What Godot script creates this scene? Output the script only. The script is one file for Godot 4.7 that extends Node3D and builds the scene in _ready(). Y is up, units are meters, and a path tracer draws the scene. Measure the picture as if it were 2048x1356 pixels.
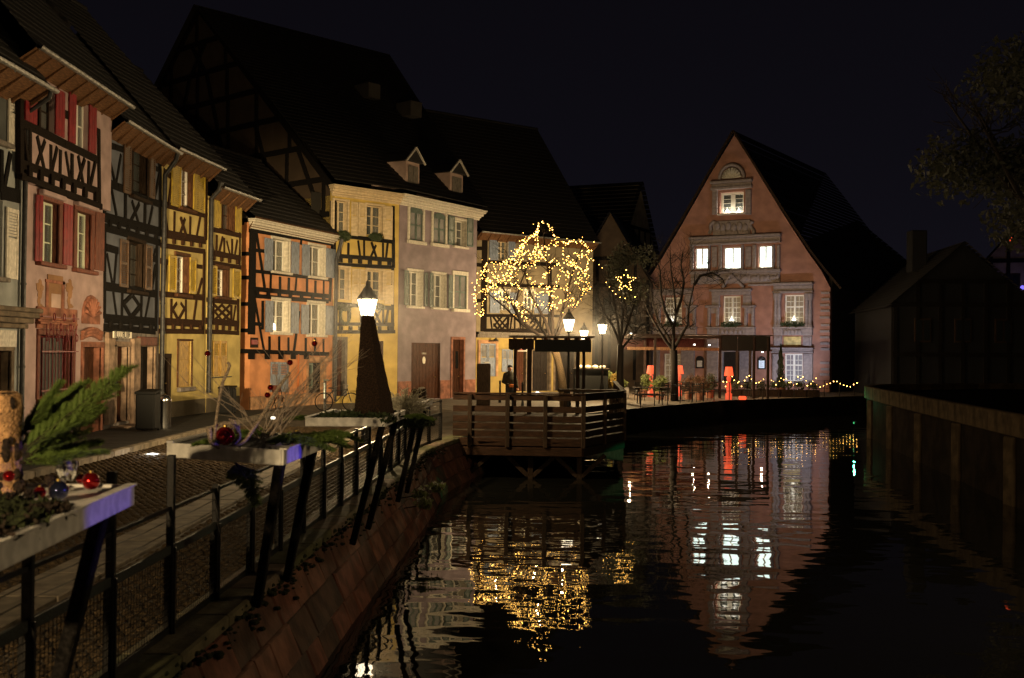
extends Node3D
# A canal quay in an old town on a winter night. Metres, y up, the water is y = 0; the photograph looks along -z from a bridge.

const FOCAL := 2300.0      # the lens of the photograph, in pixels of its 2048 x 1356 frame (used to measure facades)
const EYE := 3.24          # eye height above the water
const FOG := 0.0
const GY := 0.97           # height of the quay above the water
var cam_basis: Basis
var rng := RandomNumberGenerator.new()
var M := {}
var tex := {}
var taken := {}
var CR := [0.0, 0.0, 1.0]

class Mb:
	var v := PackedVector3Array()
	var uv := PackedVector2Array()
	func tri(a: Vector3, b: Vector3, c: Vector3) -> void:
		v.append(a); v.append(b); v.append(c)
	func quad(a: Vector3, b: Vector3, c: Vector3, d: Vector3) -> void:
		tri(a, b, c); tri(a, c, d)
	func box(t: Transform3D, s: Vector3, c := 0.0) -> void:
		var h := s * 0.5
		if c <= 0.0:
			var p := []
			for i in 8:
				p.append(t * Vector3(h.x * (1 if i & 1 else -1), h.y * (1 if i & 2 else -1), h.z * (1 if i & 4 else -1)))
			quad(p[0], p[1], p[3], p[2]); quad(p[5], p[4], p[6], p[7]); quad(p[4], p[0], p[2], p[6])
			quad(p[1], p[5], p[7], p[3]); quad(p[2], p[3], p[7], p[6]); quad(p[4], p[5], p[1], p[0])
			return
		c = minf(c, minf(h.x, minf(h.y, h.z)) * 0.45)
		var g := func(ax: int, sg: Vector3) -> Vector3:
			var q := Vector3(sg.x * (h.x - c), sg.y * (h.y - c), sg.z * (h.z - c))
			q[ax] = sg[ax] * h[ax]
			return t * q
		for ax in 3:
			var b := (ax + 1) % 3
			var d := (ax + 2) % 3
			for s1 in [-1.0, 1.0]:
				var sg := Vector3.ZERO
				sg[ax] = s1
				var k := []
				for w in [[-1, -1], [1, -1], [1, 1], [-1, 1]]:
					sg[b] = w[0]; sg[d] = w[1]
					k.append(g.call(ax, sg))
				if s1 > 0: quad(k[3], k[2], k[1], k[0])
				else: quad(k[0], k[1], k[2], k[3])
			for s1 in [-1.0, 1.0]:
				for s2 in [-1.0, 1.0]:
					var e := Vector3.ZERO
					e[b] = s1; e[d] = s2
					var e0 := e; e0[ax] = -1.0
					var e1 := e; e1[ax] = 1.0
					var q := [g.call(b, e0), g.call(b, e1), g.call(d, e1), g.call(d, e0)]
					if s1 * s2 > 0: quad(q[3], q[2], q[1], q[0])
					else: quad(q[0], q[1], q[2], q[3])
		for i in 8:
			var sg := Vector3(1 if i & 1 else -1, 1 if i & 2 else -1, 1 if i & 4 else -1)
			if sg.x * sg.y * sg.z > 0: tri(g.call(2, sg), g.call(1, sg), g.call(0, sg))
			else: tri(g.call(0, sg), g.call(1, sg), g.call(2, sg))
	func bx(c: Vector3, s: Vector3, ch := 0.0) -> void:
		box(Transform3D(Basis(), c), s, ch)
	# a bar of a given width (across) and thickness between two points, its wide side as near as can be to facing `face`
	func bar(a: Vector3, b: Vector3, w: float, th: float, face := Vector3(0, 0, 1), ch := 0.0) -> void:
		var d := b - a
		if d.length() < 1e-5: return
		var x := d.normalized()
		var y := face.cross(x)
		if y.length() < 1e-3: y = Vector3(1, 0.3, 0.2).cross(x)
		y = y.normalized()
		box(Transform3D(Basis(x, y, x.cross(y)), (a + b) * 0.5), Vector3(d.length(), w, th), ch)
	func tube(p: Array, r: Array, n := 8, cap := true) -> void:
		var rings := []
		var up := Vector3(0.13, 0.97, 0.21)
		for i in p.size():
			var d: Vector3 = (p[mini(i + 1, p.size() - 1)] - p[maxi(i - 1, 0)]).normalized()
			if absf(d.dot(up)) > 0.97: up = Vector3(0.95, 0.1, 0.3)
			var sx := up.cross(d).normalized()
			var sy := d.cross(sx)
			up = sy
			var ring := []
			var rad: float = r[mini(i, r.size() - 1)]
			for k in n:
				var a := TAU * k / n
				ring.append(p[i] + (sx * cos(a) + sy * sin(a)) * rad)
			rings.append(ring)
		for i in rings.size() - 1:
			for k in n:
				var k2 := (k + 1) % n
				quad(rings[i][k], rings[i + 1][k], rings[i + 1][k2], rings[i][k2])
		if cap:
			for k in range(1, n - 1):
				tri(rings[0][0], rings[0][k], rings[0][k + 1])
				tri(rings[-1][0], rings[-1][k + 1], rings[-1][k])
	func lathe(prof: Array, n := 16, at := Vector3.ZERO, sq := 1.0, a0 := 0.0) -> void:
		for i in prof.size() - 1:
			var p: Vector2 = prof[i]
			var q: Vector2 = prof[i + 1]
			for k in n:
				var a := a0 + TAU * k / n
				var b := a0 + TAU * (k + 1) / n
				var ca := Vector3(cos(a), 0, sin(a) * sq)
				var cb := Vector3(cos(b), 0, sin(b) * sq)
				var y := Vector3.UP
				if p.x > 1e-5 and q.x > 1e-5: quad(at + ca * p.x + y * p.y, at + cb * p.x + y * p.y, at + cb * q.x + y * q.y, at + ca * q.x + y * q.y)
				elif p.x > 1e-5: tri(at + ca * p.x + y * p.y, at + cb * p.x + y * p.y, at + y * q.y)
				elif q.x > 1e-5: tri(at + y * p.y, at + cb * q.x + y * q.y, at + ca * q.x + y * q.y)
	func ball(c: Vector3, r: Vector3, n := 10, m := 6) -> void:
		for j in m:
			var t0 := PI * j / m - PI / 2
			var t1 := PI * (j + 1) / m - PI / 2
			for k in n:
				var a := TAU * k / n
				var b := TAU * (k + 1) / n
				var f := func(t: float, w: float) -> Vector3: return c + Vector3(cos(t) * cos(w) * r.x, sin(t) * r.y, cos(t) * sin(w) * r.z)
				if j > 0: tri(f.call(t0, a), f.call(t0, b), f.call(t1, b))
				if j < m - 1: tri(f.call(t0, a), f.call(t1, b), f.call(t1, a))
	# an outline in the local x-y plane, given thickness from z = 0 towards -z
	func plate(poly: PackedVector2Array, th: float, t := Transform3D()) -> void:
		var ix := Geometry2D.triangulate_polygon(poly)
		for i in range(0, ix.size(), 3):
			var a := poly[ix[i]]; var b := poly[ix[i + 1]]; var c := poly[ix[i + 2]]
			tri(t * Vector3(a.x, a.y, 0), t * Vector3(b.x, b.y, 0), t * Vector3(c.x, c.y, 0))
			tri(t * Vector3(a.x, a.y, -th), t * Vector3(c.x, c.y, -th), t * Vector3(b.x, b.y, -th))
		for i in poly.size():
			var a := poly[i]; var b := poly[(i + 1) % poly.size()]
			quad(t * Vector3(a.x, a.y, 0), t * Vector3(a.x, a.y, -th), t * Vector3(b.x, b.y, -th), t * Vector3(b.x, b.y, 0))
	func mesh(smooth := false) -> ArrayMesh:
		var m := ArrayMesh.new()
		if v.is_empty(): return m
		if smooth:
			var st := SurfaceTool.new()
			st.begin(Mesh.PRIMITIVE_TRIANGLES)
			st.set_smooth_group(0)
			for p in v: st.add_vertex(p)
			st.index()
			st.generate_normals()
			return st.commit()
		var a := []
		a.resize(Mesh.ARRAY_MAX)
		a[Mesh.ARRAY_VERTEX] = v
		if uv.size() == v.size(): a[Mesh.ARRAY_TEX_UV] = uv
		m.add_surface_from_arrays(Mesh.PRIMITIVE_TRIANGLES, a)
		return m

func numbered(n: String) -> String:
	if not taken.has(n):
		taken[n] = 0
		return n
	taken[n] += 1
	return "%s_%03d" % [n, taken[n]]

func tag(o: Node, label := "", category := "", group := "", kind := "") -> void:
	if label: o.set_meta("label", label)
	if category: o.set_meta("category", category)
	if group: o.set_meta("group", group)
	if kind: o.set_meta("kind", kind)

func base(called: String, at: Vector3, label := "", category := "", group := "") -> Node3D:
	var o := Node3D.new()
	o.name = numbered(called)
	add_child(o, true)
	o.position = at
	tag(o, label, category, group)
	return o

func part(called: String, mb: Mb, m: Material, parent: Node, smooth := false) -> MeshInstance3D:
	return put(called, mb.mesh(smooth), m, parent)

func put(called: String, me: Mesh, m: Material, parent: Node, at := Transform3D()) -> MeshInstance3D:
	var o := MeshInstance3D.new()
	if parent == self:
		o.name = numbered(called)
	else:
		var key := "n_" + called
		var c: int = parent.get_meta(key) if parent.has_meta(key) else 0
		parent.set_meta(key, c + 1)
		o.name = called if c == 0 else "%s_%03d" % [called, c]
	o.mesh = me
	o.material_override = m
	o.transform = at
	parent.add_child(o, true)
	return o

func stuff(called: String, me: Mesh, m: Material, parent: Node, where: Array) -> MultiMeshInstance3D:
	var mm := MultiMesh.new()
	mm.transform_format = MultiMesh.TRANSFORM_3D
	mm.mesh = me
	mm.instance_count = where.size()
	for i in where.size(): mm.set_instance_transform(i, where[i])
	var o := MultiMeshInstance3D.new()
	o.name = called if parent != self else numbered(called)
	o.multimesh = mm
	o.material_override = m
	parent.add_child(o, true)
	o.set_meta("kind", "stuff")
	return o

# ---------- measuring: where the line of sight through a point of the photograph meets the place ----------
func ray(x: float, y: float) -> Vector3:
	return cam_basis * Vector3((x - 1024.0) / FOCAL, (678.0 - y) / FOCAL, -1.0)

func at(x: float, y: float, depth: float) -> Vector3:
	var d := ray(x, y)
	return Vector3(0, EYE, 0) + d * (depth / -d.z)

func on_level(x: float, y: float, h: float) -> Vector3:
	var d := ray(x, y)
	return Vector3(0, EYE, 0) + d * ((h - EYE) / d.y)

# ---------- textures and materials ----------
func noise(seed_: int, freq: float, oct := 4, kind := FastNoiseLite.TYPE_SIMPLEX_SMOOTH) -> FastNoiseLite:
	var n := FastNoiseLite.new()
	n.seed = seed_
	n.noise_type = kind
	n.frequency = freq
	n.fractal_type = FastNoiseLite.FRACTAL_FBM
	n.fractal_octaves = oct
	return n

func noise_tex(seed_: int, freq: float, lo: float, hi: float, oct := 5, size := 512, kind := FastNoiseLite.TYPE_SIMPLEX_SMOOTH) -> NoiseTexture2D:
	var t := NoiseTexture2D.new()
	t.width = size; t.height = size
	t.seamless = true
	t.generate_mipmaps = false
	t.noise = noise(seed_, freq, oct, kind)
	var g := Gradient.new()
	g.offsets = PackedFloat32Array([0.15, 0.85])
	g.colors = PackedColorArray([Color(lo, lo, lo), Color(hi, hi, hi)])
	t.color_ramp = g
	return t

func streaks(seed_: int, w: int, h: int, fx: float, fy: float, lo: float, hi: float, flat := false) -> ImageTexture:
	var im := Image.create(w, h, false, Image.FORMAT_RGB8)
	var n := noise(seed_, 1.0, 3)
	for y in h:
		for x in w:
			var a := TAU * x / w
			var q := 0.5 + 0.5 * n.get_noise_3d(cos(a) * fx, sin(a) * fx, y * fy / h)
			var c := lerpf(lo, hi, clampf((q - 0.2) / 0.6, 0, 1))
			im.set_pixel(y if flat else x, x if flat else y, Color(c, c, c))
	return ImageTexture.create_from_image(im)

func mat(lin: Color, rough := 0.9, t: Texture2D = null, sc := 1.0, bump: Texture2D = null, bs := 0.0, metal := 0.0) -> StandardMaterial3D:
	var m := StandardMaterial3D.new()
	m.albedo_color = lin.linear_to_srgb()
	m.roughness = rough
	m.metallic = metal
	m.metallic_specular = 0.4
	if t or bump:
		m.uv1_triplanar = true
		m.uv1_world_triplanar = true
		m.uv1_scale = Vector3.ONE * sc
		m.uv1_triplanar_sharpness = 4.0
	if t: m.albedo_texture = t
	if bump:
		m.heightmap_enabled = true
		m.heightmap_texture = bump
		m.heightmap_scale = bs
	return m

func glow(lin: Color, energy: float) -> StandardMaterial3D:
	var m := StandardMaterial3D.new()
	m.albedo_color = Color(0.02, 0.02, 0.02)
	m.roughness = 0.6
	m.emission_enabled = true
	m.emission = lin.linear_to_srgb()
	m.emission_energy_multiplier = energy
	return m

func omni(p: Vector3, lin: Color, e: float, size: float, parent: Node = self, called := "lamp_light") -> OmniLight3D:
	var l := OmniLight3D.new()
	l.name = called if parent != self else numbered(called)
	l.light_color = lin.linear_to_srgb()
	l.light_energy = e
	l.light_size = size
	l.omni_range = 80.0
	l.omni_attenuation = 2.0
	l.shadow_enabled = true
	parent.add_child(l, true)
	l.position = p
	return l

func spot(p: Vector3, to: Vector3, lin: Color, e: float, angle: float, size: float, soft := 0.3) -> SpotLight3D:
	var l := SpotLight3D.new()
	l.name = numbered("floodlight_light")
	l.light_color = lin.linear_to_srgb()
	l.light_energy = e
	l.light_size = size
	l.spot_range = 90.0
	l.spot_attenuation = 2.0
	l.spot_angle = angle
	l.spot_angle_attenuation = soft
	l.shadow_enabled = true
	add_child(l, true)
	l.look_at_from_position(p, to, Vector3(0.02, 1, 0.03))
	return l

# ---------- houses: x runs along the facade, y up, z out towards the street ----------
func house(called: String, x0: float, d0: float, x1: float, d1: float, label: String, cat := "house") -> Dictionary:
	var o := base(called, Vector3(x0, GY, -d0), label, cat)
	var u := Vector3(x1 - x0, 0, -(d1 - d0))
	var L := u.length()
	u = u / L
	o.basis = Basis(u, Vector3.UP, u.cross(Vector3.UP))
	return {"n": o, "L": L, "inv": o.transform.affine_inverse(), "holes": []}

func lp(H: Dictionary, x: float, y: float, z := 0.0) -> Vector2:
	var o: Vector3 = H.inv * Vector3(0, EYE, 0)
	var d: Vector3 = H.inv.basis * ray(CR[0] + x / CR[2], CR[1] + y / CR[2])
	var q := o + d * ((z - o.z) / d.z)
	return Vector2(q.x, q.y)

func rect(H: Dictionary, x0: float, y0: float, x1: float, y1: float, z := 0.0) -> Rect2:
	var xm := (x0 + x1) / 2
	var ym := (y0 + y1) / 2
	var u0 := lp(H, x0, ym, z).x
	var u1 := lp(H, x1, ym, z).x
	var v1 := lp(H, xm, y0, z).y
	var v0 := lp(H, xm, y1, z).y
	return Rect2(u0, v0, u1 - u0, v1 - v0)

func beam(H: Dictionary, a: Vector2, b: Vector2, w: float, z := 0.0, m: Material = null, called := "beam") -> void:
	var mb := Mb.new()
	var proud := rng.randf_range(0.016, 0.045)
	var z0 := z + proud - 0.06
	var c := (a + b) / 2 + Vector2(rng.randf_range(-0.01, 0.01), rng.randf_range(-0.01, 0.01))
	if a.distance_to(b) > 1.1:
		mb.bar(Vector3(a.x, a.y, z0), Vector3(c.x, c.y, z0), w * rng.randf_range(0.9, 1.1), 0.12, Vector3(0, 0, 1), 0.01)
		mb.bar(Vector3(c.x, c.y, z0 + 0.003), Vector3(b.x, b.y, z0 + 0.003), w * rng.randf_range(0.9, 1.1), 0.12, Vector3(0, 0, 1), 0.01)
	else:
		mb.bar(Vector3(a.x, a.y, z0), Vector3(b.x, b.y, z0), w, 0.12, Vector3(0, 0, 1), 0.012)
	part(called, mb, m if m else H.get("timber", M.timber), H.n)

# beams listed as [x0, y0, x1, y1] or [.., width] in the crop being measured
func beams(H: Dictionary, list: Array, w: float, z := 0.0, m: Material = null) -> void:
	for l in list:
		beam(H, lp(H, l[0], l[1], z), lp(H, l[2], l[3], z), l[4] if l.size() > 4 else w, z, m)

func joists(H: Dictionary, x0: float, y0: float, x1: float, y1: float, n: int, w: float, h: float, z := 0.0) -> void:
	for i in n:
		var t := (i + 0.5) / n
		var p := lp(H, lerpf(x0, x1, t), lerpf(y0, y1, t), z)
		var mb := Mb.new()
		mb.bx(Vector3(p.x, p.y, z - 0.02), Vector3(w, h, 0.2), 0.012)
		part("joist_end", mb, H.get("timber", M.timber), H.n)

func slab(H: Dictionary, called: String, r: Rect2, z: float, th: float, m: Material, ch := 0.01, parent: Node = null) -> MeshInstance3D:
	var mb := Mb.new()
	mb.bx(Vector3(r.position.x + r.size.x / 2, r.position.y + r.size.y / 2, z + th / 2), Vector3(r.size.x, r.size.y, th), ch)
	return part(called, mb, m, parent if parent else H.n)

func arch_pts(r: Rect2, rise: float, n := 8) -> PackedVector2Array:
	var p := PackedVector2Array([r.position, Vector2(r.end.x, r.position.y)])
	for i in n + 1:
		var t := PI * i / n
		p.append(Vector2(r.position.x + r.size.x / 2 + cos(t) * r.size.x / 2, r.end.y - rise + sin(t) * rise))
	return p

# a window in an opening cut through the wall
func win(H: Dictionary, r: Rect2, o := {}) -> MeshInstance3D:
	var z: float = o.get("z", 0.0)
	var dep: float = o.get("dep", 0.2)
	var cols: int = o.get("cols", 2)
	var rows: int = o.get("rows", 3)
	var fm: Material = o.get("frame", M.white)
	H.holes.append([r, z, o.get("reveal", o.get("surround", null))])
	var zf := z - dep
	var x0 := r.position.x; var x1 := r.end.x; var y0 := r.position.y; var y1 := r.end.y
	var mb := Mb.new()
	var fw: float = o.get("fw", 0.055)
	var cx := (x0 + x1) / 2; var cy := (y0 + y1) / 2
	for s in [x0 + fw / 2, x1 - fw / 2]: mb.bx(Vector3(s, cy, zf), Vector3(fw, y1 - y0, 0.06), 0.008)
	for s in [y0 + fw / 2, y1 - fw / 2]: mb.bx(Vector3(cx, s, zf), Vector3(x1 - x0 - 2 * fw, fw, 0.056), 0.008)
	var iw := x1 - x0 - 2 * fw
	var ih := y1 - y0 - 2 * fw
	var mid: float = o.get("mid", 0.1)
	for i in range(1, cols):
		var big := (cols % 2 == 0 and i == cols / 2) or cols == 2
		mb.bx(Vector3(x0 + fw + iw * i / cols, cy, zf + (0.012 if big else 0.0)), Vector3(mid if big else 0.032, ih, 0.05 if big else 0.03), 0.006)
	for j in range(1, rows):
		var thick: bool = o.has("transom") and j == o.transom
		mb.bx(Vector3(cx, y0 + fw + ih * j / rows, zf + (0.008 if thick else -0.002)), Vector3(iw, 0.09 if thick else 0.032, 0.045 if thick else 0.026), 0.005)
	var w := part("window", mb, fm, H.n)
	for i in cols:
		for j in rows:
			var g := Mb.new()
			g.bx(Vector3(x0 + fw + iw * (i + 0.5) / cols, y0 + fw + ih * (j + 0.5) / rows, zf - 0.02), Vector3(iw / cols - 0.01, ih / rows - 0.01, 0.006))
			part("pane", g, M.glass, w)
	if o.has("lit"):
		var g := Mb.new()
		g.quad(Vector3(x0, y0, zf - 0.16), Vector3(x1, y0, zf - 0.16), Vector3(x1, y1, zf - 0.16), Vector3(x0, y1, zf - 0.16))
		g.bx(Vector3(cx, cy, zf - 0.2), Vector3(x1 - x0 + 0.1, y1 - y0 + 0.1, 0.03))
		part("lit_window_blind", g, o.lit, w)
	else:
		var g := Mb.new()   # dark sheet that puts the shade of the room behind the panes
		g.bx(Vector3(cx, cy, zf - 0.75), Vector3(x1 - x0 + 1.0, y1 - y0 + 0.8, 0.03))
		part("room_back", g, M.room, w)
		if o.get("curtain", true):
			for sd in [-1, 1]:
				var c := Mb.new()
				var ww := iw * rng.randf_range(0.1, 0.26)
				var n := 8
				for i in n:
					var xa: float = (x0 + fw if sd < 0 else x1 - fw) - sd * ww * i / n
					var xb: float = (x0 + fw if sd < 0 else x1 - fw) - sd * ww * (i + 1) / n
					var za := zf - 0.14 + (0.02 if i % 2 else -0.02)
					var zb := zf - 0.14 + (-0.02 if i % 2 else 0.02)
					c.quad(Vector3(xa, y0, za), Vector3(xb, y0, zb), Vector3(xb, y1, zb), Vector3(xa, y1, za))
				part("curtain", c, M.curtain, w)
	if o.has("surround"):
		var s := Mb.new()
		var sw: float = o.get("sw", 0.12)
		for q in [x0 - sw / 2, x1 + sw / 2]: s.bx(Vector3(q, cy, z + 0.0), Vector3(sw, y1 - y0, 0.09), 0.012)
		s.bx(Vector3(cx, y1 + sw / 2, z + 0.005), Vector3(x1 - x0 + 2 * sw, sw, 0.1), 0.012)
		part("surround", s, o.surround, w)
	if o.has("sill"):
		var s := Mb.new()
		s.bx(Vector3(cx, y0 - 0.05, z + 0.04), Vector3(x1 - x0 + o.get("so", 0.24), 0.1, 0.22), 0.015)
		part("sill", s, o.sill, w)
	return w

func shutter(H: Dictionary, r: Rect2, m: Material, style := "louver", z := 0.03, tilt := 0.0, step := 0.055) -> MeshInstance3D:
	var cx := r.position.x + r.size.x / 2
	var piv := Transform3D(Basis(Vector3.UP, tilt), Vector3(cx, r.position.y, z + absf(sin(tilt)) * r.size.x / 2 + 0.02))
	var w := r.size.x; var h := r.size.y
	var mb := Mb.new()
	var st := minf(0.07, w * 0.16)
	if style == "board":
		var n := maxi(2, int(w / 0.16))
		for i in n:
			mb.box(piv * Transform3D(Basis(), Vector3(-w / 2 + w * (i + 0.5) / n, h / 2, 0)), Vector3(w / n - 0.004, h, 0.036), 0.006)
		for yy in [0.15, 0.85]: mb.box(piv * Transform3D(Basis(), Vector3(0, h * yy, -0.03)), Vector3(w * 0.9, 0.09, 0.024), 0.004)
		return part("shutter", mb, m, H.n)
	for s in [-1, 1]: mb.box(piv * Transform3D(Basis(), Vector3(s * (w - st) / 2, h / 2, 0)), Vector3(st, h, 0.042), 0.006)
	var rails := [0.04, h - 0.04] if style == "louver" else [0.05, h * 0.55, h - 0.05]
	if style == "louver" and h > 1.2: rails.append(h * 0.5)
	for y in rails: mb.box(piv * Transform3D(Basis(), Vector3(0, y, 0.001)), Vector3(w - 2 * st, 0.09, 0.038), 0.006)
	if style == "half":
		mb.box(piv * Transform3D(Basis(), Vector3(0, h * 0.3, -0.002)), Vector3(w - 2 * st, h * 0.5, 0.02), 0.004)
		mb.box(piv * Transform3D(Basis(), Vector3(0, h * 0.3, 0.008)), Vector3(w - 2 * st - 0.08, h * 0.4, 0.012), 0.004)
	var o := part("shutter", mb, m, H.n)
	var sl := Mb.new()
	var ya := 0.1 if style == "louver" else h * 0.6
	var yb := h - 0.1
	var n := maxi(3, int((yb - ya) / step))
	for i in n:
		var y := lerpf(ya, yb, (i + 0.5) / n)
		sl.box(piv * Transform3D(Basis(Vector3.RIGHT, 0.6), Vector3(0, y, 0)), Vector3(w - 2 * st + 0.01, (yb - ya) / n * 0.75, 0.009))
	var so := part("slat", sl, m, o)
	so.set_meta("kind", "stuff")
	return o

func gate(H: Dictionary, r: Rect2, m: Material, o := {}) -> MeshInstance3D:
	var z: float = o.get("z", 0.0)
	H.holes.append([r, z, o.get("fr", m)])
	var n: int = o.get("planks", 5)
	var zf: float = z - o.get("dep", 0.22)
	var back := Mb.new()
	back.bx(Vector3(r.position.x + r.size.x / 2, r.position.y + r.size.y / 2, zf - 0.03), Vector3(r.size.x + 0.05, r.size.y + 0.05, 0.04))
	var d := part("door", back, m, H.n)
	for i in n:
		var p := Mb.new()
		p.bx(Vector3(r.position.x + r.size.x * (i + 0.5) / n, r.position.y + r.size.y / 2, zf + 0.01 + 0.004 * (i % 2)), Vector3(r.size.x / n - 0.012, r.size.y, 0.04), 0.008)
		part("plank", p, m, d)
	if o.has("fr"):
		var f := Mb.new()
		var fw := 0.14
		var h := r.size.y
		for x in [r.position.x - fw / 2, r.end.x + fw / 2]: f.bx(Vector3(x, r.position.y + h / 2, z), Vector3(fw, h, 0.09), 0.012)
		f.bx(Vector3(r.position.x + r.size.x / 2, r.end.y + fw / 2, z + 0.004), Vector3(r.size.x + 2 * fw, fw, 0.1), 0.012)
		part("door_frame", f, o.fr, d)
	var hn := Mb.new()
	hn.ball(Vector3(r.position.x + r.size.x * 0.86, r.position.y + 1.02, zf + 0.06), Vector3(0.03, 0.03, 0.035), 8, 5)
	part("handle", hn, M.brass, d, true)
	return d

# the wall between two heights, with its openings cut through
func wall(H: Dictionary, u0: float, u1: float, v0: float, v1: float, m: Material, z := 0.0, th := 0.32, outline := PackedVector2Array()) -> void:
	var c := CSGPolygon3D.new()
	var poly := outline if outline.size() else PackedVector2Array([Vector2(u0, v0), Vector2(u1, v0), Vector2(u1, v1), Vector2(u0, v1)])
	c.polygon = poly
	c.mode = CSGPolygon3D.MODE_DEPTH
	c.depth = th
	var key := "n_wall"
	var k: int = H.n.get_meta(key) if H.n.has_meta(key) else 0
	H.n.set_meta(key, k + 1)
	c.name = "wall" if k == 0 else "wall_%03d" % k
	c.position = Vector3(0, 0, z)
	c.material = m
	H.n.add_child(c, true)
	for ho in H.holes:
		var r: Rect2 = ho[0]
		if absf(ho[1] - z) > 0.02 or r.end.y < v0 or r.position.y > v1: continue
		var b := CSGBox3D.new()
		b.name = "opening"
		b.operation = CSGShape3D.OPERATION_SUBTRACTION
		b.size = Vector3(r.size.x, r.size.y, 3.0)
		b.position = Vector3(r.position.x + r.size.x / 2, r.position.y + r.size.y / 2, 0)
		b.material = ho[2] if ho.size() > 2 and ho[2] else m
		c.add_child(b, true)

func shell(H: Dictionary, top: float, depth: float, m: Material, both := true, z := -0.001) -> void:
	var L: float = H.L
	for s in ([0, 1] if both else [0]):
		var mb := Mb.new()
		mb.bx(Vector3(0.1 if s == 0 else L - 0.1, top / 2, -depth / 2 - 0.33), Vector3(0.2, top, depth))
		part("side_wall", mb, m, H.n)
	var b := Mb.new()
	b.bx(Vector3(L / 2, top / 2, -depth - 0.43), Vector3(L, top, 0.2))
	part("rear_wall", b, m, H.n)

# a saddle roof whose ridge runs along the facade; tiles are laid in lapped courses
func roof(H: Dictionary, eave: float, out: float, depth: float, pitch: float, m: Material, u0 := -0.1, u1 := 0.1, step := 0.3, gut := true, drop := 0.42) -> void:
	var L: float = H.L
	var xa := u0
	var xb := L + u1
	var tn := tan(deg_to_rad(pitch))
	var S := depth / 2 + out
	var n := int(S / cos(deg_to_rad(pitch)) / step)
	var mb := Mb.new()
	for i in n:
		var za := out - S * i / n
		var zb := out - S * (i + 1) / n
		var ya := eave + (out - za) * tn + 0.05
		var yb := eave + (out - zb) * tn + 0.015
		mb.quad(Vector3(xa, ya, za), Vector3(xb, ya, za), Vector3(xb, yb, zb), Vector3(xa, yb, zb))
		mb.quad(Vector3(xa, ya - 0.05, za), Vector3(xb, ya - 0.05, za), Vector3(xb, ya, za), Vector3(xa, ya, za))
	var zr := out - S
	var yr := eave + S * tn
	mb.quad(Vector3(xa, yr, zr), Vector3(xb, yr, zr), Vector3(xb, eave, -depth - out), Vector3(xa, eave, -depth - out))
	var o := part("roof", mb, m, H.n)
	var rl := []
	for i in 9: rl.append(Vector3(lerpf(xa, xb, i / 8.0), yr + 0.02, zr))
	var rt := Mb.new()
	rt.tube(rl, [0.09], 8)
	part("ridge_tile", rt, m, o)
	for s in [xa + 0.02, xb - 0.02]:
		var g := Mb.new()
		g.tri(Vector3(s, eave, 0), Vector3(s, eave, -depth), Vector3(s, eave + depth / 2 * tn, -depth / 2))
		var gp := Mb.new()
		gp.plate(PackedVector2Array([Vector2(0, eave - 0.02), Vector2(depth, eave - 0.02), Vector2(depth / 2, eave + depth / 2 * tn - 0.03)]), 0.1, Transform3D(Basis(Vector3(0, 0, -1), Vector3.UP, Vector3(1, 0, 0)), Vector3(s + (0.08 if s < 1 else 0.0), 0, 0)))
		part("gable", gp, M.dark_plaster, o)
	# the soffit boards under the eave, rafter by rafter
	var sb := Mb.new()
	sb.quad(Vector3(xa, eave - 0.01, out), Vector3(xb, eave - 0.01, out), Vector3(xb, eave - drop, 0.0), Vector3(xa, eave - drop, 0.0))
	sb.quad(Vector3(xa, eave + 0.04, out), Vector3(xb, eave + 0.04, out), Vector3(xb, eave - 0.01, out), Vector3(xa, eave - 0.01, out))
	part("soffit", sb, M.soffit, o)
	var nr := int((xb - xa) / 0.62)
	for i in (nr if gut else 0):
		var x := lerpf(xa + 0.15, xb - 0.15, float(i) / maxi(1, nr - 1))
		var rf := Mb.new()
		rf.bar(Vector3(x, eave - 0.03, out - 0.03), Vector3(x, eave - drop - 0.02, 0.04), 0.07, 0.07, Vector3(1, 0, 0), 0.01)
		part("rafter_tail", rf, M.soffit, o)
	if gut: gutter(H, Vector3(xa, eave + 0.02, out + 0.06), Vector3(xb, eave + 0.0, out + 0.06), o)

func gutter(H: Dictionary, a: Vector3, b: Vector3, parent: Node, r := 0.075) -> void:
	var mb := Mb.new()
	var n := 8
	for i in n:
		var t0 := PI + PI * i / n
		var t1 := PI + PI * (i + 1) / n
		for rr in [r, r - 0.008]:
			var p := Vector3(0, sin(t0) * rr, cos(t0) * rr)
			var q := Vector3(0, sin(t1) * rr, cos(t1) * rr)
			mb.quad(a + p, b + p, b + q, a + q)
	var L := a.distance_to(b)
	for i in int(L / 0.8) + 1:
		var c := a.lerp(b, (i + 0.3) / (L / 0.8 + 1))
		mb.bx(c + Vector3(0, 0, -r - 0.01), Vector3(0.03, 0.12, 0.02))
	part("gutter", mb, M.zinc, parent)

func downpipe(H: Dictionary, pts: Array, r := 0.055) -> void:
	var mb := Mb.new()
	mb.tube(pts, [r], 10)
	var o := part("downpipe", mb, M.pipe, H.n, false)
	var a: Vector3 = pts[-2]
	var b: Vector3 = pts[-1]
	for i in 4:
		var c := Mb.new()
		var p := a.lerp(b, (i + 0.4) / 4.3)
		c.tube([p, p + Vector3(0, 0.05, 0)], [r + 0.012], 10)
		part("pipe_clip", c, M.pipe, o)

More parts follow.
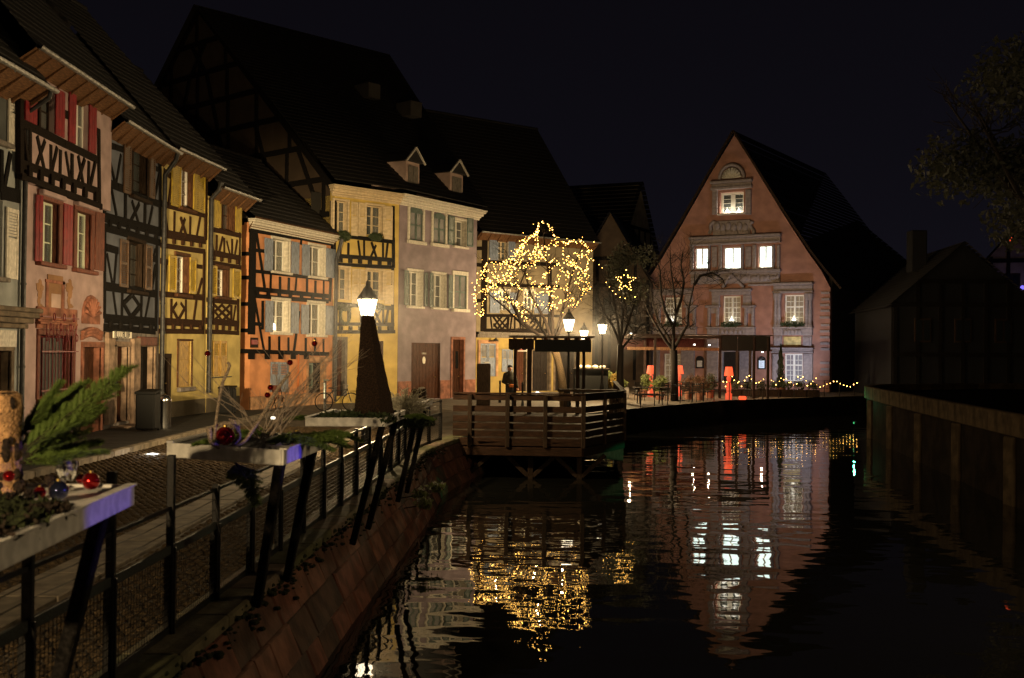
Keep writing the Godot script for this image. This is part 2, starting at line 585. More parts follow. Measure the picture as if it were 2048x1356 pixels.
func cornice(H: Dictionary, u0: float, u1: float, v: float, m: Material, k := 1.0, called := "cornice") -> void:
	var st := [[0.0, 0.1, 0.08], [0.1, 0.08, 0.16], [0.18, 0.12, 0.27], [0.3, 0.1, 0.38], [0.4, 0.06, 0.44]]
	for s in st:
		var mb := Mb.new()
		mb.bx(Vector3((u0 + u1) / 2, v + (s[0] + s[1] / 2) * k, s[2] * k / 2 - 0.01), Vector3(u1 - u0 + s[2] * k * 0.9, s[1] * k, s[2] * k), 0.018)
		part(called, mb, m, H.n)

func greenery(called: String, parent: Node, c: Vector3, size: Vector3, n: int, leaf: float, m: Material) -> MeshInstance3D:
	var mb := Mb.new()
	for i in n:
		var d := Vector3(rng.randfn(), rng.randfn(), rng.randfn()).normalized() * pow(rng.randf(), 0.45)
		var p := c + d * size
		var a := Vector3(rng.randfn(), rng.randfn(), rng.randfn()).normalized()
		var b := a.cross(Vector3(rng.randfn(), rng.randfn(), rng.randfn())).normalized()
		var l := leaf * rng.randf_range(0.6, 1.3)
		mb.tri(p - b * l * 0.35, p + a * l, p + b * l * 0.35)
		mb.tri(p - b * l * 0.35, p + b * l * 0.35, p - a * l * 0.5)
	return part(called, mb, m, parent)

# a line of lettering too small to read: strokes of the height, spacing and rhythm of the letters seen
func strokes_on(p: Vector3, n: int, h: float, m: Material, parent: Node) -> void:
	var mb := Mb.new()
	var w := h * 0.62
	for i in n:
		var x := p.x + (i - (n - 1) / 2.0) * w * 1.25
		var k := rng.randi() % 4
		mb.bx(Vector3(x - w * 0.36, p.y, p.z), Vector3(h * 0.16, h, 0.006))
		if k != 1: mb.bx(Vector3(x + w * 0.3, p.y + (h * 0.1 if k == 2 else 0.0), p.z), Vector3(h * 0.15, h * (0.8 if k == 2 else 1.0), 0.006))
		mb.bx(Vector3(x, p.y + h * [0.42, -0.42, 0.0, 0.1][k], p.z + 0.001), Vector3(w * 0.7, h * 0.15, 0.005))
	part("lettering", mb, m, parent)

func build_houses() -> void:
	house_grey_shop()
	house_pink()
	house_grey()
	house_yellow()
	house_narrow_yellow()
	house_orange()
	house_gable()
	house_lavender()
	house_cream()

func house_grey_shop() -> void:
	var H := house("timbered_house", -10.8, 17.5, -10.8, 25.25, "pale grey half-timbered house with white shutters above a shop, cut off by the left edge")
	H.timber = M.timber_black
	CR = [0.0, 140.0, 4.841]
	var z := 0.0
	var w1 := rect(H, -60, 110, 60, 690)
	win(H, w1, {"rows": 3, "sill": M.grey_wood})
	shutter(H, rect(H, 63, 160, 172, 790), M.white_paint, "half", 0.02, 0.0, 0.06)
	beams(H, [[0, 1180, 185, 1225, 0.3], [5, 770, 5, 1180], [95, 800, 35, 1150], [165, 120, 165, 1200, 0.22]], 0.16)
	CR = [0.0, 370.0, 4.518]
	win(H, rect(H, -70, 130, 20, 830), {"rows": 3, "sill": M.grey_wood})
	shutter(H, rect(H, 38, 210, 145, 850), M.white_paint, "half", 0.02, 0.0, 0.06)
	beams(H, [[0, 90, 170, 90, 0.22]], 0.2)
	# the shop front: a projecting cornice on a corbel, a pale fascia and an arched opening
	CR = [0.0, 600.0, 4.238]
	var L: float = H.L
	var c0 := lp(H, 200, 95).y
	for s in [[0.0, 0.1, 0.5], [-0.1, 0.12, 0.42], [-0.22, 0.12, 0.3], [-0.34, 0.1, 0.18]]:
		var mb := Mb.new()
		mb.bx(Vector3(L / 2 - 0.05, c0 + s[0], s[2] / 2), Vector3(L + 0.15, s[1], s[2]), 0.02)
		part("shop_cornice", mb, M.brown_stone, H.n)
	slab(H, "shop_fascia", Rect2(0.1, lp(H, 100, 400).y, L - 0.4, lp(H, 100, 258).y - lp(H, 100, 400).y), 0.0, 0.06, M.pale_board)
	var rr := Rect2(L - 2.0, 0.1, 1.5, lp(H, 100, 470).y)
	gate(H, rr, M.brown_door, {"planks": 4, "fr": M.brown_stone})
	gate(H, Rect2(L - 4.6, 0.1, 1.7, rr.size.y), M.brown_door, {"planks": 5, "fr": M.brown_stone})
	wall(H, 0, L, 0, 7.6, M.plaster_grey)
	shell(H, 8.0, 8.4, M.plaster_grey)
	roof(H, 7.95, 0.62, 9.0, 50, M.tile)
	downpipe(H, [Vector3(L - 0.1, 8.0, 0.66), Vector3(L - 0.1, 7.75, 0.6), Vector3(L - 0.08, 7.4, 0.1), Vector3(L - 0.08, 4.0, 0.09), Vector3(L - 0.08, 0.1, 0.09)])

func house_pink() -> void:
	var H := house("timbered_house", -10.8, 25.3, -10.8, 30.4, "pink plastered house with red shutters, timbered top floor and a red iron window grille")
	var L: float = H.L
	var z := 0.14
	CR = [0.0, 140.0, 4.841]
	win(H, rect(H, 345, 165, 525, 600, z), {"z": z, "frame": M.dark_wood, "rows": 2, "dep": 0.14})
	win(H, rect(H, 722, 295, 850, 770, z), {"z": z, "frame": M.white, "rows": 2, "dep": 0.14})
	for s in [[232, 110, 345, 508], [525, 195, 612, 640], [655, 225, 722, 705], [850, 350, 920, 802]]:
		shutter(H, rect(H, s[0], s[1], s[2], s[3], z), M.red_paint, "board", z + 0.01)
	beams(H, [[215, 505, 965, 880, 0.2], [205, 905, 960, 1180, 0.19], [205, 1020, 985, 1325, 0.16]], 0.2, z)
	beams(H, [[285, 560, 285, 935], [225, 570, 265, 880, 0.12], [355, 640, 425, 965, 0.14], [435, 680, 350, 930, 0.14], [490, 720, 490, 990], [550, 745, 500, 970, 0.13],
		[582, 770, 578, 1030], [630, 790, 672, 1070, 0.1], [692, 810, 690, 1085], [750, 830, 800, 1110, 0.12], [815, 860, 745, 1095, 0.13], [855, 880, 850, 1120, 0.13], [915, 890, 865, 1130, 0.13],
		[950, 580, 955, 1290, 0.16], [612, 420, 660, 440, 0.2], [918, 590, 962, 610, 0.2], [205, 160, 205, 1000, 0.18]], 0.16, z)
	joists(H, 215, 960, 970, 1245, 7, 0.2, 0.24, z)
	var vb := lp(H, 600, 1200, z).y
	CR = [0.0, 370.0, 4.518]
	for q in [[362, 150, 522, 705], [685, 250, 815, 765]]:
		win(H, rect(H, q[0], q[1], q[2], q[3]), {"frame": M.pale_green, "rows": 3, "surround": M.red_brown, "sw": 0.2, "sill": M.red_brown, "so": 0.5, "dep": 0.16, "cols": 2})
	for q in [[335, 70, 548, 115], [660, 165, 845, 210]]:
		slab(H, "lintel_cornice", rect(H, q[0], q[1], q[2], q[3]), 0.0, 0.16, M.plaster_pink, 0.02)
	shutter(H, rect(H, 553, 172, 634, 725), M.red_paint, "board", 0.03)
	shutter(H, rect(H, 296, 90, 330, 690), M.red_paint, "board", 0.03, -0.5)
	shutter(H, rect(H, 843, 245, 922, 772), M.red_brown, "board", 0.03)
	# the painted frame with its two putti above the grille window
	slab(H, "painted_panel", rect(H, 408, 870, 575, 1190), 0.0, 0.006, M.fresco)
	slab(H, "painted_panel", rect(H, 460, 985, 545, 1190), 0.006, 0.004, M.plaster_pink_pale)
	for q in [[408, 1140], [440, 1100]]:
		pass
	for q in [[408, 870, 430, 1190], [553, 870, 575, 1190], [405, 862, 578, 890]]:
		slab(H, "painted_frame", rect(H, q[0], q[1], q[2], q[3]), 0.0, 0.03, M.red_brown_pale)
	slab(H, "painted_frame", rect(H, 425, 815, 562, 862), 0.0, 0.025, M.fresco)
	for sd in [-1, 1]:
		var fig := Mb.new()
		var cx := 355.0 if sd < 0 else 625.0
		for e in [[0, 920, 32, 45], [6, 868, 13, 18], [-20 * sd, 930, 14, 34], [4, 985, 22, 40], [-6, 1050, 13, 50], [10, 1095, 22, 20], [-8, 1140, 8, 45]]:
			var r := rect(H, cx + e[0] - e[2], e[1] - e[3], cx + e[0] + e[2], e[1] + e[3])
			var c := r.get_center()
			var pl := PackedVector2Array()
			for k in 12: pl.append(c + Vector2(cos(TAU * k / 12) * r.size.x / 2, sin(TAU * k / 12) * r.size.y / 2) * (1.0 + 0.2 * sin(k * 2.3 + e[1])))
			fig.plate(pl, 0.01 + 0.0017 * absf(e[0]) / 10.0, Transform3D(Basis(), Vector3(0, 0, 0.008 + 0.0011 * (int(e[1]) % 7))))
		part("painted_putto", fig, M.fresco, H.n)
	CR = [0.0, 600.0, 4.238]
	for q in [[295, 152, 615, 172, 0.12], [297, 172, 613, 190, 0.08], [295, 190, 615, 212, 0.14]]:
		slab(H, "entablature", rect(H, q[0], q[1], q[2], q[3]), 0.0, q[4], M.red_brown_pale, 0.015)
	var g := rect(H, 325, 300, 608, 830)
	win(H, g, {"frame": M.red_wood, "cols": 3, "rows": 1, "dep": 0.2, "mid": 0.08, "surround": M.red_brown, "sw": 0.14, "sill": M.red_brown})
	var gr := Mb.new()
	for i in 10:
		var x := lerpf(g.position.x, g.end.x, (i + 0.5) / 10)
		gr.tube([Vector3(x, g.position.y + 0.02, 0.12), Vector3(x, g.end.y - 0.3, 0.12), Vector3(x, g.end.y + 0.25, 0.14)], [0.011], 6)
		var ring := []
		for k in 11:
			var a := TAU * k / 10
			ring.append(Vector3(x + cos(a) * 0.06, g.end.y - 0.05 + sin(a) * 0.09 + 0.24 * (i % 3) , 0.155))
		gr.tube(ring, [0.012], 5)
	for y in [0.2, 1.1, 1.9]: gr.bx(Vector3(g.get_center().x, g.position.y + y, 0.12), Vector3(g.size.x + 0.2, 0.03, 0.012))
	part("iron_grille", gr, M.red_iron, H.n)
	slab(H, "grille_backing", Rect2(g.position.x - 0.2, g.end.y + 0.15, g.size.x + 0.4, 0.5), 0.0, 0.05, M.red_brown_pale)
	# the niche with a shell over the side door
	CR = [0.0, 370.0, 4.518]
	var nr := rect(H, 735, 995, 890, 1255)
	var ar := Mb.new()
	ar.plate(arch_pts(nr, nr.size.x * 0.5), 0.05, Transform3D(Basis(), Vector3(0, 0, 0.05)))
	part("shell_niche", ar, M.red_brown_pale, H.n)
	for k in 9:
		var a := PI * (0.08 + 0.84 * k / 8.0)
		var o := Vector3(nr.get_center().x, nr.position.y + nr.size.y * 0.25, 0.065)
		var rb := Mb.new()
		rb.tube([o, o + Vector3(cos(a) * nr.size.x * 0.42, sin(a) * nr.size.y * 0.64, 0.03)], [0.02, 0.045], 6)
		part("shell_rib", rb, M.red_brown_pale, H.n)
	CR = [0.0, 600.0, 4.238]
	for q in [[252, 0.12], [280, 0.09], [305, 0.06]]:
		var a0 := lp(H, 680, q[0] + 22)
		var a1 := lp(H, 845, q[0] + 22)
		var am := lp(H, 762, q[0] - 10)
		var bd := Mb.new()
		var pts := []
		for k in 9:
			var t := k / 8.0
			pts.append(Vector3(lerpf(a0.x, a1.x, t), lerpf(a0.y, am.y, sin(PI * t)), q[1] / 2))
		bd.tube(pts, [0.05], 6)
		part("arch_band", bd, M.red_brown_pale, H.n)
	gate(H, rect(H, 697, 400, 850, 1150), M.brown_door, {"planks": 4, "fr": M.red_brown_pale})
	wall(H, 0, L, 0, vb, M.plaster_pink)
	wall(H, 0, L, vb, 8.35, M.plaster_pink, z)
	shell(H, 8.7, 8.4, M.plaster_pink)
	roof(H, 8.7, 0.6, 9.0, 50, M.tile, -0.85, 0.1)

func house_grey() -> void:
	var H := house("timbered_house", -10.8, 30.42, -10.8, 35.2, "dark slate-grey half-timbered house with brown shutters above a stone doorway with a sign")
	H.timber = M.timber_black
	var L: float = H.L
	CR = [195.0, 220.0, 4.843]
	win(H, rect(H, 318, 335, 480, 850), {"frame": M.dark_wood, "rows": 3, "surround": M.dark_wood, "sw": 0.1, "sill": M.dark_wood, "curtain": false})
	for s in [[240, 285, 308, 810], [492, 430, 540, 855]]: shutter(H, rect(H, s[0], s[1], s[2], s[3]), M.brown_shutter, "louver")
	beams(H, [[85, 335, 245, 385], [60, 685, 310, 790, 0.22], [300, 800, 605, 915, 0.22], [60, 1035, 600, 1180, 0.24], [60, 1135, 600, 1285, 0.2], [85, 380, 165, 700, 0.12], [225, 430, 180, 700, 0.13], [130, 760, 180, 1025, 0.12],
		[265, 800, 262, 1060], [455, 900, 450, 1110], [330, 880, 395, 1100, 0.13], [405, 905, 320, 1075, 0.16], [530, 930, 490, 1130, 0.14], [605, 400, 600, 1220, 0.22], [600, 590, 545, 865, 0.14], [75, 240, 62, 1050, 0.2], [545, 560, 600, 580], [600, 560, 560, 430, 0.1]], 0.16)
	joists(H, 60, 1085, 600, 1232, 6, 0.16, 0.2)
	CR = [195.0, 440.0, 5.217]
	win(H, rect(H, 312, 225, 478, 738), {"frame": M.dark_wood, "rows": 3, "surround": M.dark_wood, "sw": 0.1, "sill": M.dark_wood})
	for s in [[220, 205, 303, 700], [486, 262, 552, 730]]: shutter(H, rect(H, s[0], s[1], s[2], s[3]), M.brown_shutter, "louver")
	beams(H, [[85, 285, 205, 320, 0.2], [75, 690, 600, 770, 0.22], [70, 1025, 600, 1065, 0.26], [60, 1120, 600, 1165, 0.2], [95, 350, 150, 660, 0.12], [195, 330, 168, 660, 0.13], [160, 745, 195, 1010, 0.12], [255, 760, 250, 1010], [455, 770, 450, 1040],
		[345, 790, 265, 870, 0.14], [265, 870, 345, 1015, 0.13], [365, 790, 435, 895, 0.13], [435, 905, 345, 1015, 0.16], [540, 790, 492, 1040, 0.14], [600, 300, 572, 430, 0.1], [600, 470, 560, 745, 0.14], [618, 100, 605, 1160, 0.2], [555, 400, 610, 405, 0.2], [75, 60, 70, 1030, 0.16]], 0.16)
	joists(H, 70, 1085, 600, 1125, 5, 0.2, 0.2)
	CR = [195.0, 640.0, 5.65]
	gate(H, rect(H, 205, 300, 340, 1150), M.brown_door, {"planks": 4, "fr": M.sandstone})
	gate(H, rect(H, 468, 300, 630, 1190), M.black_door, {"planks": 4, "fr": M.sandstone})
	slab(H, "stone_pier", rect(H, 362, 200, 440, 1190), 0.0, 0.12, M.sandstone, 0.02)
	slab(H, "stone_pier", rect(H, 70, 140, 150, 1180), 0.0, 0.12, M.sandstone, 0.02)
	slab(H, "door_arch", rect(H, 440, 190, 640, 290), 0.0, 0.1, M.red_brown, 0.02)
	slab(H, "doorstep", Rect2(0.6, 0.0, 2.4, 0.16), 0.0, 0.45, M.sandstone, 0.02)
	var sr := rect(H, 180, 132, 385, 205, 0.3)
	var sg := slab(H, "shop_sign", sr, 0.28, 0.03, M.sign_white, 0.004)
	strokes_on(Vector3(sr.get_center().x - 0.06, sr.get_center().y + 0.02, 0.313), 8, 0.2, M.black, sg)
	wall(H, 0, L, 0, 2.9, M.stone_grey)
	wall(H, 0, L, 2.9, 8.0, M.plaster_slate)
	shell(H, 8.3, 8.4, M.plaster_slate)
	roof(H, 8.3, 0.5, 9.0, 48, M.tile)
	downpipe(H, [Vector3(L - 0.06, 8.32, 0.52), Vector3(L - 0.06, 8.05, 0.45), Vector3(L - 0.02, 7.6, 0.12), Vector3(L - 0.02, 4.0, 0.1), Vector3(L - 0.02, 0.1, 0.1)], 0.07)

func house_yellow() -> void:
	var H := house("timbered_house", -10.8, 35.22, -10.4, 39.05, "yellow half-timbered house with yellow shutters and a lit upper window")
	H.timber = M.timber_brown
	var L: float = H.L
	CR = [195.0, 220.0, 4.843]
	win(H, rect(H, 797, 530, 920, 955), {"rows": 3, "lit": M.lit_warm, "surround": M.brown_wood, "sw": 0.09, "sill": M.brown_wood, "cols": 1, "fw": 0.07})
	for s in [[705, 505, 795, 935], [917, 580, 1028, 985]]: shutter(H, rect(H, s[0], s[1], s[2], s[3]), M.yellow_paint, "louver")
	beams(H, [[640, 590, 708, 640, 0.2], [615, 905, 1040, 1015, 0.2], [610, 1190, 1045, 1265, 0.24], [645, 950, 680, 1190, 0.12], [745, 980, 740, 1200], [800, 1040, 855, 1220, 0.12], [845, 1050, 795, 1210, 0.14], [898, 1030, 892, 1225], [995, 1020, 955, 1240, 0.13], [1048, 620, 1040, 1260, 0.2],
		[715, 650, 682, 920, 0.12], [1030, 850, 992, 1005, 0.12], [972, 690, 968, 990, 0.08], [975, 705, 1040, 735, 0.2]], 0.15)
	CR = [195.0, 440.0, 5.217]
	win(H, rect(H, 812, 372, 943, 775), {"rows": 3, "cols": 2, "surround": M.brown_wood, "sw": 0.1, "sill": M.brown_wood})
	for s in [[730, 368, 808, 752], [946, 395, 1013, 770]]: shutter(H, rect(H, s[0], s[1], s[2], s[3]), M.yellow_paint, "louver")
	beams(H, [[650, 260, 1115, 330, 0.17], [640, 770, 1110, 810, 0.2], [630, 1055, 1110, 1085, 0.26], [630, 1160, 1110, 1165, 0.16], [720, 450, 695, 745, 0.1], [655, 800, 698, 1050, 0.12], [768, 820, 765, 1050], [920, 830, 920, 1055], [825, 865, 780, 935, 0.13], [780, 935, 840, 1045, 0.11], [865, 865, 905, 922, 0.11], [905, 925, 840, 1045, 0.13],
		[1030, 820, 998, 1050, 0.13], [1088, 610, 1032, 820, 0.13], [650, 425, 728, 440, 0.18], [1015, 480, 1090, 490, 0.14], [1110, 330, 1095, 1150, 0.18]], 0.15)
	joists(H, 650, 205, 1110, 270, 5, 0.14, 0.16)
	joists(H, 640, 1110, 1110, 1122, 5, 0.16, 0.16)
	# closed lattice shutter on the ground floor, a dark doorway at the left
	CR = [195.0, 640.0, 5.65]
	var r := rect(H, 905, 240, 1058, 755)
	H.holes.append([r, 0.0])
	slab(H, "closed_shutter", Rect2(r.position, Vector2(r.size.x, r.size.y * 0.6)), -0.08, 0.04, M.yellow_paint_warm, 0.01)
	var la := Mb.new()
	for i in 7: la.bx(Vector3(lerpf(r.position.x, r.end.x, (i + 0.5) / 7), r.position.y + r.size.y * 0.8, -0.06), Vector3(0.07, r.size.y * 0.4, 0.02))
	for i in 9: la.bx(Vector3(r.get_center().x, r.position.y + r.size.y * (0.6 + 0.4 * (i + 0.5) / 9), -0.054), Vector3(r.size.x, 0.065, 0.018))
	var lo := part("shutter_lattice", la, M.yellow_paint_warm, H.n)
	lo.set_meta("kind", "stuff")
	slab(H, "lattice_back", r, -0.16, 0.02, M.dark_wood)
	var sf := Mb.new()
	for q in [r.position.x - 0.03, r.end.x + 0.03]: sf.bx(Vector3(q, r.get_center().y, 0.0), Vector3(0.06, r.size.y, 0.07), 0.01)
	sf.bx(Vector3(r.get_center().x, r.end.y + 0.04, 0.0), Vector3(r.size.x + 0.16, 0.07, 0.075), 0.01)
	part("surround", sf, M.brown_wood, H.n)
	slab(H, "sill", rect(H, 893, 758, 1068, 805), 0.0, 0.14, M.stone_grey, 0.015)
	gate(H, rect(H, 700, 430, 795, 1090), M.black_door, {"planks": 3, "fr": M.dark_wood, "dep": 0.1})
	wall(H, 0, L, 0, 8.1, M.plaster_yellow)
	var foot := Mb.new()
	foot.bx(Vector3(L / 2, 0.3, 0.006), Vector3(L, 0.62, 0.03), 0.01)
	part("damp_plinth", foot, M.plaster_damp, H.n)
	shell(H, 8.4, 8.4, M.plaster_yellow)
	roof(H, 8.42, 0.5, 9.0, 48, M.tile)
	downpipe(H, [Vector3(L - 0.02, 7.95, 0.5), Vector3(L + 0.02, 7.7, 0.4), Vector3(L + 0.02, 7.4, 0.13), Vector3(L + 0.02, 4.0, 0.12), Vector3(L + 0.02, 0.8, 0.12)], 0.08)

func house_narrow_yellow() -> void:
	var H := house("timbered_house", -10.38, 39.1, -9.9, 41.9, "narrow yellow half-timbered house with lower eaves and a lattice panel under its window")
	H.timber = M.timber_brown
	var L: float = H.L
	CR = [400.0, 350.0, 5.021]
	win(H, rect(H, 205, 235, 335, 565), {"rows": 2, "surround": M.brown_wood, "sw": 0.08, "frame": M.brown_wood})
	for s in [[112, 200, 198, 520], [342, 270, 404, 572]]: shutter(H, rect(H, s[0], s[1], s[2], s[3]), M.yellow_paint, "board")
	beams(H, [[88, 540, 405, 610, 0.18], [85, 775, 405, 835, 0.2], [85, 875, 405, 930, 0.18], [108, 580, 135, 770, 0.1], [165, 600, 160, 780], [225, 620, 185, 785, 0.11], [240, 630, 240, 795, 0.1], [265, 660, 300, 805, 0.1], [320, 640, 318, 810], [372, 650, 345, 815, 0.11], [400, 560, 395, 930, 0.14]], 0.13)
	joists(H, 90, 825, 405, 882, 4, 0.13, 0.16)
	win(H, rect(H, 158, 945, 270, 1222), {"rows": 3, "surround": M.brown_wood, "sw": 0.14, "sill": M.brown_wood, "frame": M.white})
	for s in [[93, 910, 156, 1218], [318, 945, 397, 1240]]: shutter(H, rect(H, s[0], s[1], s[2], s[3]), M.yellow_paint, "louver")
	CR = [400.0, 560.0, 4.843]
	beams(H, [[70, 190, 370, 220, 0.18], [50, 395, 370, 425, 0.24], [50, 500, 370, 515, 0.16], [95, 215, 110, 390, 0.1], [130, 215, 125, 390], [300, 240, 298, 395], [342, 245, 320, 395, 0.11], [135, 300, 212, 392, 0.09], [135, 240, 285, 392, 0.09], [205, 240, 295, 330, 0.09], [290, 240, 140, 385, 0.09], [215, 235, 135, 310, 0.09], [295, 310, 215, 392, 0.09], [365, 130, 362, 500, 0.14]], 0.13)
	joists(H, 60, 452, 370, 468, 5, 0.12, 0.18)
	for s in [[122, 590, 182, 930], [190, 590, 252, 930]]: shutter(H, rect(H, s[0], s[1], s[2], s[3]), M.yellow_paint_warm, "half", 0.0)
	var bar := Mb.new()
	var a := lp(H, 105, 945); var b := lp(H, 290, 935)
	bar.tube([Vector3(a.x, a.y, 0.06), Vector3(b.x, b.y, 0.06)], [0.02], 6)
	part("shutter_bar", bar, M.iron, H.n)
	wall(H, 0, L, 0, 7.5, M.plaster_yellow)
	var foot := Mb.new()
	foot.bx(Vector3(L / 2, 0.3, 0.006), Vector3(L, 0.6, 0.03), 0.01)
	part("damp_plinth", foot, M.plaster_damp, H.n)
	shell(H, 7.8, 8.0, M.plaster_yellow)
	roof(H, 7.78, 0.5, 8.4, 46, M.tile, -0.1, 0.35)

func house_orange() -> void:
	var H := house("timbered_house", -9.88, 43.4, -7.74, 49.6, "orange half-timbered house with pale blue shutters and a white cornice")
	H.timber = M.timber_black
	var L: float = H.L
	CR = [400.0, 350.0, 5.021]
	var wopt := {"rows": 2, "cols": 2, "surround": M.white_paint, "sw": 0.1, "sill": M.white_paint, "dep": 0.24, "reveal": M.white_paint}
	win(H, rect(H, 722, 650, 890, 970), wopt)
	win(H, rect(H, 1092, 715, 1246, 1020), wopt)
	for s in [[638, 635, 722, 962], [908, 672, 984, 992], [1015, 697, 1090, 1010], [1256, 740, 1348, 1032]]: shutter(H, rect(H, s[0], s[1], s[2], s[3]), M.blue_grey, "board")
	beams(H, [[505, 545, 1330, 690, 0.2], [505, 750, 645, 765], [505, 960, 1310, 1055], [510, 1140, 1300, 1220, 0.17], [510, 1210, 1290, 1270, 0.17], [560, 560, 648, 1150], [710, 1000, 705, 1165], [800, 1020, 800, 1185], [890, 1030, 885, 1190], [990, 800, 955, 1180], [1072, 1030, 1070, 1205], [1157, 1060, 1155, 1212], [1242, 1060, 1240, 1215],
		[1015, 650, 1012, 700], [1325, 700, 1300, 1270, 0.18]], 0.14)
	beam(H, Vector2(0.12, 2.85), Vector2(0.12, 6.8), 0.34)
	joists(H, 510, 1175, 1290, 1245, 7, 0.18, 0.17)
	CR = [400.0, 560.0, 4.843]
	win(H, rect(H, 697, 195, 860, 508), wopt.merged({"candle": true}))
	win(H, rect(H, 1042, 225, 1198, 530), wopt)
	for s in [[624, 200, 697, 505], [874, 218, 946, 518], [972, 238, 1042, 525], [1208, 250, 1306, 533]]: shutter(H, rect(H, s[0], s[1], s[2], s[3]), M.blue_grey, "board")
	beams(H, [[480, 420, 605, 430], [345, 685, 1245, 718, 0.18], [525, 170, 617, 680], [670, 545, 670, 690], [765, 545, 765, 695], [855, 555, 855, 700], [960, 300, 905, 705], [1022, 560, 1020, 705], [1110, 560, 1110, 710], [1195, 570, 1195, 715], [605, 200, 602, 480]], 0.14)
	for x in [485, 632, 765, 885, 1012]:
		var p := lp(H, x, 735)
		var mb := Mb.new()
		mb.bx(Vector3(p.x, p.y, 0.06), Vector3(0.12, 0.26, 0.26), 0.02)
		part("joist_end", mb, M.timber_black, H.n)
	# the little arched candle light standing in the left lower window
	var cr := rect(H, 690, 418, 730, 485, -0.1)
	var cm := Mb.new()
	cm.plate(arch_pts(Rect2(cr.position, cr.size), cr.size.x * 0.5), 0.1, Transform3D(Basis(), Vector3(0, 0, -0.08)))
	part("candle_light", cm, M.glow_candle, H.n)
	omni(Vector3(cr.get_center().x, cr.get_center().y, -0.04), Color(1, 0.72, 0.35), 0.25, 0.05, H.n, "candle_glow")
	var pr := rect(H, 478, 558, 550, 655)
	slab(H, "notice_board", pr, 0.03, 0.04, M.dark_wood)
	slab(H, "notice_strip", Rect2(pr.position + Vector2(0.03, 0.12), Vector2(pr.size.x - 0.06, 0.18)), 0.07, 0.012, M.red_paint)
	for s in [[680, 792, 762, 1082], [768, 795, 850, 1085]]: shutter(H, rect(H, s[0], s[1], s[2], s[3]), M.blue_grey, "half", 0.0)
	gate(H, rect(H, 1045, 800, 1200, 1235), M.black_door, {"planks": 4, "fr": M.sandstone_warm})
	shutter(H, rect(H, 1050, 805, 1122, 1050), M.green_grey, "louver", -0.18)
	slab(H, "lintel", rect(H, 1030, 742, 1248, 790), 0.0, 0.08, M.sandstone_warm, 0.02)
	var pp := lp(H, 945, 720)
	var pipe := Mb.new()
	pipe.tube([Vector3(pp.x, pp.y, 0.05), Vector3(pp.x, 0.2, 0.05)], [0.03], 6)
	part("thin_pipe", pipe, M.rust_pipe, H.n)
	wall(H, 0, L, 0, 7.1, M.plaster_orange)
	var foot := Mb.new()
	foot.bx(Vector3(L / 2, 0.25, 0.05), Vector3(L, 0.5, 0.14), 0.02)
	part("plinth", foot, M.sandstone_warm, H.n)
	shell(H, 7.0, 7.0, M.plaster_orange)
	for y in [3.0, 4.0, 5.0, 5.9]:
		var mb := Mb.new()
		mb.bx(Vector3(-0.01, y, -1.2), Vector3(0.06, 0.15, 2.4), 0.01)
		part("side_beam", mb, M.timber_black, H.n)
	roof(H, 7.25, 0.3, 7.4, 40, M.tile, -0.25, 0.05, 0.3, false)
	cornice(H, -0.1, L - 0.1, 6.85, M.white_paint, 0.8)
	downpipe(H, [Vector3(L - 0.02, 7.1, 0.4), Vector3(L - 0.02, 6.7, 0.3), Vector3(L + 0.03, 6.2, 0.12), Vector3(L + 0.03, 3.0, 0.12), Vector3(L + 0.03, 0.1, 0.12)], 0.08)

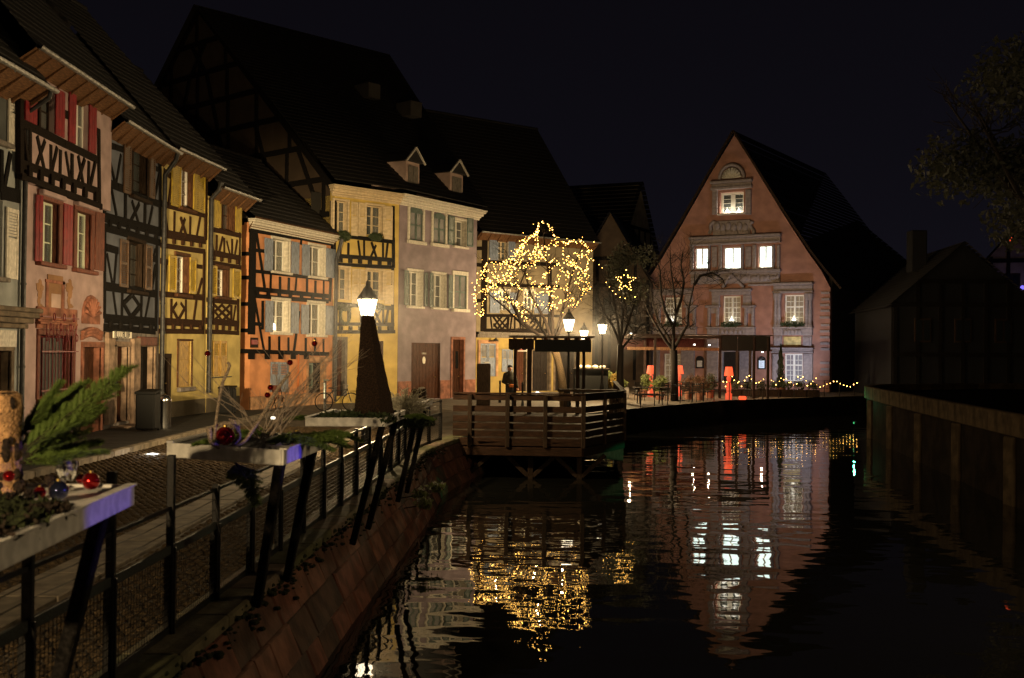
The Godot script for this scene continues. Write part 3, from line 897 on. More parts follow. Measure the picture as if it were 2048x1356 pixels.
func house_gable() -> void:
	var H := house("timbered_house", -7.72, 49.62, -5.2, 52.3, "tall yellow half-timbered house with cream shutters, garlands and a huge dark timbered gable")
	H.timber = M.timber_black
	var L: float = H.L
	CR = [650.0, 350.0, 5.894]
	var wo := {"rows": 3, "cols": 2, "frame": M.cream_paint, "surround": M.cream_paint, "sw": 0.09, "dep": 0.22}
	win(H, rect(H, 108, 305, 265, 665), wo)
	win(H, rect(H, 487, 362, 682, 715), wo)
	for s in [[302, 318, 378, 718], [386, 328, 476, 722], [692, 370, 786, 760]]: shutter(H, rect(H, s[0], s[1], s[2], s[3]), M.cream_paint, "half")
	beams(H, [[100, 705, 805, 790, 0.18], [110, 950, 810, 1005, 0.18], [110, 1050, 815, 1090, 0.17], [178, 790, 178, 960], [275, 800, 272, 970], [390, 770, 415, 975], [460, 760, 462, 985], [545, 790, 612, 995], [602, 825, 530, 985], [683, 800, 683, 1000], [738, 800, 716, 1000], [803, 365, 805, 1095, 0.16], [118, 300, 118, 1050, 0.12]], 0.12)
	joists(H, 120, 1002, 810, 1046, 6, 0.2, 0.18)
	CR = [650.0, 520.0, 4.52]
	win(H, rect(H, 90, 70, 215, 360), wo)
	win(H, rect(H, 378, 95, 522, 360), wo)
	for s in [[240, 80, 300, 396], [306, 85, 374, 398], [536, 92, 613, 402]]: shutter(H, rect(H, s[0], s[1], s[2], s[3]), M.cream_paint, "half")
	beams(H, [[95, 395, 615, 435, 0.17], [92, 580, 625, 582, 0.15], [90, 650, 635, 648, 0.15], [135, 440, 135, 580], [210, 450, 210, 580], [318, 430, 328, 580], [405, 440, 405, 580], [440, 450, 500, 575], [500, 450, 445, 575], [525, 440, 525, 580], [570, 440, 548, 580], [612, 80, 610, 640, 0.16]], 0.12)
	joists(H, 95, 615, 620, 616, 6, 0.18, 0.17)
	gate(H, rect(H, 92, 722, 175, 1230), M.brown_door, {"planks": 3, "fr": M.grey_wood})
	gate(H, rect(H, 318, 730, 525, 1250), M.brown_door, {"planks": 6})
	wall(H, 0, L, 0, 9.3, M.plaster_yellow2)
	cornice(H, -0.15, L, 8.95, M.cream_paint, 1.0)
	# fir garlands on the sills and a wreath
	CR = [650.0, 350.0, 5.894]
	for q in [[210, 720, 100, 60], [595, 730, 95, 45]]:
		var c := lp(H, q[0], q[1], 0.2)
		greenery("fir_garland", H.n, Vector3(c.x, c.y, 0.22), Vector3(q[2] / 5.894 / 46.0, q[3] / 5.894 / 46.0, 0.2), 500, 0.12, M.fir_dark)
	CR = [650.0, 520.0, 4.52]
	for q in [[165, 430, 75, 30], [480, 425, 70, 32]]:
		var c := lp(H, q[0], q[1], 0.2)
		greenery("fir_garland", H.n, Vector3(c.x, c.y, 0.22), Vector3(q[2] / 4.52 / 46.0, q[3] / 4.52 / 46.0, 0.18), 420, 0.1, M.fir_dark)
	var w := lp(H, 180, 500, 0.1)
	var wr := []
	for k in 25: wr.append(Vector3(w.x + cos(TAU * k / 24) * 0.26, w.y + sin(TAU * k / 24) * 0.36, 0.14))
	var wm := Mb.new()
	wm.tube(wr, [0.04], 6)
	var wo2 := part("wreath", wm, M.fir_dark, H.n)
	for k in 24: greenery("wreath_needles", wo2, wr[k], Vector3(0.06, 0.06, 0.06), 14, 0.07, M.fir_dark)
	# the great gable on the left side, seen over the roofs, and the long steep roof behind both facades
	var half := 11.0
	var top := 19.1
	var ev := 9.3
	var gm := Mb.new()
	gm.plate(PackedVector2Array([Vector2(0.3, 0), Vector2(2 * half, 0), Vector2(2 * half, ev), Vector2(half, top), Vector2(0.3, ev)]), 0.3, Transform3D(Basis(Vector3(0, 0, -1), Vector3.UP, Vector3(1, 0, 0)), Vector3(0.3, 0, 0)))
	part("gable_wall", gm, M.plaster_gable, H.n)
	var gb := func(a: Vector2, b: Vector2, w: float) -> void:
		var mb := Mb.new()
		mb.bar(Vector3(-0.03 - rng.randf() * 0.015, a.y, -a.x), Vector3(-0.03 - rng.randf() * 0.015, b.y, -b.x), w, 0.1, Vector3(1, 0, 0), 0.01)
		part("gable_beam", mb, M.timber_black, H.n)
	var slope := (top - ev) / half
	for i in 7:
		var y := 8.2 + i * 1.55
		var inset := maxf(0.35, (y - ev) / slope + 0.1)
		gb.call(Vector2(inset, y), Vector2(2 * half - inset, y), 0.24)
		var nx := 9
		for k in nx:
			var x := 0.8 + (2 * half - 1.6) * k / (nx - 1) + rng.randf_range(-0.2, 0.2)
			var y1 := minf(y + 1.45, ev + (minf(x, 2 * half - x)) * slope - 0.1)
			if y1 - y > 0.5: gb.call(Vector2(x, y + 0.1), Vector2(x, y1), 0.18)
	for s in [[1.0, 8.3, 2.6, 11.2], [4.0, 8.3, 6.0, 12.8], [8.0, 9.8, 10.2, 15.8], [14.0, 9.8, 11.8, 15.8], [18.0, 8.3, 16.0, 12.8], [10.2, 15.8, 11.6, 17.4], [11.8, 15.8, 10.4, 17.4]]:
		gb.call(Vector2(s[0], s[1]), Vector2(s[2], s[3]), 0.2)
	gb.call(Vector2(0.0, ev - 0.1), Vector2(half, top + 0.1), 0.3)
	gb.call(Vector2(2 * half, ev - 0.1), Vector2(half, top + 0.1), 0.3)
	var rm := Mb.new()
	var e2 := Vector3(H.inv * v3(Vector2(-1.75, 58.2), GY))
	var eaves := [Vector3(-0.35, ev + 0.35, 0.4), Vector3(3.72, ev + 0.35, 0.4), Vector3(e2.x + 0.25, ev + 0.35, e2.z + 0.35)]
	var ridge := [Vector3(-0.35, top + 0.3, -half), Vector3(3.72, top + 0.3, -half), Vector3(12.4, top + 0.3, -half)]
	for i in 46:
		for k in 2:
			var a: Vector3 = eaves[k].lerp(ridge[k], i / 46.0)
			var a2: Vector3 = eaves[k + 1].lerp(ridge[k + 1], i / 46.0)
			var b: Vector3 = eaves[k].lerp(ridge[k], (i + 1) / 46.0) - Vector3(0, 0.04, 0)
			var b2: Vector3 = eaves[k + 1].lerp(ridge[k + 1], (i + 1) / 46.0) - Vector3(0, 0.04, 0)
			rm.quad(a, a2, b2, b)
			rm.quad(a - Vector3(0, 0.05, 0), a2 - Vector3(0, 0.05, 0), a2, a)
	rm.quad(ridge[0], ridge[2], Vector3(16, ev, -2 * half), Vector3(-0.35, ev, -2 * half))
	rm.tri(eaves[2], Vector3(16, ev, -2 * half), ridge[2])
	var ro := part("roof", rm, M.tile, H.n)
	for d in [[7.2, 0.64], [9.4, 0.57]]:
		var f := Mb.new()
		var c := Vector3(d[0], lerpf(ev, top, d[1]), lerpf(0, -half, d[1]) + 0.4)
		f.bx(c + Vector3(0, 0.1, 0), Vector3(0.8, 0.8, 1.2), 0.03)
		part("roof_light", f, M.dark_plaster, ro)
	shell(H, 9.0, 21.0, M.plaster_yellow2, false)

func house_lavender() -> void:
	var H := house("plastered_house", -5.18, 52.32, -1.83, 58.1, "tall lavender plastered house with green louvred shutters and a big brown garage door")
	var L: float = H.L
	CR = [790.0, 380.0, 5.217]
	var wo := {"rows": 3, "cols": 2, "frame": M.white, "surround": M.white_paint, "sw": 0.12, "sill": M.white_paint, "dep": 0.26, "curtain": false}
	# upper row: two pairs of closed shutters, one open pair
	for q in [[150, 178, 285, 532], [395, 238, 520, 562]]:
		var r := rect(H, q[0], q[1], q[2], q[3])
		var hw := r.size.x / 2
		for k in 2: shutter(H, Rect2(r.position.x + hw * k + 0.005, r.position.y, hw - 0.01, r.size.y - (0.12 if true else 0.0)), M.green_shutter, "louver", -0.02)
		var ar := Mb.new()
		ar.plate(arch_pts(Rect2(r.position.x, r.end.y - 0.3, r.size.x, 0.3), 0.26), 0.05, Transform3D(Basis(), Vector3(0, 0, 0.035)))
		part("arch_head", ar, M.green_shutter, H.n)
		var s := Mb.new()
		for x in [r.position.x - 0.08, r.end.x + 0.08]: s.bx(Vector3(x, r.get_center().y, 0.02), Vector3(0.15, r.size.y, 0.08), 0.015)
		var pts := []
		for k in 11:
			var t := PI * k / 10
			pts.append(Vector3(r.get_center().x + cos(t) * (r.size.x / 2 + 0.08), r.end.y - 0.12 + sin(t) * 0.3, 0.02))
		s.tube(pts, [0.07], 6)
		part("surround", s, M.white_paint, H.n)
		slab(H, "sill", Rect2(r.position.x - 0.2, r.position.y - 0.16, r.size.x + 0.4, 0.16), 0.0, 0.16, M.white_paint, 0.015)
	win(H, rect(H, 614, 318, 738, 588), wo)
	for s in [[548, 270, 612, 572], [742, 285, 808, 592]]: shutter(H, rect(H, s[0], s[1], s[2], s[3]), M.green_shutter, "louver")
	win(H, rect(H, 137, 850, 276, 1214), wo)
	win(H, rect(H, 392, 880, 520, 1228), wo)
	for s in [[68, 840, 134, 1200], [284, 865, 332, 1214], [336, 865, 389, 1222], [526, 890, 594, 1235]]: shutter(H, rect(H, s[0], s[1], s[2], s[3]), M.green_shutter, "louver", 0.03, 0.25)
	var r3 := rect(H, 612, 888, 738, 1240)
	for k in 2: shutter(H, Rect2(r3.position.x + r3.size.x / 2 * k + 0.005, r3.position.y, r3.size.x / 2 - 0.01, r3.size.y), M.green_shutter, "louver", -0.02)
	var s3 := Mb.new()
	for x in [r3.position.x - 0.08, r3.end.x + 0.08]: s3.bx(Vector3(x, r3.get_center().y, 0.02), Vector3(0.15, r3.size.y, 0.08), 0.015)
	s3.bx(Vector3(r3.get_center().x, r3.end.y + 0.1, 0.02), Vector3(r3.size.x + 0.32, 0.2, 0.085), 0.015)
	part("surround", s3, M.white_paint, H.n)
	slab(H, "sill", Rect2(r3.position.x - 0.2, r3.position.y - 0.16, r3.size.x + 0.4, 0.16), 0.0, 0.16, M.white_paint, 0.015)
	CR = [800.0, 620.0, 5.897]
	var gr := rect(H, 132, 388, 472, 1000)
	gr = Rect2(gr.position.x, 0.04, gr.size.x, gr.end.y - 0.04)
	var d := gate(H, gr, M.brown_door, {"planks": 9, "dep": 0.12})
	var ov := Mb.new()
	var oc := lp(H, 280, 592, -0.08)
	var pl := PackedVector2Array()
	for k in 20: pl.append(Vector2(oc.x + cos(TAU * k / 20) * 0.12, oc.y + sin(TAU * k / 20) * 0.17))
	ov.plate(pl, 0.02, Transform3D(Basis(), Vector3(0, 0, -0.06)))
	part("oval_plate", ov, M.sign_white, d)
	strokes_on(Vector3(oc.x, oc.y + 0.32, -0.07), 6, 0.08, M.pale_board, d)
	var r2 := rect(H, 613, 350, 742, 1000)
	r2 = Rect2(r2.position.x, 0.04, r2.size.x, r2.end.y - 0.04)
	gate(H, r2, M.brown_door, {"planks": 4, "fr": M.red_brown_pale})
	for x in [0.25, 0.7]: slab(H, "door_glass", Rect2(r2.position.x + r2.size.x * x - 0.1, r2.position.y + r2.size.y * 0.5, 0.24, r2.size.y * 0.3), -0.19, 0.012, M.glass_dark)
	wall(H, 0, L, 0, 9.35, M.plaster_lavender)
	for u in [[0.0, gr.position.x - 0.02], [gr.end.x + 0.02, r2.position.x - 0.18], [r2.end.x + 0.18, L]]:
		var f := Mb.new()
		f.bx(Vector3((u[0] + u[1]) / 2, 0.45, 0.01), Vector3(u[1] - u[0], 0.9, 0.05), 0.01)
		part("plinth", f, M.red_brown_pale, H.n)
	cornice(H, 0, L + 0.1, 8.95, M.white_paint, 1.05)
	shell(H, 9.0, 16.0, M.plaster_lavender)
	# two dormers
	CR = [0.0, 0.0, 1.0]
	for q in [[812, 324, 839, 372], [900, 347, 926, 390]]:
		var r := rect(H, q[0], q[1], q[2], q[3], -0.15)
		var b := Mb.new()
		b.bx(Vector3(r.get_center().x, r.get_center().y, -1.15), Vector3(r.size.x, r.size.y, 2.0), 0.02)
		var dm := part("dormer", b, M.plaster_pink_pale, H.n)
		var sh := Mb.new()
		for k in 2: sh.bx(Vector3(r.get_center().x + (k - 0.5) * r.size.x * 0.36, r.get_center().y - 0.05, -0.13), Vector3(r.size.x * 0.34, r.size.y * 0.75, 0.04), 0.01)
		part("dormer_shutter", sh, M.grey_wood, dm)
		var g := Mb.new()
		var w := r.size.x / 2 + 0.16
		g.plate(PackedVector2Array([Vector2(-w, 0), Vector2(w, 0), Vector2(0, 0.5)]), 2.2, Transform3D(Basis(), Vector3(r.get_center().x, r.end.y, 0.0)))
		part("dormer_roof", g, M.tile, dm)
		for sd in [-1, 1]:
			var v := Mb.new()
			v.bar(Vector3(r.get_center().x + sd * (w + 0.05), r.end.y - 0.04, 0.03), Vector3(r.get_center().x, r.end.y + 0.66, 0.03), 0.08, 0.08)
			part("verge_board", v, M.pale_board, dm)

func house_cream() -> void:
	var H := house("timbered_house", -2.0, 64.0, 4.85, 69.5, "cream half-timbered house behind the lit tree, blue-grey shutters and a yellow ground floor")
	var L: float = H.L
	CR = [940.0, 430.0, 5.023]
	win(H, rect(H, 282, 262, 375, 452), {"rows": 3, "surround": M.white_paint, "sw": 0.1, "frame": M.cream_paint})
	for s in [[190, 250, 278, 452], [380, 262, 450, 460]]: shutter(H, rect(H, s[0], s[1], s[2], s[3]), M.blue_grey, "board")
	win(H, rect(H, 545, 760, 640, 960), {"rows": 3, "surround": M.white_paint, "sw": 0.1})
	win(H, rect(H, 296, 760, 390, 960), {"rows": 3, "surround": M.white_paint, "sw": 0.1})
	for s in [[195, 770, 292, 985], [395, 780, 470, 990], [642, 790, 780, 990]]: shutter(H, rect(H, s[0], s[1], s[2], s[3]), M.blue_grey, "board")
	beams(H, [[65, 335, 140, 335, 0.2], [65, 500, 140, 505, 0.2], [65, 860, 130, 860, 0.2], [150, 160, 135, 1170, 0.42], [180, 470, 900, 500, 0.2], [190, 700, 900, 720, 0.2], [140, 1165, 900, 1165, 0.26], [140, 1010, 900, 1015, 0.16], [205, 1015, 222, 1160], [385, 1010, 375, 1160, 0.16], [420, 1020, 402, 1160], [448, 1020, 448, 1160], [490, 1020, 512, 1160], [530, 1020, 530, 1160], [705, 1020, 705, 1160, 0.16], [745, 1020, 725, 1160], [800, 500, 800, 1160, 0.3],
		[230, 1020, 330, 1160], [270, 1020, 365, 1130], [235, 1090, 285, 1160], [370, 1030, 260, 1160], [320, 1020, 235, 1120], [370, 1090, 310, 1160],
		[545, 1090, 600, 1025], [545, 1090, 600, 1160], [600, 1025, 655, 1090], [655, 1090, 600, 1160], [650, 1025, 695, 1090], [695, 1090, 650, 1160], [650, 1025, 605, 1090]], 0.11)
	CR = [800.0, 620.0, 5.897]
	for s in [[945, 395, 1030, 782], [1035, 395, 1122, 782], [1200, 462, 1262, 730], [1268, 465, 1330, 735]]: shutter(H, rect(H, s[0], s[1], s[2], s[3]), M.blue_grey, "half", 0.0)
	var sr := Mb.new()
	var r := rect(H, 945, 395, 1122, 782)
	for x in [r.position.x - 0.1, r.end.x + 0.1]: sr.bx(Vector3(x, r.get_center().y, 0.02), Vector3(0.16, r.size.y, 0.1), 0.015)
	sr.bx(Vector3(r.get_center().x, r.end.y + 0.1, 0.02), Vector3(r.size.x + 0.36, 0.2, 0.105), 0.015)
	part("surround", sr, M.sandstone_warm, H.n)
	var hood := lp(H, 1125, 352, 0.3)
	var hm := Mb.new()
	hm.lathe([Vector2(0.03, 0.12), Vector2(0.05, 0.08), Vector2(0.2, -0.08)], 12, Vector3(hood.x, hood.y, 0.35))
	part("lamp_hood", hm, M.iron, H.n)
	for q in [[1370, 470, 1480, 1000], [1560, 480, 1760, 1000], [1830, 470, 2080, 1000]]:
		var dr := rect(H, q[0], q[1], q[2], q[3])
		gate(H, Rect2(dr.position.x, 0.05, dr.size.x, dr.end.y - 0.05), M.black_door if q[0] > 1500 else M.brown_door, {"planks": 5, "fr": M.brown_stone})  # black doors added to darken the wall seen through the shelter
	var y0 := lp(H, 900, 325).y
	wall(H, 0, L, 0, y0, M.plaster_yellow3)
	wall(H, 0, L, y0, 9.0, M.plaster_cream2, 0.0)
	for k in 2: slab(H, "eaves_board", Rect2(0, y0 + 0.02 + 0.16 * k, L, 0.15), 0.0, 0.16 + 0.1 * k, M.grey_wood, 0.015)
	shell(H, 8.9, 10.0, M.plaster_cream)
	roof(H, 8.95, 0.5, 11.0, 52, M.tile)

# ---------- the gabled sandstone house across the basin ----------
func build_town_house() -> void:
	var H := house("gabled_house", 8.95, 78.85, 19.9, 72.0, "tall salmon house with carved stone gable and lit windows at the end of the canal")
	var L: float = H.L
	CR = [1240.0, 240.0, 2.4218]
	# the right half of the outline, measured and mirrored about the middle
	var half := [[1018, 812], [975, 730], [910, 640], [800, 470], [665, 250], [561, 62]]
	var pts := PackedVector2Array([Vector2(0, 0), Vector2(L, 0)])
	var rgt := []
	for q in half: rgt.append(lp(H, q[0], q[1]))
	for p in rgt: pts.append(Vector2(minf(p.x, L), p.y))
	for i in range(rgt.size() - 2, -1, -1): pts.append(Vector2(maxf(0.0, L - rgt[i].x), rgt[i].y))
	var apex: Vector2 = rgt[-1]
	var sm: Material = M.carved
	CR = [1390.0, 320.0, 5.217]
	win(H, rect(H, 258, 332, 508, 556), {"rows": 4, "cols": 2, "frame": M.white, "dep": 0.3, "sill": M.white_paint, "mid": 0.3, "fw": 0.16, "curtain": false})
	for q in [[0, 920, 132, 1132], [298, 912, 474, 1134], [660, 895, 800, 1122]]:
		win(H, rect(H, q[0], q[1], q[2], q[3]), {"rows": 1, "cols": 2, "frame": M.white, "lit": M.lit_cool, "dep": 0.22, "mid": 0.1, "sill": M.carved})
	var st := func(x0: float, y0: float, x1: float, y1: float, z: float, th: float, called: String) -> void:
		slab(H, called, rect(H, x0, y0, x1, y1), z, th, sm, 0.03)
	# top window: pilasters, entablature, shell pediment, carved panel below
	st.call(185, 310, 240, 572, 0.0, 0.16, "pilaster"); st.call(532, 310, 590, 572, 0.0, 0.16, "pilaster")
	st.call(170, 212, 605, 240, 0.0, 0.3, "entablature"); st.call(180, 240, 595, 275, 0.0, 0.16, "entablature"); st.call(172, 275, 602, 306, 0.0, 0.24, "entablature")
	var sc := lp(H, 388, 195)
	var sw := lp(H, 515, 195).x - sc.x
	var sh := lp(H, 388, 52).y - sc.y
	var ring := []
	for k in 17: ring.append(Vector3(sc.x + cos(PI * k / 16) * sw, sc.y + sin(PI * k / 16) * sh, 0.12))
	var rm := Mb.new()
	rm.tube(ring, [0.12], 8)
	part("shell_rim", rm, sm, H.n, true)
	for k in 9:
		var a := PI * (0.07 + 0.86 * k / 8.0)
		var rb := Mb.new()
		rb.tube([Vector3(sc.x, sc.y + 0.05, 0.06), Vector3(sc.x + cos(a) * sw * 0.78, sc.y + sin(a) * sh * 0.78, 0.1)], [0.04, 0.13], 8)
		part("shell_rib", rb, M.pale_board, H.n, true)
	st.call(195, 632, 580, 790, 0.0, 0.14, "carved_panel")
	for k in 6:
		var c := lp(H, 240 + 58 * k, 690 + (18 if k % 2 else 0))
		var om := Mb.new()
		om.ball(Vector3(c.x, c.y, 0.16), Vector3(0.2, 0.28, 0.09), 10, 6)
		om.ball(Vector3(c.x + 0.15, c.y - 0.3, 0.15), Vector3(0.13, 0.16, 0.07), 8, 5)
		part("carving", om, sm, H.n, true)
	for sd in [-1, 1]:
		var cx: float = 388.0 + sd * 225
		var scr := []
		for k in 22:
			var a := k * 0.42
			var p := lp(H, cx + sd * (-30 + k * 1.8), 640 + k * 6.5)
			scr.append(Vector3(p.x + cos(a) * 0.02 * (22 - k) * 0.3, p.y + sin(a) * 0.05, 0.08))
		var sv := Mb.new()
		sv.tube(scr, [0.09, 0.12], 7)
		part("scroll", sv, sm, H.n, true)
	# second row: long cornice, frieze, pilasters between the windows, parapet and broken pediment
	st.call(-50, 788, 905, 812, 0.0, 0.36, "cornice"); st.call(-45, 812, 900, 858, 0.0, 0.18, "frieze"); st.call(-48, 858, 902, 880, 0.0, 0.26, "cornice")
	for q in [[-45, -10], [145, 165], [250, 285], [485, 512], [604, 640], [815, 835], [860, 890]]: st.call(q[0], 885, q[1], 1150, 0.0, 0.17, "pilaster")
	for q in [[178, 235], [528, 590]]: st.call(q[0], 905, q[1], 1120, 0.0, 0.1, "carved_panel")
	st.call(-48, 1150, 900, 1180, 0.0, 0.26, "sill_band"); st.call(-40, 1180, 890, 1290, 0.0, 0.12, "frieze"); st.call(560, 1290, 890, 1312, 0.0, 0.2, "cornice")
	for k in 9:
		var c := lp(H, 20 + 100 * k, 1235)
		var om := Mb.new()
		om.ball(Vector3(c.x, c.y, 0.14), Vector3(0.3, 0.2, 0.09), 10, 6)
		om.ball(Vector3(c.x + 0.32, c.y + 0.06, 0.13), Vector3(0.12, 0.22, 0.07), 8, 5)
		part("carving", om, sm, H.n, true)
	var pa := lp(H, 300, 1330); var pb := lp(H, 388, 1195); var pc := lp(H, 520, 1330)
	var pm := Mb.new()
	pm.bar(Vector3(pa.x, pa.y, 0.16), Vector3(pb.x, pb.y, 0.16), 0.18, 0.26, Vector3(0, 0, 1), 0.03)
	pm.bar(Vector3(pc.x, pc.y, 0.165), Vector3(pb.x, pb.y, 0.165), 0.18, 0.26, Vector3(0, 0, 1), 0.03)
	part("pediment", pm, sm, H.n)
	CR = [1390.0, 540.0, 5.65]
	var wo := {"rows": 5, "cols": 4, "frame": M.white, "dep": 0.18, "transom": 3, "fw": 0.09, "mid": 0.13, "lit": M.lit_dim, "sill": M.carved}
	for q in [[315, 295, 515, 608], [1010, 278, 1230, 610]]: win(H, rect(H, q[0], q[1], q[2], q[3]), wo)
	win(H, rect(H, -345, 310, -150, 610), wo)
	win(H, rect(H, 1010, 945, 1215, 1262), wo.merged({"lit": M.lit_dim2}, true))
	var wl := rect(H, -355, 945, -165, 1262)
	win(H, wl, wo)
	# right bay
	st.call(885, 142, 1342, 172, 0.0, 0.36, "cornice"); st.call(892, 172, 1336, 235, 0.0, 0.16, "frieze"); st.call(885, 235, 1340, 262, 0.0, 0.26, "cornice")
	for xx in [912, 946, 1262, 1302]:
		var a := lp(H, xx + 8, 640); var b := lp(H, xx + 8, 268)
		var cm := Mb.new()
		cm.lathe([Vector2(0.17, 0), Vector2(0.17, 0.12), Vector2(0.12, 0.16), Vector2(0.125, 0.5), Vector2(0.1, b.y - a.y - 0.5), Vector2(0.16, b.y - a.y - 0.25), Vector2(0.18, b.y - a.y)], 12, Vector3(a.x, a.y, 0.17))
		part("column", cm, sm, H.n, true)
	st.call(890, 640, 1342, 662, 0.0, 0.34, "sill_band"); st.call(896, 662, 1000, 740, 0.0, 0.2, "pedestal"); st.call(1222, 662, 1334, 740, 0.0, 0.2, "pedestal"); st.call(1000, 664, 1222, 738, 0.0, 0.13, "carved_panel")
	for k in 5:
		var c := lp(H, 1030 + 40 * k, 700)
		var om := Mb.new()
		om.ball(Vector3(c.x, c.y, 0.14), Vector3(0.13, 0.16, 0.08), 9, 6)
		part("carving", om, sm, H.n, true)
	st.call(896, 745, 985, 862, 0.0, 0.16, "pedestal"); st.call(1225, 745, 1325, 862, 0.0, 0.16, "pedestal")
	st.call(915, 762, 968, 848, 0.16, 0.03, "raised_panel"); st.call(1245, 762, 1305, 848, 0.16, 0.03, "raised_panel")
	slab(H, "yellow_panel", rect(H, 1005, 752, 1200, 862), 0.0, 0.06, M.yellow_stone)
	st.call(868, 875, 1350, 898, 0.0, 0.36, "cornice"); st.call(880, 898, 1338, 920, 0.0, 0.2, "dentil_band"); st.call(872, 920, 1345, 938, 0.0, 0.26, "cornice")
	st.call(880, 945, 990, 1275, 0.0, 0.16, "pilaster"); st.call(1228, 945, 1335, 1275, 0.0, 0.16, "pilaster")
	st.call(900, 965, 950, 1250, 0.16, 0.03, "raised_panel"); st.call(1252, 965, 1312, 1250, 0.16, 0.03, "raised_panel")
	# middle bay, and its like on the left
	for off in [0.0, -660.0]:
		st.call(180 + off, 215, 648 + off, 240, 0.0, 0.34, "cornice"); st.call(195 + off, 240, 635 + off, 285, 0.0, 0.16, "frieze")
		for sx in [[195, 285], [548, 640]]:
			st.call(sx[0] + off, 285, sx[1] + off, 395, 0.0, 0.14, "pilaster")
		for sx in [[130, 290], [545, 690]]:
			st.call(sx[0] + off, 398, sx[1] + off, 425, 0.0, 0.3, "cornice")
			st.call(sx[0] + 22 + off, 425, sx[0] + 52 + off, 640, 0.0, 0.2, "pilaster"); st.call(sx[1] - 45 + off, 425, sx[1] - 15 + off, 640, 0.0, 0.2, "pilaster")
			st.call(sx[0] + 22 + off, 425, sx[1] - 15 + off, 490, 0.0, 0.12, "niche_head")
		st.call(140 + off, 642, 690 + off, 662, 0.0, 0.32, "sill_band"); st.call(145 + off, 662, 275 + off, 738, 0.0, 0.2, "pedestal"); st.call(545 + off, 662, 685 + off, 738, 0.0, 0.2, "pedestal"); st.call(275 + off, 664, 545 + off, 736, 0.0, 0.12, "carved_panel")
		for k in 5:
			var c := lp(H, 310 + 50 * k + off, 700)
			var om := Mb.new()
			om.ball(Vector3(c.x, c.y, 0.13), Vector3(0.16, 0.15, 0.08), 9, 6)
			part("carving", om, sm, H.n, true)
		st.call(120 + off, 745, 265 + off, 1275, 0.0, 0.1, "pilaster")
		st.call(505 + off, 745, 660 + off, 1275, 0.0, 0.1, "pilaster")
	# plant boxes on the first-floor sills
	for q in [[275, 540], [962, 1255], [-385, -120]]:
		var c := lp(H, (q[0] + q[1]) / 2.0, 615, 0.25)
		greenery("sill_plants", H.n, Vector3(c.x, c.y, 0.3), Vector3((q[1] - q[0]) / 5.65 / 63.0, 0.22, 0.16), 260, 0.12, M.fir_dark)
	# arched recesses beside the door; the right one holds a lit menu case
	for q in [[10, 970, 102, 1112], [710, 975, 800, 1122]]:
		var r := rect(H, q[0], q[1], q[2], q[3])
		var am := Mb.new()
		am.plate(arch_pts(r, r.size.x * 0.45), 0.06, Transform3D(Basis(), Vector3(0, 0, 0.05)))
		part("menu_case", am, M.black_door, H.n)
	var mr := rect(H, 726, 1022, 788, 1108)
	var mc := slab(H, "menu_screen", mr, 0.055, 0.02, M.glow_screen, 0.004)
	for k in 7: slab(H, "menu_line", Rect2(mr.position.x + 0.06, mr.position.y + 0.1 + 0.09 * k, mr.size.x - 0.12 - 0.06 * (k % 3), 0.02), 0.075, 0.004, M.grey_print, 0.0, mc)
	var ml := rect(H, 26, 1025, 85, 1095)
	slab(H, "menu_sheet", ml, 0.055, 0.01, M.pale_board)
	gate(H, rect(H, 312, 925, 500, 1275), M.black_door, {"planks": 4, "fr": M.carved})
	# corner stones
	for y in [258, 330, 395, 460, 535, 622, 692, 760, 830, 895, 1050, 1120, 1180]:
		st.call(1418 + rng.randf_range(-6, 14), y - 14, 1522, y + 14, 0.0, 0.07, "corner_stone")
		st.call(-592, y - 10, -512 + rng.randf_range(-12, 6), y + 12, 0.0, 0.07, "corner_stone")
	wall(H, 0, L, 0, 20, M.plaster_salmon, 0.0, 0.4, pts)
	# the roof: a long steep saddle behind the gable, its foot flared
	var D := 25.0
	var prof := []
	for i in rgt.size(): prof.append(Vector2(rgt[i].x + 0.25 * (1.0 - i / float(rgt.size() - 1)), rgt[i].y + 0.2))
	prof[-1].x = L / 2
	prof[0] = Vector2(L + 0.7, rgt[0].y - 0.02)
	for sd in [0, 1]:
		var mb := Mb.new()
		for i in prof.size() - 1:
			var p: Vector2 = prof[i]
			var q: Vector2 = prof[i + 1]
			var n := maxi(2, int(p.distance_to(q) / 0.35))
			for k in n:
				var a := p.lerp(q, float(k) / n)
				var b := p.lerp(q, float(k + 1) / n) - Vector2(0, 0.04)
				if sd: a.x = L - a.x; b.x = L - b.x
				var hz := 5.5 * clampf((a.y - 9.0) / 9.0, 0, 1)
				mb.quad(Vector3(a.x, a.y, 0.12), Vector3(a.x, a.y, -D + hz), Vector3(b.x, b.y, -D + hz), Vector3(b.x, b.y, 0.12))
		part("roof_slope", mb, M.tile_dark, H.n)
		var vb := Mb.new()
		for i in prof.size() - 1:
			var a: Vector2 = prof[i]; var b: Vector2 = prof[i + 1]
			if sd: a.x = L - a.x; b.x = L - b.x
			vb.bar(Vector3(a.x, a.y - 0.06, 0.1), Vector3(b.x, b.y - 0.06, 0.1), 0.14, 0.1)
		part("verge", vb, M.dark_wood, H.n)
	var side := Mb.new()
	side.bx(Vector3(L - 0.1, 3.5, -D / 2 - 0.45), Vector3(0.2, 7.4, D), 0.0)
	side.bx(Vector3(0.1, 3.5, -D / 2 - 0.45), Vector3(0.2, 7.4, D), 0.0)
	side.bx(Vector3(L / 2, 5, -D), Vector3(L - 0.5, 10, 0.2), 0.0)
	part("side_wall", side, M.dark_plaster, H.n)
	# little lamps standing in the windows
	CR = [1390.0, 320.0, 5.217]
	for q in [[338, 545], [458, 545]]: sill_lamp(H, lp(H, q[0], q[1], -0.15), -0.12, 0.55)
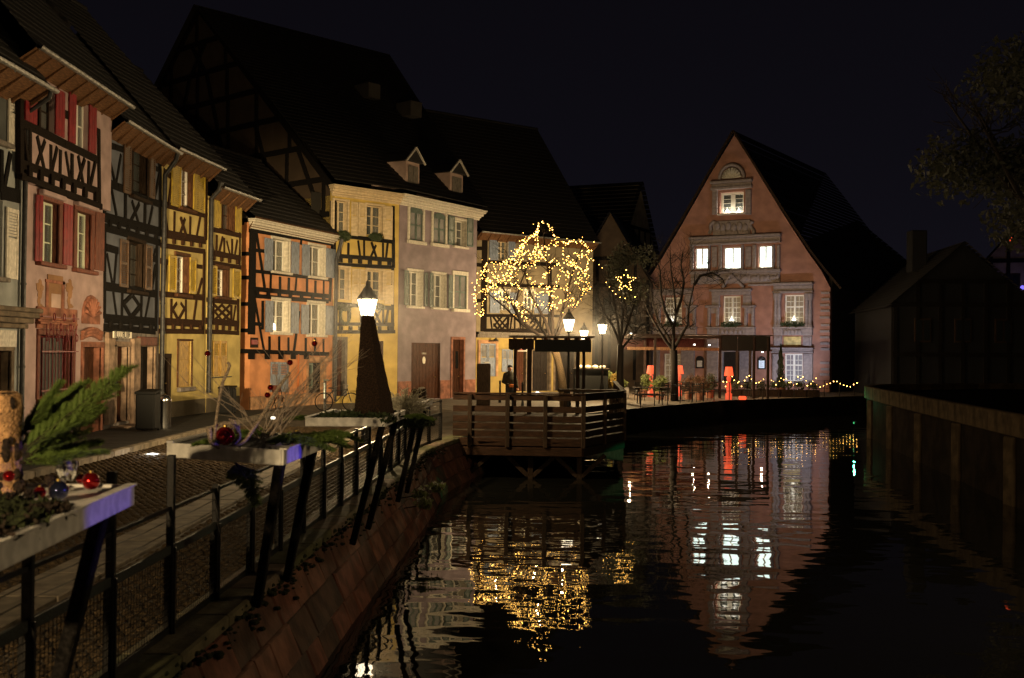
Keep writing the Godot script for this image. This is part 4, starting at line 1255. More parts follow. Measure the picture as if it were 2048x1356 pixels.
	CR = [1390.0, 540.0, 5.65]
	for q in [[415, 575], [1120, 570], [-262, 575]]: sill_lamp(H, lp(H, q[0], q[1], -0.05), -0.02, 0.3)
	for k in 3:
		CR = [1390.0, 320.0, 5.217]
		var q: Array = [[66, 1118], [400, 1125], [735, 1112]][k]
		sill_lamp(H, lp(H, q[0], q[1], -0.05), -0.02, 0.35)

func sill_lamp(H: Dictionary, p: Vector2, z: float, e: float) -> void:
	var mb := Mb.new()
	mb.lathe([Vector2(0.0, -0.03), Vector2(0.16, 0.0), Vector2(0.13, 0.07), Vector2(0.03, 0.2), Vector2(0.02, 0.3), Vector2(0, 0.32)], 12, Vector3(p.x, p.y, z))
	part("sill_lamp", mb, M.glow_sill, H.n, true)
	omni(Vector3(p.x, p.y + 0.1, z), Color(1, 0.9, 0.68), e, 0.05, H.n, "sill_lamp_light")

# ---------- roofs and gables further back ----------
func simple_house(called: String, p: Vector3, turn: float, w: float, d: float, ev: float, top: float, label: String, wallm: Material, lattice := false) -> Node3D:
	var o := base(called, p, label, "house")
	o.rotation.y = turn
	var mb := Mb.new()
	mb.plate(PackedVector2Array([Vector2(-w / 2, 0), Vector2(w / 2, 0), Vector2(w / 2, ev), Vector2(0, top), Vector2(-w / 2, ev)]), d)
	part("wall", mb, wallm, o)
	for sd in [-1, 1]:
		var r := Mb.new()
		var n := 18
		for i in n:
			var a := Vector2(w / 2 + 0.4, ev - 0.3).lerp(Vector2(0, top + 0.15), i / float(n))
			var b := Vector2(w / 2 + 0.4, ev - 0.3).lerp(Vector2(0, top + 0.15), (i + 1) / float(n)) - Vector2(0, 0.05)
			r.quad(Vector3(a.x * sd, a.y, 0.35), Vector3(a.x * sd, a.y, -d - 0.3), Vector3(b.x * sd, b.y, -d - 0.3), Vector3(b.x * sd, b.y, 0.35))
		part("roof_slope", r, M.tile, o)
	var tb := func(a: Vector2, b: Vector2, bw: float) -> void:
		var m2 := Mb.new()
		m2.bar(Vector3(a.x, a.y, 0.02 + rng.randf() * 0.02), Vector3(b.x, b.y, 0.02 + rng.randf() * 0.02), bw, 0.1)
		part("beam", m2, M.timber_black, o)
	var sl := (top - ev) / (w / 2)
	for y in [ev - 2.8, ev - 0.1, ev + (top - ev) * 0.36]:
		var hw := minf(w / 2, (top - y) / sl) - 0.05
		tb.call(Vector2(-hw, y), Vector2(hw, y), 0.24)
	for k in 7:
		var x := -w / 2 + 0.2 + (w - 0.4) * k / 6.0
		tb.call(Vector2(x, 0.5), Vector2(x, minf(ev + (top - ev) * 0.36, top - absf(x) * sl - 0.1)), 0.2)
	if lattice:
		for k in 5:
			var x := -w * 0.28 + w * 0.14 * k
			var y0 := ev + (top - ev) * 0.36
			for s in [-1, 1]:
				var x1: float = x + s * 1.6
				var y1 := minf(y0 + 2.6, top - absf(x1) * sl - 0.1)
				if y1 > y0 + 0.4: tb.call(Vector2(x, y0), Vector2(lerpf(x, x1, (y1 - y0) / 2.6), y1), 0.15)
	for k in 3:
		var f := Mb.new()
		f.bx(Vector3(-w * 0.28 + w * 0.28 * k, ev - 1.5, 0.02), Vector3(0.9, 1.3, 0.1), 0.02)
		var wn := part("window", f, M.dark_wood, o)
		for j in 2:
			var g := Mb.new()
			g.bx(Vector3(-w * 0.28 + w * 0.28 * k + (j - 0.5) * 0.4, ev - 1.5, 0.075), Vector3(0.32, 1.1, 0.02))
			part("pane", g, M.glass_dark, wn)
	return o

func build_back_houses() -> void:
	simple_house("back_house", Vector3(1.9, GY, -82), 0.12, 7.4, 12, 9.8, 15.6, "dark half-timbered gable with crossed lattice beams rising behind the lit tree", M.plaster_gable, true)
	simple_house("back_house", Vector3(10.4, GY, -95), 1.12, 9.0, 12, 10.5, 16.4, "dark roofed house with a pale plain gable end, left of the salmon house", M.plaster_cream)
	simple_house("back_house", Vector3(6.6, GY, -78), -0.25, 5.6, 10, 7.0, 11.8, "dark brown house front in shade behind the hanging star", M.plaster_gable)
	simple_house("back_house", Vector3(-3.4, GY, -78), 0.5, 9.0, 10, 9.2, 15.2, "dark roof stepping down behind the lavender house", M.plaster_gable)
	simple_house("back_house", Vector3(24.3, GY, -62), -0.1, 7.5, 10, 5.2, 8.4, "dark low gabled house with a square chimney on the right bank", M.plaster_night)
	var c := Mb.new()
	c.bx(Vector3(23.2, GY + 8.3, -66), Vector3(0.9, 2.4, 0.9), 0.05)
	var ch := part("chimney_stack", c, M.plaster_night, self)
	tag(ch, "square brick chimney standing against the night sky on the right bank", "chimney")
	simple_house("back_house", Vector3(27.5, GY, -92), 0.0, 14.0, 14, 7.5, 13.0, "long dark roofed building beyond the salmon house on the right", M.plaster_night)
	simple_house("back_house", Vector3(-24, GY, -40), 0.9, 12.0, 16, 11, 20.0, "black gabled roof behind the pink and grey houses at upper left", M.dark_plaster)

# ---------- ground, quays, water ----------
func edge_left() -> Array:   # the canal edge of the quay, near to far, as (x, depth)
	return [Vector2(-2.62, -6), Vector2(-2.5, 6), Vector2(-2.3, 14), Vector2(-2.02, 21.5), Vector2(-1.98, 25.8), Vector2(-1.75, 27.6), Vector2(-1.45, 29.4), Vector2(-0.6, 34), Vector2(2.2, 42), Vector2(4.7, 47), Vector2(10.5, 57), Vector2(19.3, 65.2), Vector2(30, 69), Vector2(60, 74)]

func edge_right() -> Array:
	return [Vector2(7.6, -4), Vector2(8.9, 10), Vector2(10.9, 24.5), Vector2(12.35, 34), Vector2(13.6, 42), Vector2(14.5, 47), Vector2(16.4, 50.5), Vector2(22, 54), Vector2(60, 60)]

func along(path: Array, s: float) -> Vector2:
	for i in path.size() - 1:
		var l: float = path[i].distance_to(path[i + 1])
		if s <= l or i == path.size() - 2: return path[i].lerp(path[i + 1], s / l)
		s -= l
	return path[-1]

func v3(p: Vector2, y: float) -> Vector3:
	return Vector3(p.x, y, -p.y)

func build_ground() -> void:
	var bed := Mb.new()
	bed.quad(Vector3(-400, -1.6, 60), Vector3(400, -1.6, 60), Vector3(400, -1.6, -500), Vector3(-400, -1.6, -500))
	tag(part("ground", bed, M.mud, self), "dark canal bed and ground under everything", "", "", "structure")
	var poly := PackedVector2Array()
	for p in edge_left(): poly.append(p)
	for p in [Vector2(400, 90), Vector2(400, 500), Vector2(-400, 500), Vector2(-400, -40), Vector2(-2.62, -40)]: poly.append(p)
	var q := Mb.new()
	# plate() draws in x-y; lay it flat with y of the outline becoming depth
	q.plate(poly, 2.5, Transform3D(Basis(Vector3(1, 0, 0), Vector3(0, 0, -1), Vector3(0, 1, 0)), Vector3(0, GY, 0)))
	tag(part("quay", q, M.paving, self), "paved quay along the left bank and the square at its end", "", "", "structure")
	var pr := PackedVector2Array()
	for p in edge_right(): pr.append(Vector2(p.x + 0.15, p.y))
	pr.append(Vector2(400, 60)); pr.append(Vector2(400, -40)); pr.append(Vector2(7.7, -40))
	var r := Mb.new()
	r.plate(pr, 3.2, Transform3D(Basis(Vector3(1, 0, 0), Vector3(0, 0, -1), Vector3(0, 1, 0)), Vector3(0, 1.75, 0)))
	tag(part("right_bank", r, M.night_earth, self), "dark raised bank behind the right canal wall", "", "", "structure")
	build_water()
	build_street()
	build_quay_wall()
	build_right_wall()

func build_water() -> void:
	var n1 := noise(11, 0.75, 2)
	var n2 := noise(23, 2.3, 2)
	var nx := 230
	var nz := 700
	var vs := PackedVector3Array()
	var ns := PackedVector3Array()
	var ix := PackedInt32Array()
	var hgt := func(x: float, z: float) -> float:
		return 0.0042 * n1.get_noise_2d(x * 0.6, z * 1.1) + 0.0009 * n2.get_noise_2d(x * 0.6, z * 1.2)
	for j in nz + 1:
		var t := float(j) / nz
		var d := lerpf(3.0, 76.0, pow(t, 1.35))
		for i in nx + 1:
			var x := lerpf(-3.2, 24.0, float(i) / nx) if d < 45 else lerpf(-3.2, 62.0, float(i) / nx)
			var h: float = hgt.call(x, d)
			vs.append(Vector3(x, h, -d))
			var e := 0.03
			var hx: float = (hgt.call(x + e, d) - h) / e
			var hz: float = (hgt.call(x, d + e) - h) / e
			ns.append(Vector3(-hx, 1.0, hz).normalized())
	for j in nz:
		for i in nx:
			var a := j * (nx + 1) + i
			ix.append_array(PackedInt32Array([a, a + nx + 1, a + 1, a + 1, a + nx + 1, a + nx + 2]))
	var arr := []
	arr.resize(Mesh.ARRAY_MAX)
	arr[Mesh.ARRAY_VERTEX] = vs
	arr[Mesh.ARRAY_NORMAL] = ns
	arr[Mesh.ARRAY_INDEX] = ix
	var me := ArrayMesh.new()
	me.add_surface_from_arrays(Mesh.PRIMITIVE_TRIANGLES, arr)
	tag(put("water", me, M.water, self), "dark rippled canal water mirroring the lights", "", "", "structure")

func cobble_mesh(k: int) -> ArrayMesh:
	var r := RandomNumberGenerator.new()
	r.seed = 77 + k
	var mb := Mb.new()
	var top := []
	var bot := []
	for i in 8:
		var a := TAU * (i + 0.5) / 8
		var sq := 1.0 / maxf(absf(cos(a)), absf(sin(a)))
		var rr := 0.056 * minf(sq, 1.22) * r.randf_range(0.93, 1.05)
		bot.append(Vector3(cos(a) * rr, 0, sin(a) * rr))
		top.append(Vector3(cos(a) * rr * 0.8, 0.019 + r.randf_range(-0.002, 0.002), sin(a) * rr * 0.8))
	for i in 8:
		var j := (i + 1) % 8
		mb.quad(bot[i], bot[j], top[j], top[i])
		mb.tri(top[i], top[j], Vector3(0, 0.0225, 0))
	return mb.mesh(true)

func build_street() -> void:
	var o := base("street", Vector3.ZERO)
	tag(o, "cobbled street between the houses and the canal railing", "", "", "structure")
	var meshes := []
	for k in 5: meshes.append(cobble_mesh(k))
	var near := []
	var rest := [[], [], [], [], []]
	var d := 5.6
	var row := 0
	while d < 34.0:
		var x := -8.22 + (0.06 if row % 2 else 0.0)
		while x < -2.75:
			var xx := x + rng.randf_range(-0.014, 0.014)
			if absf(xx + 4.33) > 0.34 and absf(x) > 0.0:
				var t := Transform3D(Basis(Vector3.UP, rng.randf_range(-0.3, 0.3)).scaled(Vector3(rng.randf_range(0.82, 1.05), rng.randf_range(0.5, 1.3), rng.randf_range(0.82, 1.05))), Vector3(xx, GY + 0.004 - rng.randf() * 0.006, -d + rng.randf_range(-0.012, 0.012)))
				var k := rng.randi() % 5
				if near.size() < 290 and d > 8.2 and xx > -0.445 * d and xx < -2.85: near.append([t, k])
				else: rest[k].append(t)
			x += 0.122
		d += 0.116
		row += 1
	for c in near: put("cobble", meshes[c[1]], M.cobbles[rng.randi() % 3], o, c[0])
	for k in 5: stuff(["cobbles", "cobbles_worn", "cobbles_dark", "cobbles_pale", "cobbles_brown"][k], meshes[k], M.cobbles[k % 3], o, rest[k])
	# a strip of flat slabs, the kerb and the pavement in front of the doors
	var z := 5.0
	while z < 40.0:
		var l := rng.randf_range(0.8, 1.2)
		var mb := Mb.new()
		mb.bx(Vector3(-4.33 + rng.randf_range(-0.01, 0.01), GY + 0.012 + rng.randf() * 0.006, -(z + l / 2)), Vector3(0.58, 0.07, l - 0.012), 0.012)
		part("flagstone", mb, M.flags[rng.randi() % 3], o)
		z += l
	z = 14.0
	while z < 41.0:
		var l := rng.randf_range(0.9, 1.1)
		var mb := Mb.new()
		mb.bx(Vector3(-8.36, GY + 0.05, -(z + l / 2)), Vector3(0.2, 0.16, l - 0.01), 0.02)
		part("kerbstone", mb, M.flags[rng.randi() % 3], o)
		z += l
	for i in 27:
		for k in 2:
			var mb := Mb.new()
			mb.bx(Vector3(-9.05 - 1.15 * k, GY + 0.07, -(14.5 + i)), Vector3(1.14, 0.1, 0.985), 0.01)
			part("pavement_slab", mb, M.asphalt, o)

func build_quay_wall() -> void:
	var o := base("quay_wall", Vector3.ZERO, "sandstone canal wall below the railing, mossy along its coping", "wall")
	var path := edge_left()
	var total := 0.0
	for i in path.size() - 1: total += path[i].distance_to(path[i + 1])
	var bk := Mb.new()
	var n := 120
	for i in n:
		var a := along(path, total * i / n)
		var b := along(path, total * (i + 1) / n)
		bk.quad(v3(a, GY), v3(b, GY), v3(b + Vector2(0.9, 0), -1.2), v3(a + Vector2(0.9, 0), -1.2))
	part("wall_face", bk, M.wall_dark, o)
	var ks := 0
	for c in 4:
		var s := 12.0 + 0.35 * (c % 2)
		var y1 := GY - 0.06 - 0.33 * c
		var y0 := y1 - 0.32
		while s < 36.5:
			var l := rng.randf_range(0.55, 0.95)
			var a := along(path, s)
			var b := along(path, s + l - 0.015)
			var f0 := 0.9 * (GY - y0) / (GY + 1.2) + 0.02 + rng.randf_range(0, 0.03)
			var f1 := 0.9 * (GY - y1) / (GY + 1.2) + 0.02 + rng.randf_range(0, 0.03)
			var mb := Mb.new()
			var p := [v3(a + Vector2(f0, 0), y0), v3(b + Vector2(f0, 0), y0), v3(b + Vector2(f1, 0), y1), v3(a + Vector2(f1, 0), y1)]
			var m: Vector3 = (p[0] + p[1] + p[2] + p[3]) / 4
			var inn := []
			for q in p: inn.append(q.lerp(m, 0.05) + Vector3(0.02, 0, 0))
			var back := []
			for q in p: back.append(q - Vector3(0.12, 0, 0))
			mb.quad(inn[0], inn[1], inn[2], inn[3])
			for k in 4:
				var k2 := (k + 1) % 4
				mb.quad(p[k], p[k2], inn[k2], inn[k])
				mb.quad(back[k], back[k2], p[k2], p[k])
			part("stone_block", mb, M.blocks[rng.randi() % 4], o)
			s += l
			ks += 1
	var s := 9.0
	while s < 38.0:
		var l := rng.randf_range(0.9, 1.3)
		var a := along(path, s)
		var b := along(path, s + l)
		var mb := Mb.new()
		mb.bar(v3((a + Vector2(-0.14, 0)), GY + 0.01), v3(b + Vector2(-0.14, 0), GY + 0.01), 0.12, 0.46, Vector3.RIGHT, 0.02)
		part("coping_stone", mb, M.coping[rng.randi() % 3], o)
		s += l - 0.0
	# moss cushions and hanging plants on the wall
	var moss := Mb.new()
	for i in 1500:
		var t := rng.randf_range(10, 34)
		var a := along(path, t)
		var y := GY + 0.04 - absf(rng.randfn()) * 0.1
		moss.ball(Vector3(a.x + 0.06 + 0.4 * (GY - y) + rng.randf_range(-0.1, 0.04), y, -a.y), Vector3(0.05, 0.025, 0.07) * rng.randf_range(0.25, 1.0), 6, 4)
	var mo := part("moss", moss, M.moss, o)
	mo.set_meta("kind", "stuff")

func build_right_wall() -> void:
	var o := base("right_wall", Vector3.ZERO, "dim plastered canal wall curving along the right side, with pilasters", "wall")
	var path := edge_right()
	var mb := Mb.new()
	var total := 0.0
	for i in path.size() - 1: total += path[i].distance_to(path[i + 1])
	var n := 90
	for i in n:
		var a := along(path, total * i / n)
		var b := along(path, total * (i + 1) / n)
		mb.quad(v3(a, -1.2), v3(b, -1.2), v3(b, 1.94), v3(a, 1.94))
		mb.quad(v3(a, 1.94), v3(b, 1.94), v3(b + Vector2(0.4, 0), 1.94), v3(a + Vector2(0.4, 0), 1.94))
	part("wall_face", mb, M.wall_dark, o)
	var s := 4.0
	while s < 66.0:
		var a := along(path, s)
		var b := along(path, s + 1.7)
		var c := Mb.new()
		c.bar(v3(a, 1.78), v3(b, 1.78), 0.5, 0.22, Vector3.RIGHT, 0.02)
		part("wall_coping", c, M.wall_pale, o)
		if int(s * 10) % 3 == 0 or true:
			if int((s - 4.0) / 1.7 + 0.5) % 3 == 0:
				var p := Mb.new()
				p.bar(v3(a, -0.6), v3(a, 1.5), 0.55, 0.2, Vector3.RIGHT, 0.03)
				part("pilaster", p, M.wall_pale, o)
		s += 1.7

# ---------- the iron railing ----------
func build_railing() -> void:
	var o := base("railing", Vector3(-2.4, GY, -15), "long dark iron railing with wire mesh panels along the canal edge", "railing")
	var inv := Transform3D(Basis(), -o.position)
	var path := edge_left()
	var off := Vector2(-0.2, 0)
	var pts := []
	var s := 11.2
	while s < 35.0:
		pts.append(along(path, s) + off)
		s += 1.24
	for i in pts.size():
		var p: Vector2 = pts[i]
		var near := p.y < 9.9
		var h := 1.45 if near else 1.08
		var pm := Mb.new()
		pm.bx(inv * v3(p, GY + h / 2), Vector3(0.06, h, 0.05), 0.006)
		pm.bx(inv * (v3(p, GY + 0.37) + Vector3(0.0, 0, 0.0)), Vector3(0.09, 0.74, 0.03), 0.005)
		pm.bx(inv * v3(p, GY + 0.01), Vector3(0.16, 0.02, 0.14), 0.004)
		part("post", pm, M.iron_dark, o)
		if i == pts.size() - 1: break
		var q: Vector2 = pts[i + 1]
		for r in [[0.72, 0.07, 0.03], [0.1, 0.05, 0.02], [1.04, 0.03, 0.03]]:
			var rm := Mb.new()
			rm.bar(inv * v3(p, GY + r[0]), inv * v3(q, GY + r[0]), r[1], r[2], Vector3.RIGHT, 0.004)
			part("rail", rm, M.iron_rail if r[0] == 0.72 else M.iron_dark, o)
		for y in [0.86, 0.95]:
			var w := Mb.new()
			w.tube([inv * v3(p, GY + y), inv * v3((p + q) / 2, GY + y - 0.012), inv * v3(q, GY + y)], [0.004], 4)
			part("wire", w, M.iron_dark, o)
		var mesh := Mb.new()
		var L := p.distance_to(q)
		var nv := int(L / 0.055)
		for k in range(1, nv):
			var a := p.lerp(q, float(k) / nv)
			mesh.bx(inv * v3(a, GY + 0.4), Vector3(0.0045, 0.56, 0.0045))
		for k in 12:
			mesh.bar(inv * v3(p, GY + 0.13 + k * 0.05), inv * v3(q, GY + 0.13 + k * 0.05), 0.0045, 0.0045, Vector3.RIGHT)
		var mo := part("wire_mesh", mesh, M.iron_dark, o)
		mo.set_meta("kind", "stuff")

# ---------- planter boxes hung on the railing and their Christmas dressing ----------
func planter(pts: Array, y0: float, hgt: float, label: String, back := 0.15) -> Node3D:
	# pts: four corners (x, depth) of the box seen from above, first two the near end from street to canal
	var c: Vector2 = (pts[0] + pts[1] + pts[2] + pts[3]) / 4
	var o := base("planter_box", v3(c, y0), label, "planter box", "white planter boxes on the canal railing")
	var inv := Transform3D(Basis(), -o.position)
	for i in 4:
		var a: Vector2 = pts[i]
		var b: Vector2 = pts[(i + 1) % 4]
		var mb := Mb.new()
		var nrm: Vector3 = (v3(b, 0) - v3(a, 0)).cross(Vector3.UP).normalized()
		mb.bar(inv * v3(a, y0 + hgt / 2), inv * v3(b, y0 + hgt / 2), hgt + rng.randf() * 0.006, 0.03, nrm, 0.005)
		part("side_board", mb, M.white_board, o)
	var soil := Mb.new()
	var q := []
	for p in pts: q.append(inv * v3(c.lerp(p, 0.97), y0 + hgt - 0.012))
	soil.quad(q[0], q[1], q[2], q[3])
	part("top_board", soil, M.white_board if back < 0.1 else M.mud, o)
	var bt := Mb.new()
	var q2 := []
	for p in pts: q2.append(inv * v3(c.lerp(p, 0.97), y0 + 0.01))
	bt.quad(q2[0], q2[1], q2[2], q2[3])
	part("bottom_board", bt, M.grey_wood, o)
	# white top edge boards standing in for streaks of light through the branches
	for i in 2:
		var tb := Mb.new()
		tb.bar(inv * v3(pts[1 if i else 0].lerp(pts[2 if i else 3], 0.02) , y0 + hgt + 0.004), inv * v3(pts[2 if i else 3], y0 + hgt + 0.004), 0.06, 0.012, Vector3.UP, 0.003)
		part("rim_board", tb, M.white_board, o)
	for k in 2:
		var t := 0.12 + 0.7 * k
		var top: Vector2 = pts[1].lerp(pts[2], t) - Vector2(0.06, 0)
		var wall_x: float = pts[0].lerp(pts[3], t).x + 0.18
		var br := Mb.new()
		br.bar(inv * v3(Vector2(wall_x + 0.3, top.y + back), GY - 0.02), inv * v3(top, y0 - 0.0), 0.075, 0.09, Vector3(0, 0, 1), 0.01)
		part("brace", br, M.timber_black, o)
	return o

func fir_branch(p: Vector3, d: Vector3, len: float, droop: float, label: String, spread := 0.5, group := "fir branches in the planter boxes") -> Node3D:
	var o := base("fir_branch", p, label, "fir branch", group)
	var ax := d.normalized()
	var sd := ax.cross(Vector3.UP).normalized()
	var stem := []
	var rad := []
	var n := 9
	for i in n:
		var t := i / float(n - 1)
		stem.append(ax * len * t + Vector3(0, -droop * t * t * len, 0))
		rad.append(0.009 * (1 - t) + 0.003)
	var st := Mb.new()
	st.tube(stem, rad, 6)
	var nd := Mb.new()
	var twig := func(a: Vector3, b: Vector3) -> void:
		var L := a.distance_to(b)
		var dd := (b - a).normalized()
		var cnt := int(L / 0.0012)
		for k in cnt:
			var t := rng.randf()
			var q := a.lerp(b, t)
			var r := Vector3(rng.randfn(), rng.randfn(), rng.randfn())
			r = (r - dd * r.dot(dd)).normalized()
			var tip := q + (dd * 0.75 + r * 0.8).normalized() * rng.randf_range(0.02, 0.034)
			var w := dd.cross(r) * 0.0022
			nd.tri(q - w, tip, q + w)
	for i in range(1, n):
		twig.call(stem[i - 1], stem[i])
		for s in [-1, 1]:
			for rep in 2:
				var t := (i - 0.5 * rep) / float(n - 1)
				var a: Vector3 = stem[i - 1].lerp(stem[i], 1.0 - 0.5 * rep)
				var l := len * spread * (1.0 - t * 0.75) * rng.randf_range(0.7, 1.0)
				var b: Vector3 = a + (ax * 0.75 + sd * s * 0.8 + Vector3(0, rng.randf_range(-0.2, 0.15), 0)).normalized() * l
				st.tube([a, b], [0.004, 0.002], 4)
				twig.call(a, b)
				for j in 5:
					var c := a.lerp(b, 0.22 + 0.16 * j)
					var e: Vector3 = c + (ax * 0.9 + sd * s * (-0.5 if j % 2 else 0.9)).normalized() * l * 0.33
					twig.call(c, e)
	part("stem", st, M.bark, o)
	var nn := part("needles", nd, M.fir, o)
	nn.set_meta("kind", "stuff")
	return o

func bauble(p: Vector3, r: float, m: Material, label: String, group := "christmas baubles on the planter boxes") -> Node3D:
	var o := base("bauble", p, label, "bauble", group)
	var b := Mb.new()
	b.ball(Vector3.ZERO, Vector3.ONE * r, 20, 12)
	part("ball", b, m, o, true)
	var c := Mb.new()
	c.lathe([Vector2(r * 0.24, 0), Vector2(r * 0.24, r * 0.22), Vector2(0, r * 0.24)], 10, Vector3(0, r * 0.95, 0))
	part("cap", c, M.gold, o)
	return o

func build_near() -> void:
	var yb := EYE - 0.87
	# nearest box, cut off by the left edge
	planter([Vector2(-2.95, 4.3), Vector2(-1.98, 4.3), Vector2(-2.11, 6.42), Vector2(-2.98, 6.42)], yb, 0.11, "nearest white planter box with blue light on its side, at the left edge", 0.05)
	planter([Vector2(-2.76, 9.28), Vector2(-1.73, 8.7), Vector2(-1.66, 10.35), Vector2(-2.7, 10.7)], yb, 0.115, "middle white planter box holding the twisted vine and a red bauble", 1.5)
	planter([Vector2(-2.35, 13.2), Vector2(-1.46, 13.3), Vector2(-1.4, 15.0), Vector2(-2.3, 15.0)], yb, 0.1, "third white planter box carrying the tall brown obelisk")
	planter([Vector2(-2.2, 17.2), Vector2(-1.35, 17.2), Vector2(-1.3, 18.8), Vector2(-2.15, 18.8)], yb, 0.1, "farthest planter box, with the frosted white twigs")
	# the perforated pale log lantern at the left edge
	var lg := base("log_lantern", at(-6, 1010, 6.1), "pale birch-brown perforated log standing at the left edge of the nearest box", "log")
	var lm := Mb.new()
	var prof := []
	for i in 9: prof.append(Vector2(0.118 + 0.006 * sin(i * 2.1), i * 0.0725))
	lm.lathe(prof, 20)
	lm.lathe([Vector2(0.118, 0.58), Vector2(0.09, 0.6), Vector2(0.08, 0.5), Vector2(0, 0.5)], 20)
	part("trunk", lm, M.log_pale, lg, true)
	for i in 70:
		var a := rng.randf() * TAU
		var y := rng.randf_range(0.02, 0.56)
		var pm := Mb.new()
		var c := Vector3(cos(a) * 0.108, y, sin(a) * 0.108)
		pm.ball(c, Vector3(0.024, rng.randf_range(0.014, 0.055), 0.02) * rng.randf_range(0.6, 1.3), 7, 5)
		part("bark_patch", pm, M.bark, lg)  # dark lumps painted in for the shaded holes of the log
	# fir branches of the nearest box
	var f0 := at(45, 905, 6.0)
	fir_branch(f0, at(245, 742, 6.5) - f0, 0.74, 0.0, "large fir branch rising to the right over the nearest planter box", 0.42)
	var f1 := at(40, 890, 6.15)
	fir_branch(f1, at(180, 812, 6.5) - f1, 0.5, 0.05, "middle fir branch beside the pale log in the nearest box", 0.4)
	var f2 := at(40, 925, 5.9)
	fir_branch(f2, at(185, 900, 6.2) - f2, 0.46, 0.05, "low drooping fir branch over the nearest box", 0.35)
	var f4 := at(55, 915, 6.1)
	fir_branch(f4, at(215, 795, 6.7) - f4, 0.6, 0.04, "fir branch just under the large rising one on the nearest box", 0.42)
	var f5 := at(40, 870, 6.3)
	fir_branch(f5, at(160, 772, 6.6) - f5, 0.46, 0.0, "fir branch between the pale log and the large rising one", 0.45)
	var f6 := at(60, 930, 6.2)
	fir_branch(f6, at(150, 890, 6.4) - f6, 0.4, 0.1, "low dark fir sprig behind the baubles of the nearest box", 0.5)
	var f3 := at(50, 860, 6.2)
	fir_branch(f3, at(110, 780, 6.3) - f3, 0.3, 0.0, "short fir tip standing up next to the pale log", 0.45)
	bauble(at(182, 962, 6.1), 0.047, M.red_glass, "shiny red bauble at the far end of the nearest box")
	bauble(at(117, 981, 5.75), 0.05, M.blue_glass, "dark blue bauble on the nearest box, left of the shiny red one")
	bauble(at(80, 985, 5.7), 0.03, M.red_glass, "small red bauble half hidden in the fir on the nearest box")
	bauble(at(18, 952, 5.8), 0.03, M.red_glass, "small red bauble in front of the pale log")
	bauble(at(163, 958, 6.3), 0.03, M.red_glass, "small dark red bauble tucked behind the shiny red one")
	var rb := base("ribbon", at(133, 948, 6.1), "crumpled silver mesh ribbon between fir and baubles on the nearest box", "ribbon")
	var rm := Mb.new()
	for i in 9:
		var a := i * 0.7
		var pts := []
		for k in 9:
			var t := k / 8.0
			pts.append(Vector3(cos(a) * 0.05 * sin(PI * t) + 0.02 * cos(5 * t + i), -0.03 + 0.1 * sin(PI * t) * (0.5 + 0.5 * sin(i * 1.7)), sin(a) * 0.05 * sin(PI * t)))
		for k in 8: rm.bar(pts[k], pts[k + 1], 0.022, 0.002, Vector3(sin(a), 0.2, cos(a)))
	part("bow", rm, M.silver_cloth, rb)
	var mz := base("moss_bed", at(60, 985, 5.7), "dark moss and leaf litter heaped on the street side of the nearest box", "moss")
	for k in 44:
		var a := Vector3(rng.randf_range(-2.95, -2.3), yb + 0.12, rng.randf_range(-5.6, -4.5)) if k < 26 else Vector3(rng.randf_range(-2.3, -2.04), yb + 0.115, rng.randf_range(-5.5, -4.4))
		greenery("moss", mz, a - mz.position, Vector3(0.11, 0.045, 0.13), 150, 0.035, M.moss if k % 3 else M.bark)
	# cones and bits of bark lying on the box
	for q in [[40, 975, 5.7, 0.035], [62, 990, 5.6, 0.03], [100, 962, 6.0, 0.03], [15, 1000, 5.5, 0.04]]:
		var c := base("fir_cone", at(q[0], q[1], q[2]), "brown fir cone on the nearest box, %s" % {40: "below the pale log", 62: "left of the blue bauble", 100: "behind the blue bauble", 15: "at the picture's left edge"}[q[0]], "fir cone", "fir cones on the nearest box")
		var cm := Mb.new()
		for i in 26:
			var t := i / 26.0
			var a := i * 2.4
			var r: float = q[3] * sin(PI * (0.15 + 0.8 * t))
			cm.bar(Vector3(0, q[3] * 2 * t - q[3], 0), Vector3(cos(a) * r, q[3] * 2 * t - q[3] + 0.012, sin(a) * r), 0.018, 0.004, Vector3.UP)
		part("scales", cm, M.bark, c)
		c.rotation = Vector3(1.2, q[0] * 0.1, 0.4)
	# ---- middle box: the twisted vine with a bauble in its loop
	var vine := base("twisted_vine", at(440, 893, 9.05), "pale twisted vine looping round a big red bauble on the middle box", "vine ornament")
	var vp := func(list: Array, dep: float) -> Array:
		var r := []
		for q in list: r.append(at(q[0], q[1], dep + (q[2] if q.size() > 2 else 0.0)) - vine.position)
		return r
	var smooth := func(p: Array) -> Array:
		var c := Curve3D.new()
		for i in p.size():
			var t: Vector3 = (p[mini(i + 1, p.size() - 1)] - p[maxi(i - 1, 0)]) / 6.0
			c.add_point(p[i], -t, t)
		var r := []
		for i in 40: r.append(c.sample_baked(c.get_baked_length() * i / 39.0))
		return r
	var a1 := Mb.new()
	a1.tube(smooth.call(vp.call([[428, 893], [431, 850], [438, 800], [445, 765], [455, 745], [460, 730], [455, 725]], 9.0)), [0.017, 0.016, 0.015, 0.014, 0.013, 0.013, 0.012], 8)
	part("upright_stem", a1, M.vine, vine, true)
	var a2 := Mb.new()
	a2.tube(smooth.call(vp.call([[418, 855], [422, 885], [440, 897], [470, 893], [492, 880], [512, 850], [535, 815], [548, 790], [562, 768], [580, 745]], 9.0)), [0.026, 0.024, 0.022, 0.02, 0.018, 0.017, 0.016, 0.014], 8)
	part("curving_stem", a2, M.vine, vine, true)
